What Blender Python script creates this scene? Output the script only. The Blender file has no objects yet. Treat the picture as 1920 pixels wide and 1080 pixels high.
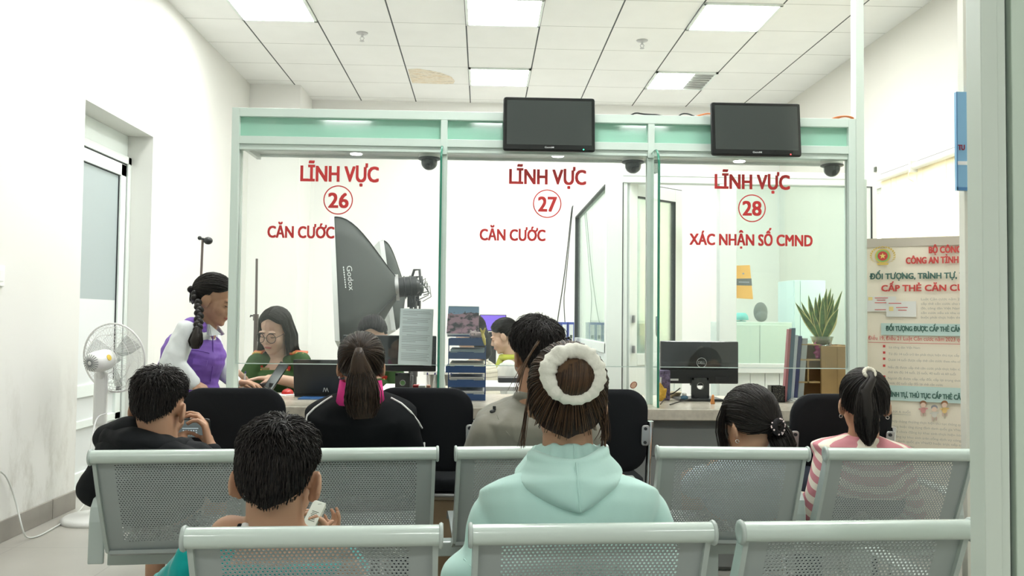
import bpy, math, random
import numpy as np
from mathutils import Vector, Matrix, noise
from mathutils.bvhtree import BVHTree

random.seed(7)
RNG = np.random.default_rng(7)
scene = bpy.context.scene
COL = scene.collection
PI = math.pi
V = Vector

# ------------------------------------------------------------------ camera, world, exposure
CAM_H = 1.15
FPX = 1620.0
cam_data = bpy.data.cameras.new('camera')
cam_data.sensor_width = 36.0
cam_data.lens = FPX / 1920.0 * 36.0
cam_data.clip_start = 0.05
cam = bpy.data.objects.new('camera', cam_data)
COL.objects.link(cam)
CAM_M = (Matrix.Rotation(-math.atan(55 / FPX), 4, 'Z') @ Matrix.Rotation(PI / 2 + math.atan(60 / FPX), 4, 'X')
         @ Matrix.Rotation(0.0105, 4, 'Z'))
cam.matrix_world = Matrix.Translation((0, 0, CAM_H)) @ CAM_M
scene.camera = cam

world = bpy.data.worlds.new('hall_daylight')
scene.world = world
world.use_nodes = True
world.node_tree.nodes['Background'].inputs[0].default_value = (0.95, 1.0, 0.97, 1)
world.node_tree.nodes['Background'].inputs[1].default_value = 0.32

scene.view_settings.view_transform = 'Standard'
scene.view_settings.look = 'None'
scene.view_settings.gamma = 1.0
scene.view_settings.use_curve_mapping = False
scene.view_settings.exposure = 0.72
try:
    scene.cycles.use_denoising = True
    scene.cycles.max_bounces = 8
    scene.cycles.transparent_max_bounces = 24
    scene.cycles.caustics_reflective = False
    scene.cycles.caustics_refractive = False
    scene.cycles.sample_clamp_indirect = 6.0
except Exception:
    pass
CEIL_Z = 3.55
PANEL_STRENGTH = 22.0          # the louvred ceiling panels
C0 = V((0, 0, CAM_H))

def ray(px, py):
    return (CAM_M.to_3x3() @ V(((px - 960) / FPX, -(py - 540) / FPX, -1.0))).normalized()
def P(px, py, Y):
    d = ray(px, py); return C0 + d * (Y / d.y)
def PZ(px, py, z):
    d = ray(px, py); return C0 + d * ((z - CAM_H) / d.z)
def PX(px, py, x):
    d = ray(px, py); return C0 + d * (x / d.x)

# ------------------------------------------------------------------ materials
MATS = {}
def mat(name, col, rough=0.5, metal=0.0, spec=0.5, bump=None, emit=None, var=None, coat=0.0, sheen=0.0, trans=None, sss=0.0):
    """principled material; bump=(scale, strength[, distance]); var=(scale, amount) mottles the base colour"""
    if name in MATS: return MATS[name]
    m = bpy.data.materials.new(name); m.use_nodes = True
    nt = m.node_tree; b = nt.nodes['Principled BSDF']
    c = (*col, 1)
    b.inputs['Base Color'].default_value = c
    b.inputs['Roughness'].default_value = rough
    b.inputs['Metallic'].default_value = metal
    b.inputs['Specular IOR Level'].default_value = spec
    if coat: b.inputs['Coat Weight'].default_value = coat
    if sheen: b.inputs['Sheen Weight'].default_value = sheen
    if sss:
        b.inputs['Subsurface Weight'].default_value = sss
        b.inputs['Subsurface Radius'].default_value = (0.01, 0.004, 0.002)
    if emit:
        b.inputs['Emission Color'].default_value = (*emit[0], 1); b.inputs['Emission Strength'].default_value = emit[1]
    tc = nt.nodes.new('ShaderNodeTexCoord')
    if var:
        n = nt.nodes.new('ShaderNodeTexNoise'); n.inputs['Scale'].default_value = var[0]; n.inputs['Detail'].default_value = 4
        nt.links.new(tc.outputs['Object'], n.inputs['Vector'])
        r = nt.nodes.new('ShaderNodeValToRGB')
        a = var[1]
        r.color_ramp.elements[0].position = 0.3; r.color_ramp.elements[1].position = 0.7
        r.color_ramp.elements[0].color = (*[x * (1 - a) for x in col], 1)
        r.color_ramp.elements[1].color = (*[min(1, x * (1 + a)) for x in col], 1)
        nt.links.new(n.outputs['Fac'], r.inputs['Fac']); nt.links.new(r.outputs['Color'], b.inputs['Base Color'])
    if bump:
        n = nt.nodes.new('ShaderNodeTexNoise'); n.inputs['Scale'].default_value = bump[0]; n.inputs['Detail'].default_value = 5
        nt.links.new(tc.outputs['Object'], n.inputs['Vector'])
        bp = nt.nodes.new('ShaderNodeBump'); bp.inputs['Strength'].default_value = bump[1]
        bp.inputs['Distance'].default_value = bump[2] if len(bump) > 2 else 0.002
        nt.links.new(n.outputs['Fac'], bp.inputs['Height']); nt.links.new(bp.outputs['Normal'], b.inputs['Normal'])
    MATS[name] = m
    return m

def glass_mat(name, tint, refl=1.0, haze=0.0, hazecol=(0.8, 0.95, 0.88), rough=0.0):
    m = bpy.data.materials.new(name); m.use_nodes = True
    nt = m.node_tree; nt.nodes.clear()
    out = nt.nodes.new('ShaderNodeOutputMaterial')
    tr = nt.nodes.new('ShaderNodeBsdfTransparent'); tr.inputs[0].default_value = (*tint, 1)
    gl = nt.nodes.new('ShaderNodeBsdfGlossy'); gl.inputs['Roughness'].default_value = rough
    gl.inputs['Color'].default_value = (0.95, 1, 0.97, 1)
    fr = nt.nodes.new('ShaderNodeFresnel'); fr.inputs[0].default_value = 1.5
    mu = nt.nodes.new('ShaderNodeMath'); mu.operation = 'MULTIPLY'; mu.inputs[1].default_value = refl
    nt.links.new(fr.outputs[0], mu.inputs[0])
    mx = nt.nodes.new('ShaderNodeMixShader')
    nt.links.new(mu.outputs[0], mx.inputs[0]); nt.links.new(tr.outputs[0], mx.inputs[1]); nt.links.new(gl.outputs[0], mx.inputs[2])
    last = mx
    if haze:
        df = nt.nodes.new('ShaderNodeBsdfDiffuse'); df.inputs[0].default_value = (*hazecol, 1)
        m2 = nt.nodes.new('ShaderNodeMixShader'); m2.inputs[0].default_value = haze
        nt.links.new(mx.outputs[0], m2.inputs[1]); nt.links.new(df.outputs[0], m2.inputs[2]); last = m2
    nt.links.new(last.outputs[0], out.inputs[0])
    MATS[name] = m
    return m

# ------------------------------------------------------------------ mesh building
class MB:
    def __init__(s): s.v = []; s.f = []; s.m = []; s.sm = []; s.mi = 0
    def add(s, vs, fs, smooth=False):
        o = len(s.v); s.v += [tuple(x) for x in vs]
        for f in fs:
            s.f.append(tuple(i + o for i in f)); s.m.append(s.mi); s.sm.append(smooth)
        return s
    def box(s, c, size, R=None):
        c = V(c); x, y, z = [a / 2 for a in size]
        vs = [V((sx * x, sy * y, sz * z)) for sx in (-1, 1) for sy in (-1, 1) for sz in (-1, 1)]
        if R is not None: vs = [R @ v for v in vs]
        vs = [v + c for v in vs]
        return s.add(vs, [(0, 1, 3, 2), (4, 6, 7, 5), (0, 4, 5, 1), (2, 3, 7, 6), (0, 2, 6, 4), (1, 5, 7, 3)])
    def bar(s, lo, hi):
        lo = V(lo); hi = V(hi)
        return s.box((lo + hi) / 2, [abs(a) for a in (hi - lo)])
    def quadslab(s, p, n, t):
        """slab: polygon p (list of points) extruded by n*t"""
        p = [V(a) for a in p]; k = len(p); q = [a + V(n) * t for a in p]
        fs = [tuple(range(k - 1, -1, -1)), tuple(range(k, 2 * k))] + [(i, (i + 1) % k, k + (i + 1) % k, k + i) for i in range(k)]
        return s.add(p + q, fs)
    def cyl(s, a, b, r1, r2=None, seg=16, caps=True, smooth=True):
        a = V(a); b = V(b); r2 = r1 if r2 is None else r2
        z = (b - a).normalized(); x = z.orthogonal().normalized(); y = z.cross(x)
        vs = []
        for p, r in ((a, r1), (b, r2)):
            vs += [p + (x * math.cos(t) + y * math.sin(t)) * r for t in [2 * PI * i / seg for i in range(seg)]]
        s.add(vs, [(i, (i + 1) % seg, seg + (i + 1) % seg, seg + i) for i in range(seg)], smooth)
        if caps:
            s.add(vs[:seg], [tuple(range(seg - 1, -1, -1))]); s.add(vs[seg:], [tuple(range(seg))])
        return s
    def tube(s, pts, r, seg=8, closed=False, smooth=True):
        pts = [V(p) for p in pts]; n = len(pts)
        rs = r if isinstance(r, (list, tuple)) else [r] * n
        x = None; vs = []
        for i, p in enumerate(pts):
            if closed: t = pts[(i + 1) % n] - pts[i - 1]
            else: t = pts[min(i + 1, n - 1)] - pts[max(i - 1, 0)]
            t = t.normalized() if t.length > 1e-9 else V((0, 0, 1))
            if x is None: x = t.orthogonal().normalized()
            x = (x - t * x.dot(t)); x = x.normalized() if x.length > 1e-6 else t.orthogonal().normalized()
            y = t.cross(x)
            vs += [p + (x * math.cos(a) + y * math.sin(a)) * rs[i] for a in [2 * PI * k / seg for k in range(seg)]]
        fs = []
        for i in range(n if closed else n - 1):
            j = (i + 1) % n
            fs += [(i * seg + k, i * seg + (k + 1) % seg, j * seg + (k + 1) % seg, j * seg + k) for k in range(seg)]
        s.add(vs, fs, smooth)
        if not closed:
            s.add(vs[:seg], [tuple(range(seg - 1, -1, -1))]); s.add(vs[-seg:], [tuple(range(seg))])
        return s
    def ell(s, c, r, R=None, seg=20, rings=12):
        c = V(c); r = (r, r, r) if isinstance(r, (int, float)) else r
        vs = [V((0, 0, r[2]))]
        for i in range(1, rings):
            p = PI * i / rings
            for k in range(seg):
                t = 2 * PI * k / seg
                vs.append(V((r[0] * math.sin(p) * math.cos(t), r[1] * math.sin(p) * math.sin(t), r[2] * math.cos(p))))
        vs.append(V((0, 0, -r[2])))
        if R is not None: vs = [R @ v for v in vs]
        vs = [v + c for v in vs]; L = len(vs) - 1
        fs = [(0, 1 + k, 1 + (k + 1) % seg) for k in range(seg)]
        for i in range(rings - 2):
            a = 1 + i * seg; b = a + seg
            fs += [(a + k, b + k, b + (k + 1) % seg, a + (k + 1) % seg) for k in range(seg)]
        a = 1 + (rings - 2) * seg
        fs += [(a + (k + 1) % seg, a + k, L) for k in range(seg)]
        return s.add(vs, fs, True)
    def lathe(s, prof, c=(0, 0, 0), axis=(0, 0, 1), seg=28, smooth=True):
        c = V(c); z = V(axis).normalized(); x = z.orthogonal().normalized(); y = z.cross(x); vs = []
        for r, h in prof:
            vs += [c + z * h + (x * math.cos(a) + y * math.sin(a)) * max(r, 1e-5) for a in [2 * PI * k / seg for k in range(seg)]]
        fs = []
        for i in range(len(prof) - 1):
            fs += [(i * seg + k, i * seg + (k + 1) % seg, (i + 1) * seg + (k + 1) % seg, (i + 1) * seg + k) for k in range(seg)]
        return s.add(vs, fs, smooth)
    def torus(s, c, R_, r, axis=(0, 0, 1), seg=36, sec=10, sx=1.0, sy=1.0):
        z = V(axis).normalized(); x = z.orthogonal().normalized(); y = z.cross(x)
        return s.tube([V(c) + (x * math.cos(a) * sx + y * math.sin(a) * sy) * R_ for a in [2 * PI * k / seg for k in range(seg)]], r, sec, True)
    def capsule(s, a, b, ra, rb, seg=18):
        a = V(a); b = V(b); d = b - a
        if d.length < 1e-6: return s.ell(a, ra)
        z = d.normalized(); pr = []
        for i in range(7):
            t = -PI / 2 + (PI / 2) * i / 6; pr.append((ra * math.cos(t), ra * math.sin(t)))
        for i in range(7):
            t = (PI / 2) * i / 6; pr.append((rb * math.cos(t), d.length + rb * math.sin(t)))
        return s.lathe(pr, a, z, seg)
    def chain(s, pts, rs):
        for i in range(len(pts) - 1): s.capsule(pts[i], pts[i + 1], rs[i], rs[i + 1])
        return s
    def loft(s, cs, rads, lat, seg=28, fwd=None):
        """rings at centres cs with radii (r_lateral, r_depth), lateral axis lat"""
        cs = [V(c) for c in cs]; lat = V(lat).normalized(); n = len(cs); vs = []
        for i in range(n):
            t = (cs[min(i + 1, n - 1)] - cs[max(i - 1, 0)]).normalized()
            x = (lat - t * lat.dot(t)).normalized(); y = t.cross(x)
            vs += [cs[i] + x * math.cos(a) * rads[i][0] + y * math.sin(a) * rads[i][1] for a in [2 * PI * k / seg for k in range(seg)]]
        fs = []
        for i in range(n - 1):
            fs += [(i * seg + k, i * seg + (k + 1) % seg, (i + 1) * seg + (k + 1) % seg, (i + 1) * seg + k) for k in range(seg)]
        fs += [tuple(range(seg - 1, -1, -1)), tuple(range((n - 1) * seg, n * seg))]
        return s.add(vs, fs, True)

def world_loc(o):
    v = V((0, 0, 0))
    while o is not None: v += o.location; o = o.parent
    return v

def tag(o, label=None, cat=None, group=None, kind=None):
    if label: o['label'] = label
    if cat: o['category'] = cat
    if group: o['group'] = group
    if kind: o['kind'] = kind
    return o

def thing(name, label, cat, loc=(0, 0, 0), group=None, rz=0):
    o = bpy.data.objects.new(name, None); o.empty_display_size = 0.05
    o.location = loc; o.rotation_euler = (0, 0, rz); COL.objects.link(o)
    return tag(o, label, cat, group)

def obj(name, mb, mats, parent=None, bevel=0, local=False, smooth_all=None, label=None):
    """MB -> one mesh object; verts are world coordinates unless local (then in the parent's frame)"""
    me = bpy.data.meshes.new(name)
    vs = mb.v
    off = V((0, 0, 0))
    if parent is not None and not local: off = world_loc(parent)
    if off.length: vs = [(a[0] - off.x, a[1] - off.y, a[2] - off.z) for a in vs]
    me.from_pydata(vs, [], mb.f)
    for m in (mats if isinstance(mats, (list, tuple)) else [mats]): me.materials.append(m)
    me.polygons.foreach_set('material_index', mb.m)
    me.polygons.foreach_set('use_smooth', [bool(a) if smooth_all is None else smooth_all for a in mb.sm])
    me.validate(); me.update()
    o = bpy.data.objects.new(name, me); COL.objects.link(o)
    if parent is not None: o.parent = parent
    if bevel:
        b = o.modifiers.new('bevel', 'BEVEL'); b.width = bevel; b.segments = 2; b.limit_method = 'ANGLE'; b.angle_limit = math.radians(40)
    if label: o['label'] = label
    return o

def struct(name, mb, mats, bevel=0, parent=None):
    o = obj(name, mb, mats, parent, bevel)
    if parent is None: o['kind'] = 'structure'
    return o

def centre(o):
    """moves a lone mesh's origin to its base so that it sits where it stands"""
    me = o.data; n = len(me.vertices); a = np.empty(n * 3); me.vertices.foreach_get('co', a); a = a.reshape(-1, 3)
    c = np.array([(a[:, 0].min() + a[:, 0].max()) / 2, (a[:, 1].min() + a[:, 1].max()) / 2, a[:, 2].min()])
    me.vertices.foreach_set('co', (a - c).ravel()); o.location = c; me.update()
    return o

def copy_tree(o, parent=None):
    c = o.copy(); COL.objects.link(c)
    if parent is not None: c.parent = parent
    for ch in list(o.children): copy_tree(ch, c)
    return c

def blob(name, mb, mats, parent, voxel=0.006, smooth=4, disp=None, label=None, cut=None):
    """union of overlapping closed shapes as one continuous smooth surface; disp(co, no) -> offset along the normal"""
    o = obj(name, mb, mats, parent)
    r = o.modifiers.new('r', 'REMESH'); r.mode = 'VOXEL'; r.voxel_size = voxel; r.use_smooth_shade = True
    if smooth:
        sm = o.modifiers.new('s', 'SMOOTH'); sm.factor = 0.5; sm.iterations = smooth
    dg = bpy.context.evaluated_depsgraph_get()
    me = bpy.data.meshes.new_from_object(o.evaluated_get(dg), depsgraph=dg)
    o.modifiers.clear(); old = o.data; o.data = me; bpy.data.meshes.remove(old); me.name = name
    if disp is not None:
        n = len(me.vertices); a = np.empty(n * 3); b = np.empty(n * 3)
        me.vertices.foreach_get('co', a); me.vertices.foreach_get('normal', b)
        a = a.reshape(-1, 3); b = b.reshape(-1, 3); off = np.array(world_loc(o))
        d = np.array([disp(V(p + off), V(q)) for p, q in zip(a, b)])
        me.vertices.foreach_set('co', (a + b * d[:, None]).ravel())
    if cut is not None:
        import bmesh
        bm = bmesh.new(); bm.from_mesh(me); off = world_loc(o)
        for p, nn in cut:
            bmesh.ops.bisect_plane(bm, geom=bm.verts[:] + bm.edges[:] + bm.faces[:], plane_co=V(p) - off, plane_no=V(nn), clear_outer=True)
        bm.to_mesh(me); bm.free()
    me.polygons.foreach_set('use_smooth', [True] * len(me.polygons)); me.update()
    if label: o['label'] = label
    return o

def folds(amp, scale, squash=(1, 1, 1), seed=0.0):
    s = V((seed, seed * 1.7, seed * 0.6))
    def f(p, n):
        q = V((p.x * scale * squash[0], p.y * scale * squash[1], p.z * scale * squash[2])) + s
        a = noise.noise(q); b = noise.noise(q * 2.1)
        return amp * ((1 - abs(a) * 2) * 0.6 + b * 0.4)
    return f

def text_mesh(body, size, mb, origin, xdir, zdir, bold=0.0, sx=1.0, align='LEFT', depth=0.0006, gap=0.0, space=1.0):
    """adds lettering to mb: baseline origin, xdir along the line, zdir up; returns width"""
    cu = bpy.data.curves.new('t', 'FONT'); cu.body = body; cu.size = size; cu.align_x = align
    cu.offset = bold * size; cu.extrude = depth / 2; cu.resolution_u = 3; cu.space_character = space
    o = bpy.data.objects.new('t', cu); COL.objects.link(o)
    dg = bpy.context.evaluated_depsgraph_get(); me = bpy.data.meshes.new_from_object(o.evaluated_get(dg), depsgraph=dg)
    X = V(xdir).normalized(); Z = V(zdir).normalized(); N = X.cross(Z)
    vs = [V(origin) + X * v.co.x * sx + Z * v.co.y + N * (v.co.z + gap) for v in me.vertices]
    mb.add(vs, [tuple(p.vertices) for p in me.polygons])
    w = max([v.co.x for v in me.vertices] or [0]) * sx
    bpy.data.objects.remove(o); bpy.data.curves.remove(cu); bpy.data.meshes.remove(me)
    return w

def text_fit(body, mb, origin, xdir, zdir, width, height, bold=0.0, depth=0.0006, gap=0.0, heavy=0.0):
    """lettering stretched to a given width and cap height"""
    t = MB(); HORN = {'Ơ': 'O', 'Ờ': 'Ò', 'Ớ': 'Ó', 'Ở': 'Ỏ', 'Ỡ': 'Õ', 'Ợ': 'Ọ', 'ơ': 'o', 'ờ': 'ò', 'ớ': 'ó', 'ở': 'ỏ', 'ỡ': 'õ', 'ợ': 'ọ'}
    plain = ''.join(HORN.get(ch, ch) for ch in body)
    text_mesh(plain, 1.0, t, (0, 0, 0), (1, 0, 0), (0, 0, 1), bold)
    for i, ch in enumerate(body):                    # the horn of O-horn is drawn on its own
        if ch in HORN:
            q = MB(); text_mesh(plain[:i] + ('O' if ch.isupper() else 'o'), 1.0, q, (0, 0, 0), (1, 0, 0), (0, 0, 1), bold)
            xr_ = max(v[0] for v in q.v); h_ = 0.73 if ch.isupper() else 0.55
            pts = [(-0.10, h_ - 0.10), (-0.01, h_ - 0.075), (0.02, h_ - 0.02), (0.015, h_ + 0.06), (0.085, h_ + 0.06), (0.09, h_ - 0.03), (0.04, h_ - 0.12), (-0.06, h_ - 0.16)]
            t.add([(xr_ + a, 0.0003, b) for a, b in pts], [tuple(range(len(pts) - 1, -1, -1))])
    cap = MB(); text_mesh('H', 1.0, cap, (0, 0, 0), (1, 0, 0), (0, 0, 1), bold)
    ch = max(v[2] for v in cap.v) - min(v[2] for v in cap.v)
    x0 = min(v[0] for v in t.v); x1 = max(v[0] for v in t.v)
    kx = width / (x1 - x0); kz = height / ch
    X = V(xdir).normalized(); Z = V(zdir).normalized(); N = X.cross(Z)
    ys = [v[1] for v in t.v]; ymin, ymax = min(ys), max(ys); 
    vs = [V(origin) + X * (v[0] - x0) * kx + Z * v[2] * kz + N * ((1 if v[1] > (ymin + ymax) / 2 else 0) * -depth + gap) for v in t.v]
    if not heavy: mb.add(vs, t.f); return
    for i, (ox, oz) in enumerate(((-1, -1), (1, -1), (-1, 1), (1, 1), (0, 0))):      # thicker strokes
        mb.add([v + X * ox * heavy * height + Z * oz * heavy * height * 0.7 + N * 0.00016 * i for v in vs], t.f)
# ------------------------------------------------------------------ shared materials
RED = mat('red_lettering', (0.62, 0.035, 0.035), 0.45)
WHITE_ALU = mat('white_aluminium', (0.80, 0.86, 0.82), 0.32, spec=0.5)
GREEN_ALU = mat('pale_green_aluminium', (0.72, 0.84, 0.77), 0.3)
GREY_ALU = mat('grey_green_aluminium', (0.61, 0.69, 0.615), 0.35)
GASKET = mat('dark_gasket', (0.02, 0.022, 0.025), 0.6)
CHROME = mat('chrome', (0.75, 0.76, 0.76), 0.14, 1.0)
STEEL = mat('brushed_steel', (0.5, 0.5, 0.5), 0.35, 0.9)
BLACKP = mat('black_plastic', (0.018, 0.02, 0.021), 0.38)
BLACKG = mat('black_gloss', (0.012, 0.014, 0.015), 0.12, coat=0.3)
PAPER = mat('paper', (0.85, 0.86, 0.85), 0.8)
INK = mat('faint_ink', (0.32, 0.36, 0.38), 0.8)
WHITEP = mat('white_plastic', (0.82, 0.83, 0.80), 0.3)
GLASS = glass_mat('clear_glass', (0.985, 0.997, 0.99), 0.8, 0.012)
GLASS_G = glass_mat('green_tinted_glass', (0.90, 0.965, 0.93), 0.7, 0.07, (0.85, 0.97, 0.91))
GLASS_EDGE = mat('glass_edge', (0.03, 0.22, 0.14), 0.15)
WOOD = mat('light_wood', (0.42, 0.27, 0.11), 0.5, var=(6, 0.15))

def wall_mat(name, col, dirt=0.0):
    m = mat(name, col, 0.75, bump=(90, 0.08, 0.001))
    if dirt:
        nt = m.node_tree; b = nt.nodes['Principled BSDF']
        geo = nt.nodes.new('ShaderNodeNewGeometry'); sx = nt.nodes.new('ShaderNodeSeparateXYZ'); nt.links.new(geo.outputs['Position'], sx.inputs[0])
        mr = nt.nodes.new('ShaderNodeMapRange'); mr.inputs[1].default_value = 1.0; mr.inputs[2].default_value = 0.25
        nt.links.new(sx.outputs['Z'], mr.inputs[0])
        mp = nt.nodes.new('ShaderNodeMapping'); mp.inputs['Scale'].default_value = (1, 3.2, 1.5); nt.links.new(geo.outputs['Position'], mp.inputs[0])
        n = nt.nodes.new('ShaderNodeTexNoise'); n.inputs['Scale'].default_value = 2.2; n.inputs['Detail'].default_value = 8; n.inputs['Roughness'].default_value = 0.7
        nt.links.new(mp.outputs[0], n.inputs['Vector'])
        r = nt.nodes.new('ShaderNodeValToRGB'); r.color_ramp.elements[0].position = 0.5; r.color_ramp.elements[1].position = 0.75
        nt.links.new(n.outputs['Fac'], r.inputs[0])
        mu = nt.nodes.new('ShaderNodeMath'); mu.operation = 'MULTIPLY'; nt.links.new(r.outputs[0], mu.inputs[0]); nt.links.new(mr.outputs[0], mu.inputs[1])
        m2 = nt.nodes.new('ShaderNodeMath'); m2.operation = 'MULTIPLY'; m2.inputs[1].default_value = dirt; nt.links.new(mu.outputs[0], m2.inputs[0])
        mx = nt.nodes.new('ShaderNodeMixRGB'); mx.inputs[1].default_value = (*col, 1); mx.inputs[2].default_value = (0.30, 0.27, 0.20, 1)
        nt.links.new(m2.outputs[0], mx.inputs[0]); nt.links.new(mx.outputs[0], b.inputs['Base Color'])
    return m
WALL = wall_mat('wall_paint', (0.87, 0.865, 0.835))
WALL_D = wall_mat('scuffed_wall_paint', (0.73, 0.73, 0.69), 0.55)
WALL_C = wall_mat('cream_wall_paint', (0.70, 0.685, 0.63))

def grid_mat(name, col, ox, oy, px, py, lx, ly, wx, wy, rough, spec=0.5, var=0.0):
    """tiled surface: lines lx every px in X (width wx), lines ly every py in Y"""
    m = bpy.data.materials.new(name); m.use_nodes = True; nt = m.node_tree; b = nt.nodes['Principled BSDF']
    b.inputs['Roughness'].default_value = rough; b.inputs['Specular IOR Level'].default_value = spec
    geo = nt.nodes.new('ShaderNodeNewGeometry'); s = nt.nodes.new('ShaderNodeSeparateXYZ'); nt.links.new(geo.outputs['Position'], s.inputs[0])
    def line(out, o, p, w):
        a = nt.nodes.new('ShaderNodeMath'); a.operation = 'SUBTRACT'; a.inputs[1].default_value = o - w / 2; nt.links.new(out, a.inputs[0])
        f = nt.nodes.new('ShaderNodeMath'); f.operation = 'FLOORED_MODULO'; f.inputs[1].default_value = p; nt.links.new(a.outputs[0], f.inputs[0])
        l = nt.nodes.new('ShaderNodeMath'); l.operation = 'LESS_THAN'; l.inputs[1].default_value = w; nt.links.new(f.outputs[0], l.inputs[0]); return l
    a = line(s.outputs['X'], ox, px, wx); c = line(s.outputs['Y'], oy, py, wy)
    n = nt.nodes.new('ShaderNodeTexNoise'); n.inputs['Scale'].default_value = 3; n.inputs['Detail'].default_value = 6
    nt.links.new(geo.outputs['Position'], n.inputs['Vector'])
    r = nt.nodes.new('ShaderNodeValToRGB'); r.color_ramp.elements[0].color = (*[x * (1 - var) for x in col], 1); r.color_ramp.elements[1].color = (*[min(1, x * (1 + var)) for x in col], 1)
    r.color_ramp.elements[0].position = 0.3; r.color_ramp.elements[1].position = 0.7; nt.links.new(n.outputs['Fac'], r.inputs[0])
    m1 = nt.nodes.new('ShaderNodeMixRGB'); nt.links.new(c.outputs[0], m1.inputs[0]); nt.links.new(r.outputs[0], m1.inputs[1]); m1.inputs[2].default_value = (*ly, 1)
    m2 = nt.nodes.new('ShaderNodeMixRGB'); nt.links.new(a.outputs[0], m2.inputs[0]); nt.links.new(m1.outputs[0], m2.inputs[1]); m2.inputs[2].default_value = (*lx, 1)
    nt.links.new(m2.outputs[0], b.inputs['Base Color']); return m

# ------------------------------------------------------------------ room shell
XL, XR, YB, YN = -2.42, 3.30, 9.50, -4.0
DY0, DY1, DZ, DREC = 5.28, 6.36, 2.46, 0.19           # door recess in the left wall
FLOOR = grid_mat('floor_tiles', (0.40, 0.385, 0.345), 0.1, 0.2, 0.6, 0.6, (0.28, 0.27, 0.25), (0.28, 0.27, 0.25), 0.004, 0.004, 0.28, var=0.05)
CEIL = grid_mat('ceiling_tiles', (0.90, 0.905, 0.885), -0.16, 6.35, 0.6, 0.6, (0.10, 0.11, 0.11), (0.42, 0.42, 0.40), 0.012, 0.006, 0.85, 0.2, 0.02)
m = MB(); m.bar((-2.9, YN, -0.1), (3.6, YB + 0.2, 0)); struct('floor', m, FLOOR)
m = MB(); m.bar((-2.9, YN, CEIL_Z), (3.6, YB + 0.2, CEIL_Z + 0.1)); ceil = struct('ceiling', m, CEIL)
m = MB()
m.bar((XL - 0.25, YN, 0), (XL, DY0, CEIL_Z)); m.bar((XL - 0.25, DY1, 0), (XL, YB, CEIL_Z)); m.bar((XL - 0.25, DY0, DZ), (XL, DY1, CEIL_Z))
m.bar((XL - 0.30, DY0, 0), (XL - 0.25, DY1, DZ))
struct('wall_left', m, WALL_D)
m = MB(); m.bar((XL - 0.3, YB, 0), (XR + 0.25, YB + 0.2, CEIL_Z)); m.bar((XL, 8.9, 0), (-1.9, YB, CEIL_Z)); struct('wall_back', m, WALL)
# right wall with the window opening behind the blind
WY0, WY1, WZ0, WZ1 = 5.2, 7.45, 0.9, 2.30
m = MB()
m.bar((XR, YN, 0), (XR + 0.25, WY0, CEIL_Z)); m.bar((XR, WY1, 0), (XR + 0.25, YB, CEIL_Z))
m.bar((XR, WY0, 0), (XR + 0.25, WY1, WZ0)); m.bar((XR, WY0, WZ1), (XR + 0.25, WY1, CEIL_Z))
struct('wall_right', m, WALL_C)
SKIRT = mat('grey_skirting_tile', (0.27, 0.25, 0.22), 0.35, var=(5, 0.12))
m = MB(); y = YN
while y < DY0: m.bar((XL, y + 0.002, 0), (XL + 0.012, min(y + 0.6, DY0) - 0.002, 0.11)); y += 0.6
struct('baseboard_left', m, SKIRT, 0.003)

# ceiling water stain
STAIN = mat('water_stain', (0.62, 0.47, 0.28), 0.9)
nt = STAIN.node_tree; b = nt.nodes['Principled BSDF']
g = nt.nodes.new('ShaderNodeNewGeometry'); mp = nt.nodes.new('ShaderNodeMapping'); mp.inputs['Scale'].default_value = (6, 20, 1)
n = nt.nodes.new('ShaderNodeTexNoise'); n.inputs['Scale'].default_value = 1.6; n.inputs['Detail'].default_value = 9; n.inputs['Roughness'].default_value = 0.75
r = nt.nodes.new('ShaderNodeValToRGB')
for i, (p_, c_) in enumerate([(0.30, (0.30, 0.22, 0.13)), (0.47, (0.86, 0.80, 0.68)), (0.66, (0.66, 0.50, 0.30))]):
    e = r.color_ramp.elements[i] if i < 2 else r.color_ramp.elements.new(p_)
    e.position = p_; e.color = (*c_, 1)
nt.links.new(g.outputs['Position'], mp.inputs[0]); nt.links.new(mp.outputs[0], n.inputs['Vector']); nt.links.new(n.outputs['Fac'], r.inputs[0]); nt.links.new(r.outputs[0], b.inputs['Base Color'])
m = MB()
pts = [(765, 130), (783, 129), (805, 132), (828, 137), (846, 144), (853, 152), (850, 157), (838, 158), (800, 157), (773, 156), (768, 143)]
q = [PZ(a, b_, CEIL_Z - 0.002) for a, b_ in pts]
m.quadslab(q, (0, 0, 1), 0.0015)
obj('water_stain', m, STAIN, ceil, label='brown water stain on one ceiling tile')

# window and roller blind on the right wall
BLIND = bpy.data.materials.new('cream_blind_fabric'); BLIND.use_nodes = True
nt = BLIND.node_tree; b = nt.nodes['Principled BSDF']; b.inputs['Base Color'].default_value = (0.88, 0.84, 0.70, 1); b.inputs['Roughness'].default_value = 0.8
tl = nt.nodes.new('ShaderNodeBsdfTranslucent'); tl.inputs[0].default_value = (0.9, 0.85, 0.70, 1); mx = nt.nodes.new('ShaderNodeMixShader'); mx.inputs[0].default_value = 0.55
nt.links.new(b.outputs[0], mx.inputs[1]); nt.links.new(tl.outputs[0], mx.inputs[2]); nt.links.new(mx.outputs[0], nt.nodes['Material Output'].inputs[0])
m = MB()
fr = 0.05
m.bar((XR + 0.06, WY0, WZ0), (XR + 0.13, WY1, WZ0 + fr)); m.bar((XR + 0.06, WY0, WZ1 - fr), (XR + 0.13, WY1, WZ1))
for yy in (WY0, (WY0 + WY1) / 2 - fr / 2, WY1 - fr): m.bar((XR + 0.06, yy, WZ0), (XR + 0.13, yy + fr, WZ1))
w1 = struct('window_1', m, WHITE_ALU, 0.003)
m = MB(); m.bar((XR + 0.09, WY0 + fr, WZ0 + fr), (XR + 0.098, WY1 - fr, WZ1 - fr))
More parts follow.
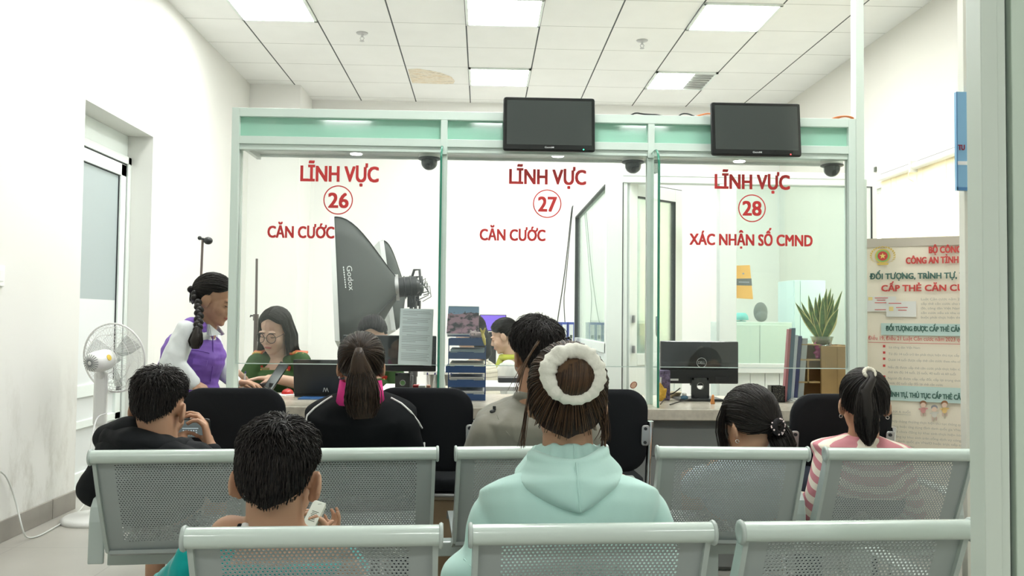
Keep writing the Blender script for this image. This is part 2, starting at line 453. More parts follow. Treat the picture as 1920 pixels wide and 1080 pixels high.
SKYG = mat('daylit_frosted_glass', (0.9, 0.92, 0.9), 0.5, emit=((1, 0.99, 0.95), 2.6))
obj('window_pane', m, SKYG, w1)
rb = thing('roller_blind', 'pale yellow roller blind drawn down over the window on the right wall', 'blind', (XR - 0.03, 6.3, 2.30))
y0, y1 = PX(1645, 330, XR - 0.04).y, 5.3
m = MB(); m.cyl((XR - 0.045, 5.3, 2.345), (XR - 0.045, y0, 2.345), 0.028, seg=20); obj('roller', m, WHITEP, rb)
m = MB(); m.bar((XR - 0.012, 5.3, 2.375), (XR - 0.002, y0, 2.392)); obj('mounting_rail', m, mat('grey_rail', (0.25, 0.25, 0.25), 0.5), rb)
m = MB(); n_ = 20
for i in range(n_):
    a, b_ = 5.32 + (y0 - 5.36) * i / n_, 5.32 + (y0 - 5.36) * (i + 1) / n_
    m.bar((XR - 0.024 + 0.002 * math.sin(i * 1.3), a, 0.93), (XR - 0.021 + 0.002 * math.sin(i * 1.3), b_, 2.34))
obj('blind_fabric', m, BLIND, rb)
ym = PX(1715, 312, XR - 0.04).y
m = MB(); m.bar((XR - 0.08, ym - 0.012, 2.30), (XR, ym + 0.012, 2.385)); obj('bracket', m, WHITEP, rb)
m = MB(); m.tube([(XR - 0.05, ym, 2.33), (XR - 0.09, ym, 2.29), (XR - 0.09, ym, 2.25), (XR - 0.05, ym, 2.23)], 0.003); obj('pull_cord', m, mat('cord_white', (0.7, 0.7, 0.66), 0.6), rb)
m = MB(); m.bar((XR - 0.012, PX(1643, 320, XR).y - 0.01, 2.43), (XR, PX(1643, 320, XR).y + 0.02, 2.47))
tag(centre(obj('wall_hook', m, mat('hook_grey', (0.12, 0.14, 0.11), 0.5))), 'small dark hook on the right wall above the end of the roller blind', 'hook')

# recessed door on the left
DX = XL - 0.15
m = MB()
fw = 0.055
for (a, b_) in ((DY0, DY0 + fw), (DY1 - fw, DY1)): m.bar((DX - 0.06, a, 0), (DX, b_, 2.30))
m.bar((DX - 0.06, DY0, 2.245), (DX, DY1, 2.30)); m.bar((DX - 0.09, DY0, 2.30), (DX - 0.03, DY1, DZ))
d1 = struct('door_1', m, WHITE_ALU, 0.003)
m = MB()
lf = 0.085
for (a, b_) in ((DY0 + 0.062, DY0 + 0.062 + lf), (DY1 - 0.068 - lf, DY1 - 0.068)): m.bar((DX - 0.05, a, 0.02), (DX - 0.008, b_, 2.235))
m.bar((DX - 0.05, DY0 + 0.062, 2.235 - lf), (DX - 0.008, DY1 - 0.068, 2.235)); m.bar((DX - 0.05, DY0 + 0.062, 0.02), (DX - 0.008, DY1 - 0.068, 0.14))
m.bar((DX - 0.05, DY0 + 0.062, 0.62), (DX - 0.008, DY1 - 0.068, 0.70)); m.bar((DX - 0.05, DY0 + 0.062, 0.42), (DX - 0.008, DY1 - 0.068, 0.47))
obj('door_frame', m, WHITE_ALU, d1, 0.003)
m = MB(); m.bar((DX - 0.035, DY0 + 0.06, 1.26), (DX - 0.027, DY1 - 0.068 - lf, 2.16)); obj('door_glass', m, mat('frosted_door_glass', (0.36, 0.42, 0.42), 0.35), d1)
m = MB(); m.bar((DX - 0.035, DY0 + 0.06, 0.12), (DX - 0.027, DY1 - 0.068 - lf, 1.26)); obj('door_panel', m, mat('white_door_film', (0.72, 0.75, 0.74), 0.35), d1)
m = MB()
m.bar((DX - 0.03, DY1 - 0.068, 0), (DX - 0.012, DY1 - 0.0552, 2.235)); m.bar((DX - 0.03, DY1 - 0.068 - lf - 0.006, 0.7), (DX - 0.02, DY1 - 0.068 - lf, 2.15))
m.bar((DX - 0.03, DY0 + fw, 2.236), (DX - 0.012, DY1 - 0.0552, 2.244)); m.bar((DX - 0.03, DY0 + fw, 2.145), (DX - 0.02, DY1 - 0.068 - lf, 2.15))
obj('gasket', m, GASKET, d1)

# ------------------------------------------------------------------ ceiling panel lights
DIFF = mat('lit_diffuser', (1, 1, 1), 0.5, emit=((0.985, 1.0, 0.975), PANEL_STRENGTH))
LOUV = mat('louvre_grey', (0.38, 0.40, 0.38), 0.4)
def panel_light(cx, cy, label, half=False):
    t = thing('ceiling_light', label, 'ceiling light', (cx, cy, CEIL_Z), 'square ceiling panel lights')
    h = 0.3; m = MB()
    for sx in (-1, 1):
        m.bar((cx + sx * h, cy - h, CEIL_Z - 0.015), (cx + sx * (h - 0.022), cy + h, CEIL_Z)); m.bar((cx - h, cy + sx * h, CEIL_Z - 0.015), (cx + h, cy + sx * (h - 0.022), CEIL_Z))
    obj('light_frame', m, WHITE_ALU, t)
    k = h - 0.022; xr = cx + (0.08 if half else k)
    m = MB(); m.bar((cx - k, cy - k, CEIL_Z - 0.009), (xr, cy + k, CEIL_Z - 0.001)); obj('diffuser', m, DIFF, t)
    if half:
        m = MB(); m.bar((xr, cy - k, CEIL_Z - 0.006), (cx + k, cy + k, CEIL_Z - 0.001))
        for i in range(7): m.bar((xr, cy - k + 0.08 * i, CEIL_Z - 0.014), (cx + k, cy - k + 0.08 * i + 0.012, CEIL_Z - 0.006))
        obj('dark_louvre', m, LOUV, t, label='unlit grey louvre at the right end of the panel')
    return t
panel_light(0.14, 6.65, 'bright square ceiling panel at the top centre, nearer of the two in the middle column')
panel_light(0.14, 8.45, 'bright square ceiling panel further back in the middle column, above the left monitor')
panel_light(1.94, 6.65, 'bright square ceiling panel at the top right, nearer of the two in the right column')
panel_light(1.94, 8.45, 'ceiling panel in the right column with its right end unlit and grey', True)
panel_light(-1.66, 6.65, 'bright square ceiling panel at the top left above counter window 26')
for yy, xs_ in ((4.85, (-1.66, 0.14, 1.94)), (3.05, (0.14, 1.94)), (-1.9, (-1.66, 0.14, 1.94))):
    for xx in xs_:
        panel_light(xx, yy, 'square ceiling panel over the waiting benches, nearer than the counter')
def downlight(px, py, label):
    c = PZ(px, py, 1.983)
    t = thing('downlight', label, 'downlight', c, 'small round downlights under the booth canopy')
    m = MB(); m.lathe([(0.001, -0.012), (0.035, -0.012), (0.038, 0.0), (0.001, 0.0)], c); obj('rim', m, WHITEP, t)
    m = MB(); m.lathe([(0.001, -0.015), (0.028, -0.015), (0.03, -0.010), (0.001, -0.010)], c); obj('lamp_face', m, mat('lit_lamp_face', (1, 1, 1), 0.4, emit=((1, 1, 0.96), 25)), t)

# sprinklers
def sprinkler(px, py, label):
    c = PZ(px, py, CEIL_Z)
    t = thing('sprinkler', label, 'sprinkler', c, 'ceiling sprinkler heads')
    m = MB(); m.lathe([(0.001, 0), (0.05, 0), (0.046, -0.006), (0.018, -0.012), (0.001, -0.012)], c); obj('escutcheon', m, STEEL, t)
    m = MB(); m.cyl(c - V((0, 0, 0.01)), c - V((0, 0, 0.035)), 0.012, 0.009)
    for s in (-1, 1): m.tube([c + V((0.010 * s, 0, -0.032)), c + V((0.017 * s, 0, -0.045)), c + V((0.004 * s, 0, -0.066))], 0.003, 6)
    obj('sprinkler_body', m, STEEL, t)
    m = MB(); m.lathe([(0.001, -0.066), (0.016, -0.066), (0.02, -0.069), (0.001, -0.069)], c); obj('deflector', m, STEEL, t)
sprinkler(679, 62, 'chrome sprinkler head on the ceiling left of the middle light column')
sprinkler(1204, 76, 'chrome sprinkler head on the ceiling right of the middle light column')

# ------------------------------------------------------------------ service counter and partition
PY, PX0, PX1, ZT, ZR = 4.15, -1.21, 1.822, 2.155, 1.985
STONE = mat('cream_stone', (0.56, 0.52, 0.43), 0.25, var=(40, 0.12))
CGREY = mat('grey_counter_front', (0.30, 0.32, 0.31), 0.4)
CF = 3.94
ct = thing('service_counter', 'long service counter with cream stone top and grey panelled front below the windows', 'counter', (0.3, 4.3, 0))
m = MB(); m.bar((PX0 + 0.037, CF, 0.698), (PX1 - 0.037, 4.68, 0.75)); obj('counter_top', m, STONE, ct, 0.004)
m = MB()
zz = 0.02
for h in (0.09, 0.14, 0.14, 0.14, 0.13):
    m.bar((PX0 + 0.04, CF + 0.06, zz), (PX1 - 0.04, CF + 0.085, zz + h - 0.004)); zz += h
m.bar((PX0 + 0.04, CF + 0.085, 0.0), (PX1 - 0.04, CF + 0.12, 0.697)); m.bar((PX0 + 0.04, 4.07, 0), (PX0 + 0.07, 4.62, 0.697)); m.bar((PX1 - 0.07, 4.07, 0), (PX1 - 0.04, 4.62, 0.697))
obj('front_panel', m, CGREY, ct)

X26, X27 = -0.195, 0.812          # posts between the windows
pt = thing('glass_partition', 'pale green framed glass partition with three numbered service windows', 'partition', (0.3, PY, 0.75))
pt['kind'] = 'structure'; del pt['category']
pw = 0.036
m = MB()
m.bar((PX0, PY, 0.0), (PX0 + pw, PY + 0.05, ZT)); m.bar((PX1 - pw, PY, 0.0), (PX1, PY + 0.05, ZT))
m.bar((PX0 + 0.012, PY + 0.05, 0.75), (PX0 + pw, PY + 0.08, ZR))
for x in (X26, X27):
    m.bar((x - 0.016, PY - 0.0015, ZR - 0.04), (x + 0.016, PY + 0.05, ZT - 0.043)); m.bar((x - 0.018, PY + 0.012, 0.75), (x + 0.016, PY + 0.05, ZR - 0.041))
obj('posts', m, GREEN_ALU, pt, 0.002)
m = MB(); m.bar((PX0 + pw, PY, ZT - 0.042), (PX1 - pw, PY + 0.05, ZT)); obj('top_rail', m, GREEN_ALU, pt, 0.002)
m = MB(); m.bar((PX0 + pw, PY, ZR - 0.004), (PX1 - pw, PY + 0.05, ZR + 0.034)); m.bar((PX0 + pw, PY + 0.01, ZR - 0.03), (PX1 - pw, PY + 0.05, ZR - 0.004)); obj('middle_rail', m, GREEN_ALU, pt, 0.002)
m = MB(); m.bar((PX0 + 0.03, PY + 0.05, ZR + 0.01), (PX1 - 0.03, PY + 0.36, ZR + 0.022)); m.bar((PX0 + 0.03, PY + 0.05, ZT - 0.02), (PX1 - 0.03, PY + 0.36, ZT - 0.008))
m.bar((PX0 + 0.03, PY + 0.34, ZR - 0.002), (PX1 - 0.03, PY + 0.36, ZT)); m.bar((PX0 + 0.03, PY + 0.05, ZR - 0.015), (PX0 + 0.05, PY + 0.36, ZR + 0.01))
obj('canopy', m, mat('canopy_white', (0.74, 0.78, 0.75), 0.35), pt)
TRANS = mat('green_transom_glass', (0.36, 0.66, 0.52), 0.06, spec=0.5)
for a, b_ in ((PX0 + pw, X26 - 0.016), (X26 + 0.016, X27 - 0.016), (X27 + 0.016, PX1 - pw)):
    m = MB(); m.bar((a, PY + 0.025, ZR + 0.03), (b_, PY + 0.033, ZT - 0.04)); obj('transom_panel', m, TRANS, pt)
def pane(a, b_, no, bits):
    m = MB(); m.bar((a, PY + 0.025, 0.928), (b_, PY + 0.033, ZR - 0.02)); g = obj('window_pane', m, GLASS, pt, label='glass pane of service window %s' % no)
    m = MB(); m.bar((a, PY + 0.0245, 0.9275), (b_, PY + 0.0335, 0.9315)); obj('polished_edge', m, mat('bright_glass_edge', (0.6, 0.72, 0.68), 0.15), g)
    Y = PY + 0.0235
    m = MB()
    for body, pxa, pxb, base, cap in bits:
        A = P(pxa, base, Y); B = P(pxb, base, Y)
        text_fit(body, m, (A.x, Y, A.z), (1, 0, 0), (0, 0, 1), B.x - A.x, cap / FPX * Y, 0.0, heavy=0.042)
    A = P(no_c[no][0], no_c[no][1], Y); R = no_c[no][2] / FPX * Y
    pts = [A + V((math.cos(t) * R, 0, math.sin(t) * R)) for t in [2 * PI * k / 48 for k in range(48)]]
    k = 48; w = 0.0055
    vi = [A + V((math.cos(t) * (R - w), 0, math.sin(t) * (R - w))) for t in [2 * PI * i / 48 for i in range(48)]]
    m.add(pts + vi, [(i, (i + 1) % k, k + (i + 1) % k, k + i) for i in range(k)])
    obj('lettering', m, RED, g)
    return g
no_c = {'26': (634, 375, 27.5), '27': (1026, 382, 27), '28': (1410, 390.5, 26.5)}
gp26 = pane(PX0 + pw, X26 - 0.018, '26', [('LĨNH VỰC', 564, 709, 339, 28), ('26', 616, 652.5, 389, 27), ('CĂN CƯỚC', 502, 626, 445, 21)])
gp27 = pane(X26 + 0.016, X27 - 0.018, '27', [('LĨNH VỰC', 955.5, 1098, 344, 27), ('27', 1009.5, 1043.5, 396, 27), ('CĂN CƯỚC', 900, 1022, 450, 20.5)])
gp28 = pane(X27 + 0.016, PX1 - pw, '28', [('LĨNH VỰC', 1341, 1480, 353, 26.5), ('28', 1393, 1427, 403.5, 26.5), ('XÁC NHẬN SỐ CMND', 1293.5, 1523, 458.5, 20.5)])
for i, x in enumerate((X26 - 0.004, X27 + 0.004)):
    m = MB(); zt = 1.965
    prof = [(PY + 0.01, 0.752), (3.985, 0.752)] + [(3.985 + 0.09 * (1 - math.cos(t)), zt - 0.09 + 0.09 * math.sin(t)) for t in [PI / 2 * k / 8 for k in range(9)]] + [(PY + 0.01, zt)]
    m.quadslab([(x - 0.005, y, z) for y, z in prof], (1, 0, 0), 0.010)
    f = obj('divider_fin', m, GLASS_G, pt)
    m = MB(); m.tube([(x, y - 0.001, z) for y, z in prof[1:]], 0.0058, 6); obj('green_edge', m, GLASS_EDGE, f)
# tall post at the right end up to the ceiling, and its panel
m = MB(); m.bar((PX1 + 0.001, PY + 0.0, 0), (PX1 + 0.042, PY + 0.06, CEIL_Z)); m.bar((PX1 + 0.042, PY + 0.02, 0), (PX1 + 0.062, PY + 0.06, 1.86))
struct('trim_1', m, mat('tall_post_white', (0.72, 0.82, 0.74), 0.35), 0.002)

# ------------------------------------------------------------------ inner glass booth behind windows 27 and 28
BY = 5.84
bt = thing('inner_booth', 'white framed glass office booth', 'booth', (1.7, BY, 0)); bt['kind'] = 'structure'; del bt['category']
bx = lambda px: P(px, 600, BY).x
zt = P(1150, 319, BY).z; zb = P(1300, 346, BY).z
m = MB(); m.bar((bx(1135), BY - 0.05, 0), (bx(1164), BY + 0.05, zt)); m.bar((bx(1346), BY - 0.04, 0), (bx(1378), BY + 0.04, zb)); m.bar((bx(1166), BY - 0.03, 0), (bx(1174), BY + 0.03, zb))
m.bar((bx(1588), BY - 0.046, 0), (bx(1640), BY + 0.046, zt + 0.002)); m.bar((bx(1135), 7.78, 0), (bx(1135) + 0.05, 7.86, zt)); obj('posts', m, WHITE_ALU, bt, 0.004)
m = MB(); m.bar((bx(1164), BY - 0.04, zb), (bx(1588), BY + 0.04, zt)); m.bar((bx(1166), BY - 0.044, zb + 0.045), (bx(1586), BY + 0.03, zb + 0.052)); m.bar((bx(1135) + 0.001, BY + 0.05, zb), (bx(1135) + 0.049, 7.78, zt - 0.001)); obj('head_rail', m, WHITE_ALU, bt, 0.004)
zs = P(1450, 690, BY).z
m = MB(); m.bar((bx(1378), BY - 0.04, zs - 0.035), (bx(1588), BY + 0.04, zs + 0.03)); m.bar((bx(1135), BY, 0.93), (bx(1135) + 0.05, 7.8, 1.0))
obj('sill_rail', m, WHITE_ALU, bt, 0.004)
m = MB()
x = bx(1378)
while x < bx(1588) - 0.01: m.bar((x + 0.002, BY - 0.02, 0), (min(x + 0.1, bx(1588)) - 0.002, BY + 0.02, zs - 0.03)); x += 0.1
y = BY + 0.05
while y < 7.78: m.bar((bx(1135) + 0.01, y + 0.002, 0), (bx(1135) + 0.04, min(y + 0.1, 7.78) - 0.002, 0.94)); y += 0.1
obj('boarded_panel', m, WHITE_ALU, bt)
m = MB(); m.bar((bx(1378), BY - 0.004, zs), (bx(1588), BY + 0.004, zb)); obj('booth_glass', m, GLASS_G, bt)
m = MB(); m.bar((bx(1135) + 0.02, BY + 0.05, 0.98), (bx(1135) + 0.028, 7.8, zb)); obj('side_glass', m, GLASS_G, bt)
m = MB(); m.bar((bx(1166) - 0.012, BY - 0.035, 0), (bx(1166), BY - 0.02, zb)); m.bar((bx(1135) - 0.003, 7.765, 0.95), (bx(1135) + 0.03, 7.78, zb + 0.0)); m.bar((bx(1135) - 0.004, BY + 0.05, zb - 0.012), (bx(1135) + 0.02, 7.78, zb))
m.bar((bx(1629) - 0.004, BY - 0.052, 1.0), (bx(1629) + 0.005, BY - 0.04, P(1629, 352, BY).z)); m.bar((bx(1619), BY - 0.052, P(1629, 352, BY).z - 0.004), (bx(1629), BY - 0.04, P(1629, 352, BY).z))
obj('gasket', m, GASKET, bt)
# open door leaf, hinged on the left post and swung inwards
H0 = V((bx(1176), BY, 0)); H1 = V((P(1275, 600, 6.2).x, 6.2, 0)); dv = (H1 - H0); LW = dv.length; du = dv.normalized(); nu = V((du.y, -du.x, 0))
zd = P(1176, 342, BY).z
def slab(mb, u0, u1, z0, z1, t=0.02):
    a = H0 + du * u0; b_ = H0 + du * u1
    mb.quadslab([a + V((0, 0, z0)) - nu * t, b_ + V((0, 0, z0)) - nu * t, b_ + V((0, 0, z1)) - nu * t, a + V((0, 0, z1)) - nu * t], nu, 2 * t)
m = MB(); slab(m, 0, 0.08, 0.02, zd); slab(m, LW - 0.08, LW, 0.02, zd); slab(m, 0.08, LW - 0.08, zd - 0.09, zd); slab(m, 0.08, LW - 0.08, 0.85, 0.93); slab(m, 0.08, LW - 0.08, 0.02, 0.85, 0.012)
dl = obj('door_leaf', m, WHITE_ALU, bt, 0.003)
m = MB(); slab(m, 0.08, LW - 0.08, 0.93, zd - 0.09, 0.004); obj('door_glass', m, GLASS_G, dl)
m = MB(); slab(m, LW - 0.084, LW - 0.0795, 0.93, zd - 0.09, 0.0215); slab(m, 0.0, LW, zd - 0.001, zd + 0.006, 0.014); slab(m, 0.08, LW - 0.08, zd - 0.094, zd - 0.088, 0.022); obj('gasket', m, GASKET, dl)
m = MB()
for pz in (598, 655):
    c = P(1188, pz, BY - 0.0); m.box((c.x, BY - 0.0, c.z), (0.012, 0.06, 0.05))
obj('hinge', m, STEEL, dl)

# ------------------------------------------------------------------ near door frame at the right edge
NY = 1.40
nx = lambda px, Y=NY: P(px, 560, Y).x
nd = thing('door_2', 'x', 'x', (nx(1850), NY, 0)); del nd['category']; nd['kind'] = 'structure'; nd['label'] = 'near grey-green aluminium door frame at the right edge'
m = MB()
m.bar((P(1815, 560, NY + 0.045).x, NY, 0), (nx(1876) - 0.0006, NY + 0.045, CEIL_Z)); m.bar((nx(1876), NY + 0.004, 0), (nx(1893), NY + 0.05, CEIL_Z)); obj('jamb', m, GREY_ALU, nd, 0.0015)
m = MB(); m.bar((nx(1893), NY + 0.02, 0), (nx(1904), NY + 0.05, CEIL_Z)); obj('gasket', m, mat('blue_black_gasket', (0.006, 0.008, 0.02), 0.6), nd)
m = MB(); m.bar((nx(1904), NY + 0.003, 0), (nx(1904) + 0.1, NY + 0.05, CEIL_Z)); obj('door_leaf', m, mat('pale_door_leaf', (0.55, 0.66, 0.56), 0.35), nd, 0.002)
# pale pillar between the near door and the banner
m = MB(); m.bar((P(1798, 420, 3.24).x, 3.2, 0), (P(1798, 420, 3.24).x + 0.20, 3.24, CEIL_Z)); struct('trim_2', m, mat('pale_pillar', (0.74, 0.75, 0.66), 0.5), 0.002)
# ------------------------------------------------------------------ waiting benches
RAIL = mat('pale_green_bench_rail', (0.60, 0.70, 0.645), 0.22, coat=0.3)
SHEET = mat('shaded_perforated_steel', (0.36, 0.405, 0.395), 0.38, spec=0.5)  # bench paint made darker: the shade on the backs is in this colour
FRAMEM = mat('grey_green_bench_frame', (0.46, 0.53, 0.50), 0.3, coat=0.2)
BW, BP = 0.48, 0.5435
def back_pt(s):
    """bench back profile: s 0 (under the rail) .. 1 (bottom) -> (y, z)"""
    return (0.004 + 0.125 * s + 0.03 * s * s, 0.728 - 0.318 * s)
def perforated():
    hx, hz = 0.0088, 0.0076                           # hole pitch
    x0, x1, s0, s1 = -BW / 2 + 0.012, BW / 2 - 0.012, 0.0, 1.0
    Hs = 0.35
    nxh = int((BW - 0.115) / hx); rows = int((Hs - 0.055) / hz)
    xa = -nxh * hx / 2; za = 0.026
    T = 0.0016
    vs = []; fs = []; cache = {}
    def pt(x, s, t):
        sc = s / Hs; y, z = back_pt(sc); y2, z2 = back_pt(sc + 0.01); d = math.hypot(y2 - y, z2 - z); ny, nz = -(z - z2) / d, -(y2 - y) / d
        k = (round(x, 5), round(s, 5), t)
        if k in cache: return cache[k]
        # gentle bow across the width
        bow = 0.010 * (1 - (2 * x / BW) ** 2)
        vs.append((x, y + bow + ny * t, z + nz * t)); cache[k] = len(vs) - 1
        return cache[k]
    r = 0.0025
    ang = [PI / 4 * k + PI / 8 for k in range(8)]
    for j in range(rows):
        so = hx / 2 if j % 2 else 0
        za_, zb_ = za + j * hz, za + (j + 1) * hz
        for i in range(nxh):
            xa_ = xa + i * hx + (so - hx / 4); xb_ = xa_ + hx
            if i == 0: xa_ = xa - hx / 4
            if i == nxh - 1: xb_ = xa + nxh * hx + hx / 4
            cx, cz = xa + i * hx + (so - hx / 4) + hx / 2, (za_ + zb_) / 2
            out = [(xb_, cz), (xb_, zb_), (cx, zb_), (xa_, zb_), (xa_, cz), (xa_, za_), (cx, za_), (xb_, za_)]
            hole = [(cx + r * math.cos(PI / 4 * k), cz + r * math.sin(PI / 4 * k)) for k in range(8)]
            for t in (0, T):
                o = [pt(a, b, t) for a, b in out]; h = [pt(a, b, t) for a, b in hole]
                for k in range(8):
                    q = (o[k], o[(k + 1) % 8], h[(k + 1) % 8], h[k]); fs.append(q if t else q[::-1])
            h0 = [pt(a, b, 0) for a, b in hole]; h1 = [pt(a, b, T) for a, b in hole]
            for k in range(8): fs.append((h0[k], h0[(k + 1) % 8], h1[(k + 1) % 8], h1[k]))
    xl, xr = xa - hx / 4, xa + nxh * hx + hx / 4; zb = za + rows * hz
    # plain borders
    def strip(xA, xB, sA, sB, nx_, ns_):
        for i in range(nx_):
            for j in range(ns_):
                a, b = xA + (xB - xA) * i / nx_, xA + (xB - xA) * (i + 1) / nx_; c, d = sA + (sB - sA) * j / ns_, sA + (sB - sA) * (j + 1) / ns_
                for t in (0, T):
                    q = (pt(a, c, t), pt(b, c, t), pt(b, d, t), pt(a, d, t)); fs.append(q if t else q[::-1])
    strip(x0, xl, 0, Hs, 3, 12); strip(xr, x1, 0, Hs, 3, 12); strip(xl, xr, 0, za, 12, 2); strip(xl, xr, zb, Hs, 12, 2)
    m = MB(); m.v = vs; m.f = fs; m.m = [0] * len(fs); m.sm = [True] * len(fs)
    return m
def make_seat(parent, x, first=None):
    if first is not None:
        for ch in first:
            c = ch.copy(); COL.objects.link(c); c.parent = parent; c.location = (x, 0, 0)
        return first
    out = []
    def add(n, m, mt, bev=0):
        o = obj(n, m, mt, parent, bev, local=True); o.location = (x, 0, 0); out.append(o)
    m = MB()   # rounded top rail: rolled sheet, D section
    prof = [(0.004, 0.710), (-0.012, 0.712), (-0.019, 0.722), (-0.0205, 0.732), (-0.017, 0.742), (-0.008, 0.748), (0.004, 0.7495), (0.014, 0.745), (0.020, 0.735), (0.018, 0.722), (0.012, 0.713)]
    n = len(prof); vs = [(sx * BW / 2, y, z) for sx in (-1, 1) for y, z in prof]
    m.add(vs, [(i, (i + 1) % n, n + (i + 1) % n, n + i) for i in range(n)], True); m.add(vs[:n], [tuple(range(n - 1, -1, -1))]); m.add(vs[n:], [tuple(range(n))])
    add('top_rail', m, RAIL)
    add('backrest', perforated(), SHEET)
    m = MB(); k = 14   # seat pan
    prof = [(0.15, 0.415), (0.19, 0.400), (0.30, 0.402), (0.45, 0.425), (0.54, 0.432), (0.575, 0.422), (0.582, 0.405)]
    vs = [(sx, y, z - t) for t in (0, 0.012) for sx in (-BW / 2 + 0.01, BW / 2 - 0.01) for y, z in prof]; p = len(prof)
    fs = [(i, i + 1, p + i + 1, p + i) for i in range(p - 1)] + [(2 * p + i + 1, 2 * p + i, 3 * p + i, 3 * p + i + 1) for i in range(p - 1)]
    fs += [(i + 1, i, 2 * p + i, 2 * p + i + 1) for i in range(p - 1)] + [(p + i, p + i + 1, 3 * p + i + 1, 3 * p + i) for i in range(p - 1)]
    fs += [(0, p, 3 * p, 2 * p), (2 * p - 1, p - 1, 3 * p - 1, 4 * p - 1)]
    m.add(vs, fs, False); add('seat', m, SHEET)
    for sx in (-1, 1):   # side plates with oval cap
        m = MB(); xx = sx * (BW / 2)
        P_ = [back_pt(i / 10) for i in range(11)]
        poly = [(y - 0.012, z) for y, z in P_] + [(0.2, 0.385), (0.235, 0.40)] + [(y + 0.020 + 0.02 * (i / 10), z + 0.008) for i, (y, z) in list(enumerate(P_))[::-1]]
        m.quadslab([(xx - sx * 0.013, y, z) for y, z in poly], (sx, 0, 0), 0.011)
        m.lathe([(0.001, 0.0), (0.0235, 0.0), (0.0255, 0.004), (0.0235, 0.008), (0.013, 0.0085), (0.011, 0.0065), (0.001, 0.0065)], (xx - sx * 0.001, 0.001, 0.7285), (sx, 0, 0), 20)
        add('side_frame', m, FRAMEM)
    return out
def arm(parent, x):
    m = MB(); path = [(0.16, 0.37), (0.165, 0.50), (0.175, 0.545), (0.20, 0.568), (0.25, 0.574), (0.46, 0.574), (0.51, 0.565), (0.535, 0.54), (0.54, 0.50), (0.54, 0.38)]
    n = len(path); t = 0.012; w = 0.024; inner = []
    for i in range(n):
        a = V((*path[max(i - 1, 0)], 0)); b = V((*path[min(i + 1, n - 1)], 0)); d = (b - a).normalized(); inner.append((path[i][0] + d.y * t, path[i][1] - d.x * t))
    vs = [(x - w, *p) for p in path] + [(x + w, *p) for p in path] + [(x + w, *p) for p in inner] + [(x - w, *p) for p in inner]
    fs = []
    for i in range(n - 1):
        for k in range(4): fs.append((k * n + i, k * n + i + 1, ((k + 1) % 4) * n + i + 1, ((k + 1) % 4) * n + i))
    fs += [(0, n, 2 * n, 3 * n), (n - 1, 4 * n - 1, 3 * n - 1, 2 * n - 1)]
    m.add(vs, fs); return obj('armrest', m, FRAMEM, parent, 0.004, local=True)
SEATPARTS = None
def bench(px0, y0, rz, nseat, label, arms):
    global SEATPARTS
    L = (nseat - 1) * BP
    t = thing('waiting_bench', label, 'bench', (px0, y0, 0), 'perforated steel waiting benches', rz)
    for i in range(nseat):
        if SEATPARTS is None: SEATPARTS = make_seat(t, i * BP)
        else: make_seat(t, i * BP, SEATPARTS)
    for x in arms: arm(t, x)
    m = MB(); m.bar((-BW / 2 - 0.03, 0.27, 0.335), (L + BW / 2 + 0.03, 0.33, 0.385)); obj('beam', m, FRAMEM, t, 0.004, local=True)
    for x in ((0.0, L) if nseat < 4 else (0, L / 2, L)):
        m = MB(); m.box((x, 0.30, 0.19), (0.045, 0.06, 0.31)); m.tube([(x, 0.02, 0.02), (x, 0.10, 0.045), (x, 0.30, 0.06), (x, 0.5, 0.045), (x, 0.58, 0.02)], 0.02, 10)
        m.cyl((x, 0.03, 0), (x, 0.03, 0.02), 0.022); m.cyl((x, 0.57, 0), (x, 0.57, 0.02), 0.022); obj('leg', m, FRAMEM, t, local=True)
    return t
g = BP / 2
bench(-0.318, 1.690, math.radians(3.1), 3, 'nearest bench across the bottom edge, three grey perforated seats', (-g, BP * 2 + g))
bench(-0.918, 2.652, math.radians(6.0), 3, 'second row bench on the left, in front of the boy in the black hooded top', (-g, 2 * BP + g))
bench(0.81, 2.772, math.radians(-1.2), 2, 'second row bench on the right, in front of the girl in the striped jumper', (-g, g, BP + g))

# ------------------------------------------------------------------ black counter chairs
FABRIC = mat('black_chair_fabric', (0.012, 0.0135, 0.016), 0.85, spec=0.25, bump=(400, 0.25, 0.001))
def rrect(w, h, r, n=8, top=1.0):
    pts = []
    for cx, cz, a0 in ((w / 2 - r, h / 2 - r, 0), (-w / 2 + r, h / 2 - r, PI / 2), (-w / 2 + r, -h / 2 + r, PI), (w / 2 - r, -h / 2 + r, 1.5 * PI)):
        pts += [(cx + r * math.cos(a0 + PI / 2 * k / n), cz + r * math.sin(a0 + PI / 2 * k / n)) for k in range(n + 1)]
    return pts
def pillow_slab(mb, outline, depth, place, edge=0.012):
    """cushion with rounded rim: outline (x, z) rings shrunk towards both faces"""
    rings = []
    for s, y in ((0.0, 0.5), (0.55, 0.5), (0.86, 0.46), (0.96, 0.36), (1.0, 0.0), (0.96, -0.36), (0.86, -0.46), (0.55, -0.5), (0.0, -0.5)):
        if s == 0: rings.append([place(0, y * depth, 0)]); continue
        k = s if s < 0.9 else 1 - (1 - s) * 0.35
        rings.append([place(x * k, y * depth, z * k) for x, z in outline])
    vs = [p for r_ in rings for p in r_]; n = len(outline); fs = []
    o = 1
    fs += [(0, o + i, o + (i + 1) % n) for i in range(n)]
    for j in range(len(rings) - 3):
        a = 1 + j * n; b = a + n
        fs += [(a + i, b + i, b + (i + 1) % n, a + (i + 1) % n) for i in range(n)]
    a = 1 + (len(rings) - 3) * n
    fs += [(len(vs) - 1, a + (i + 1) % n, a + i) for i in range(n)]
    mb.add(vs, fs, True)
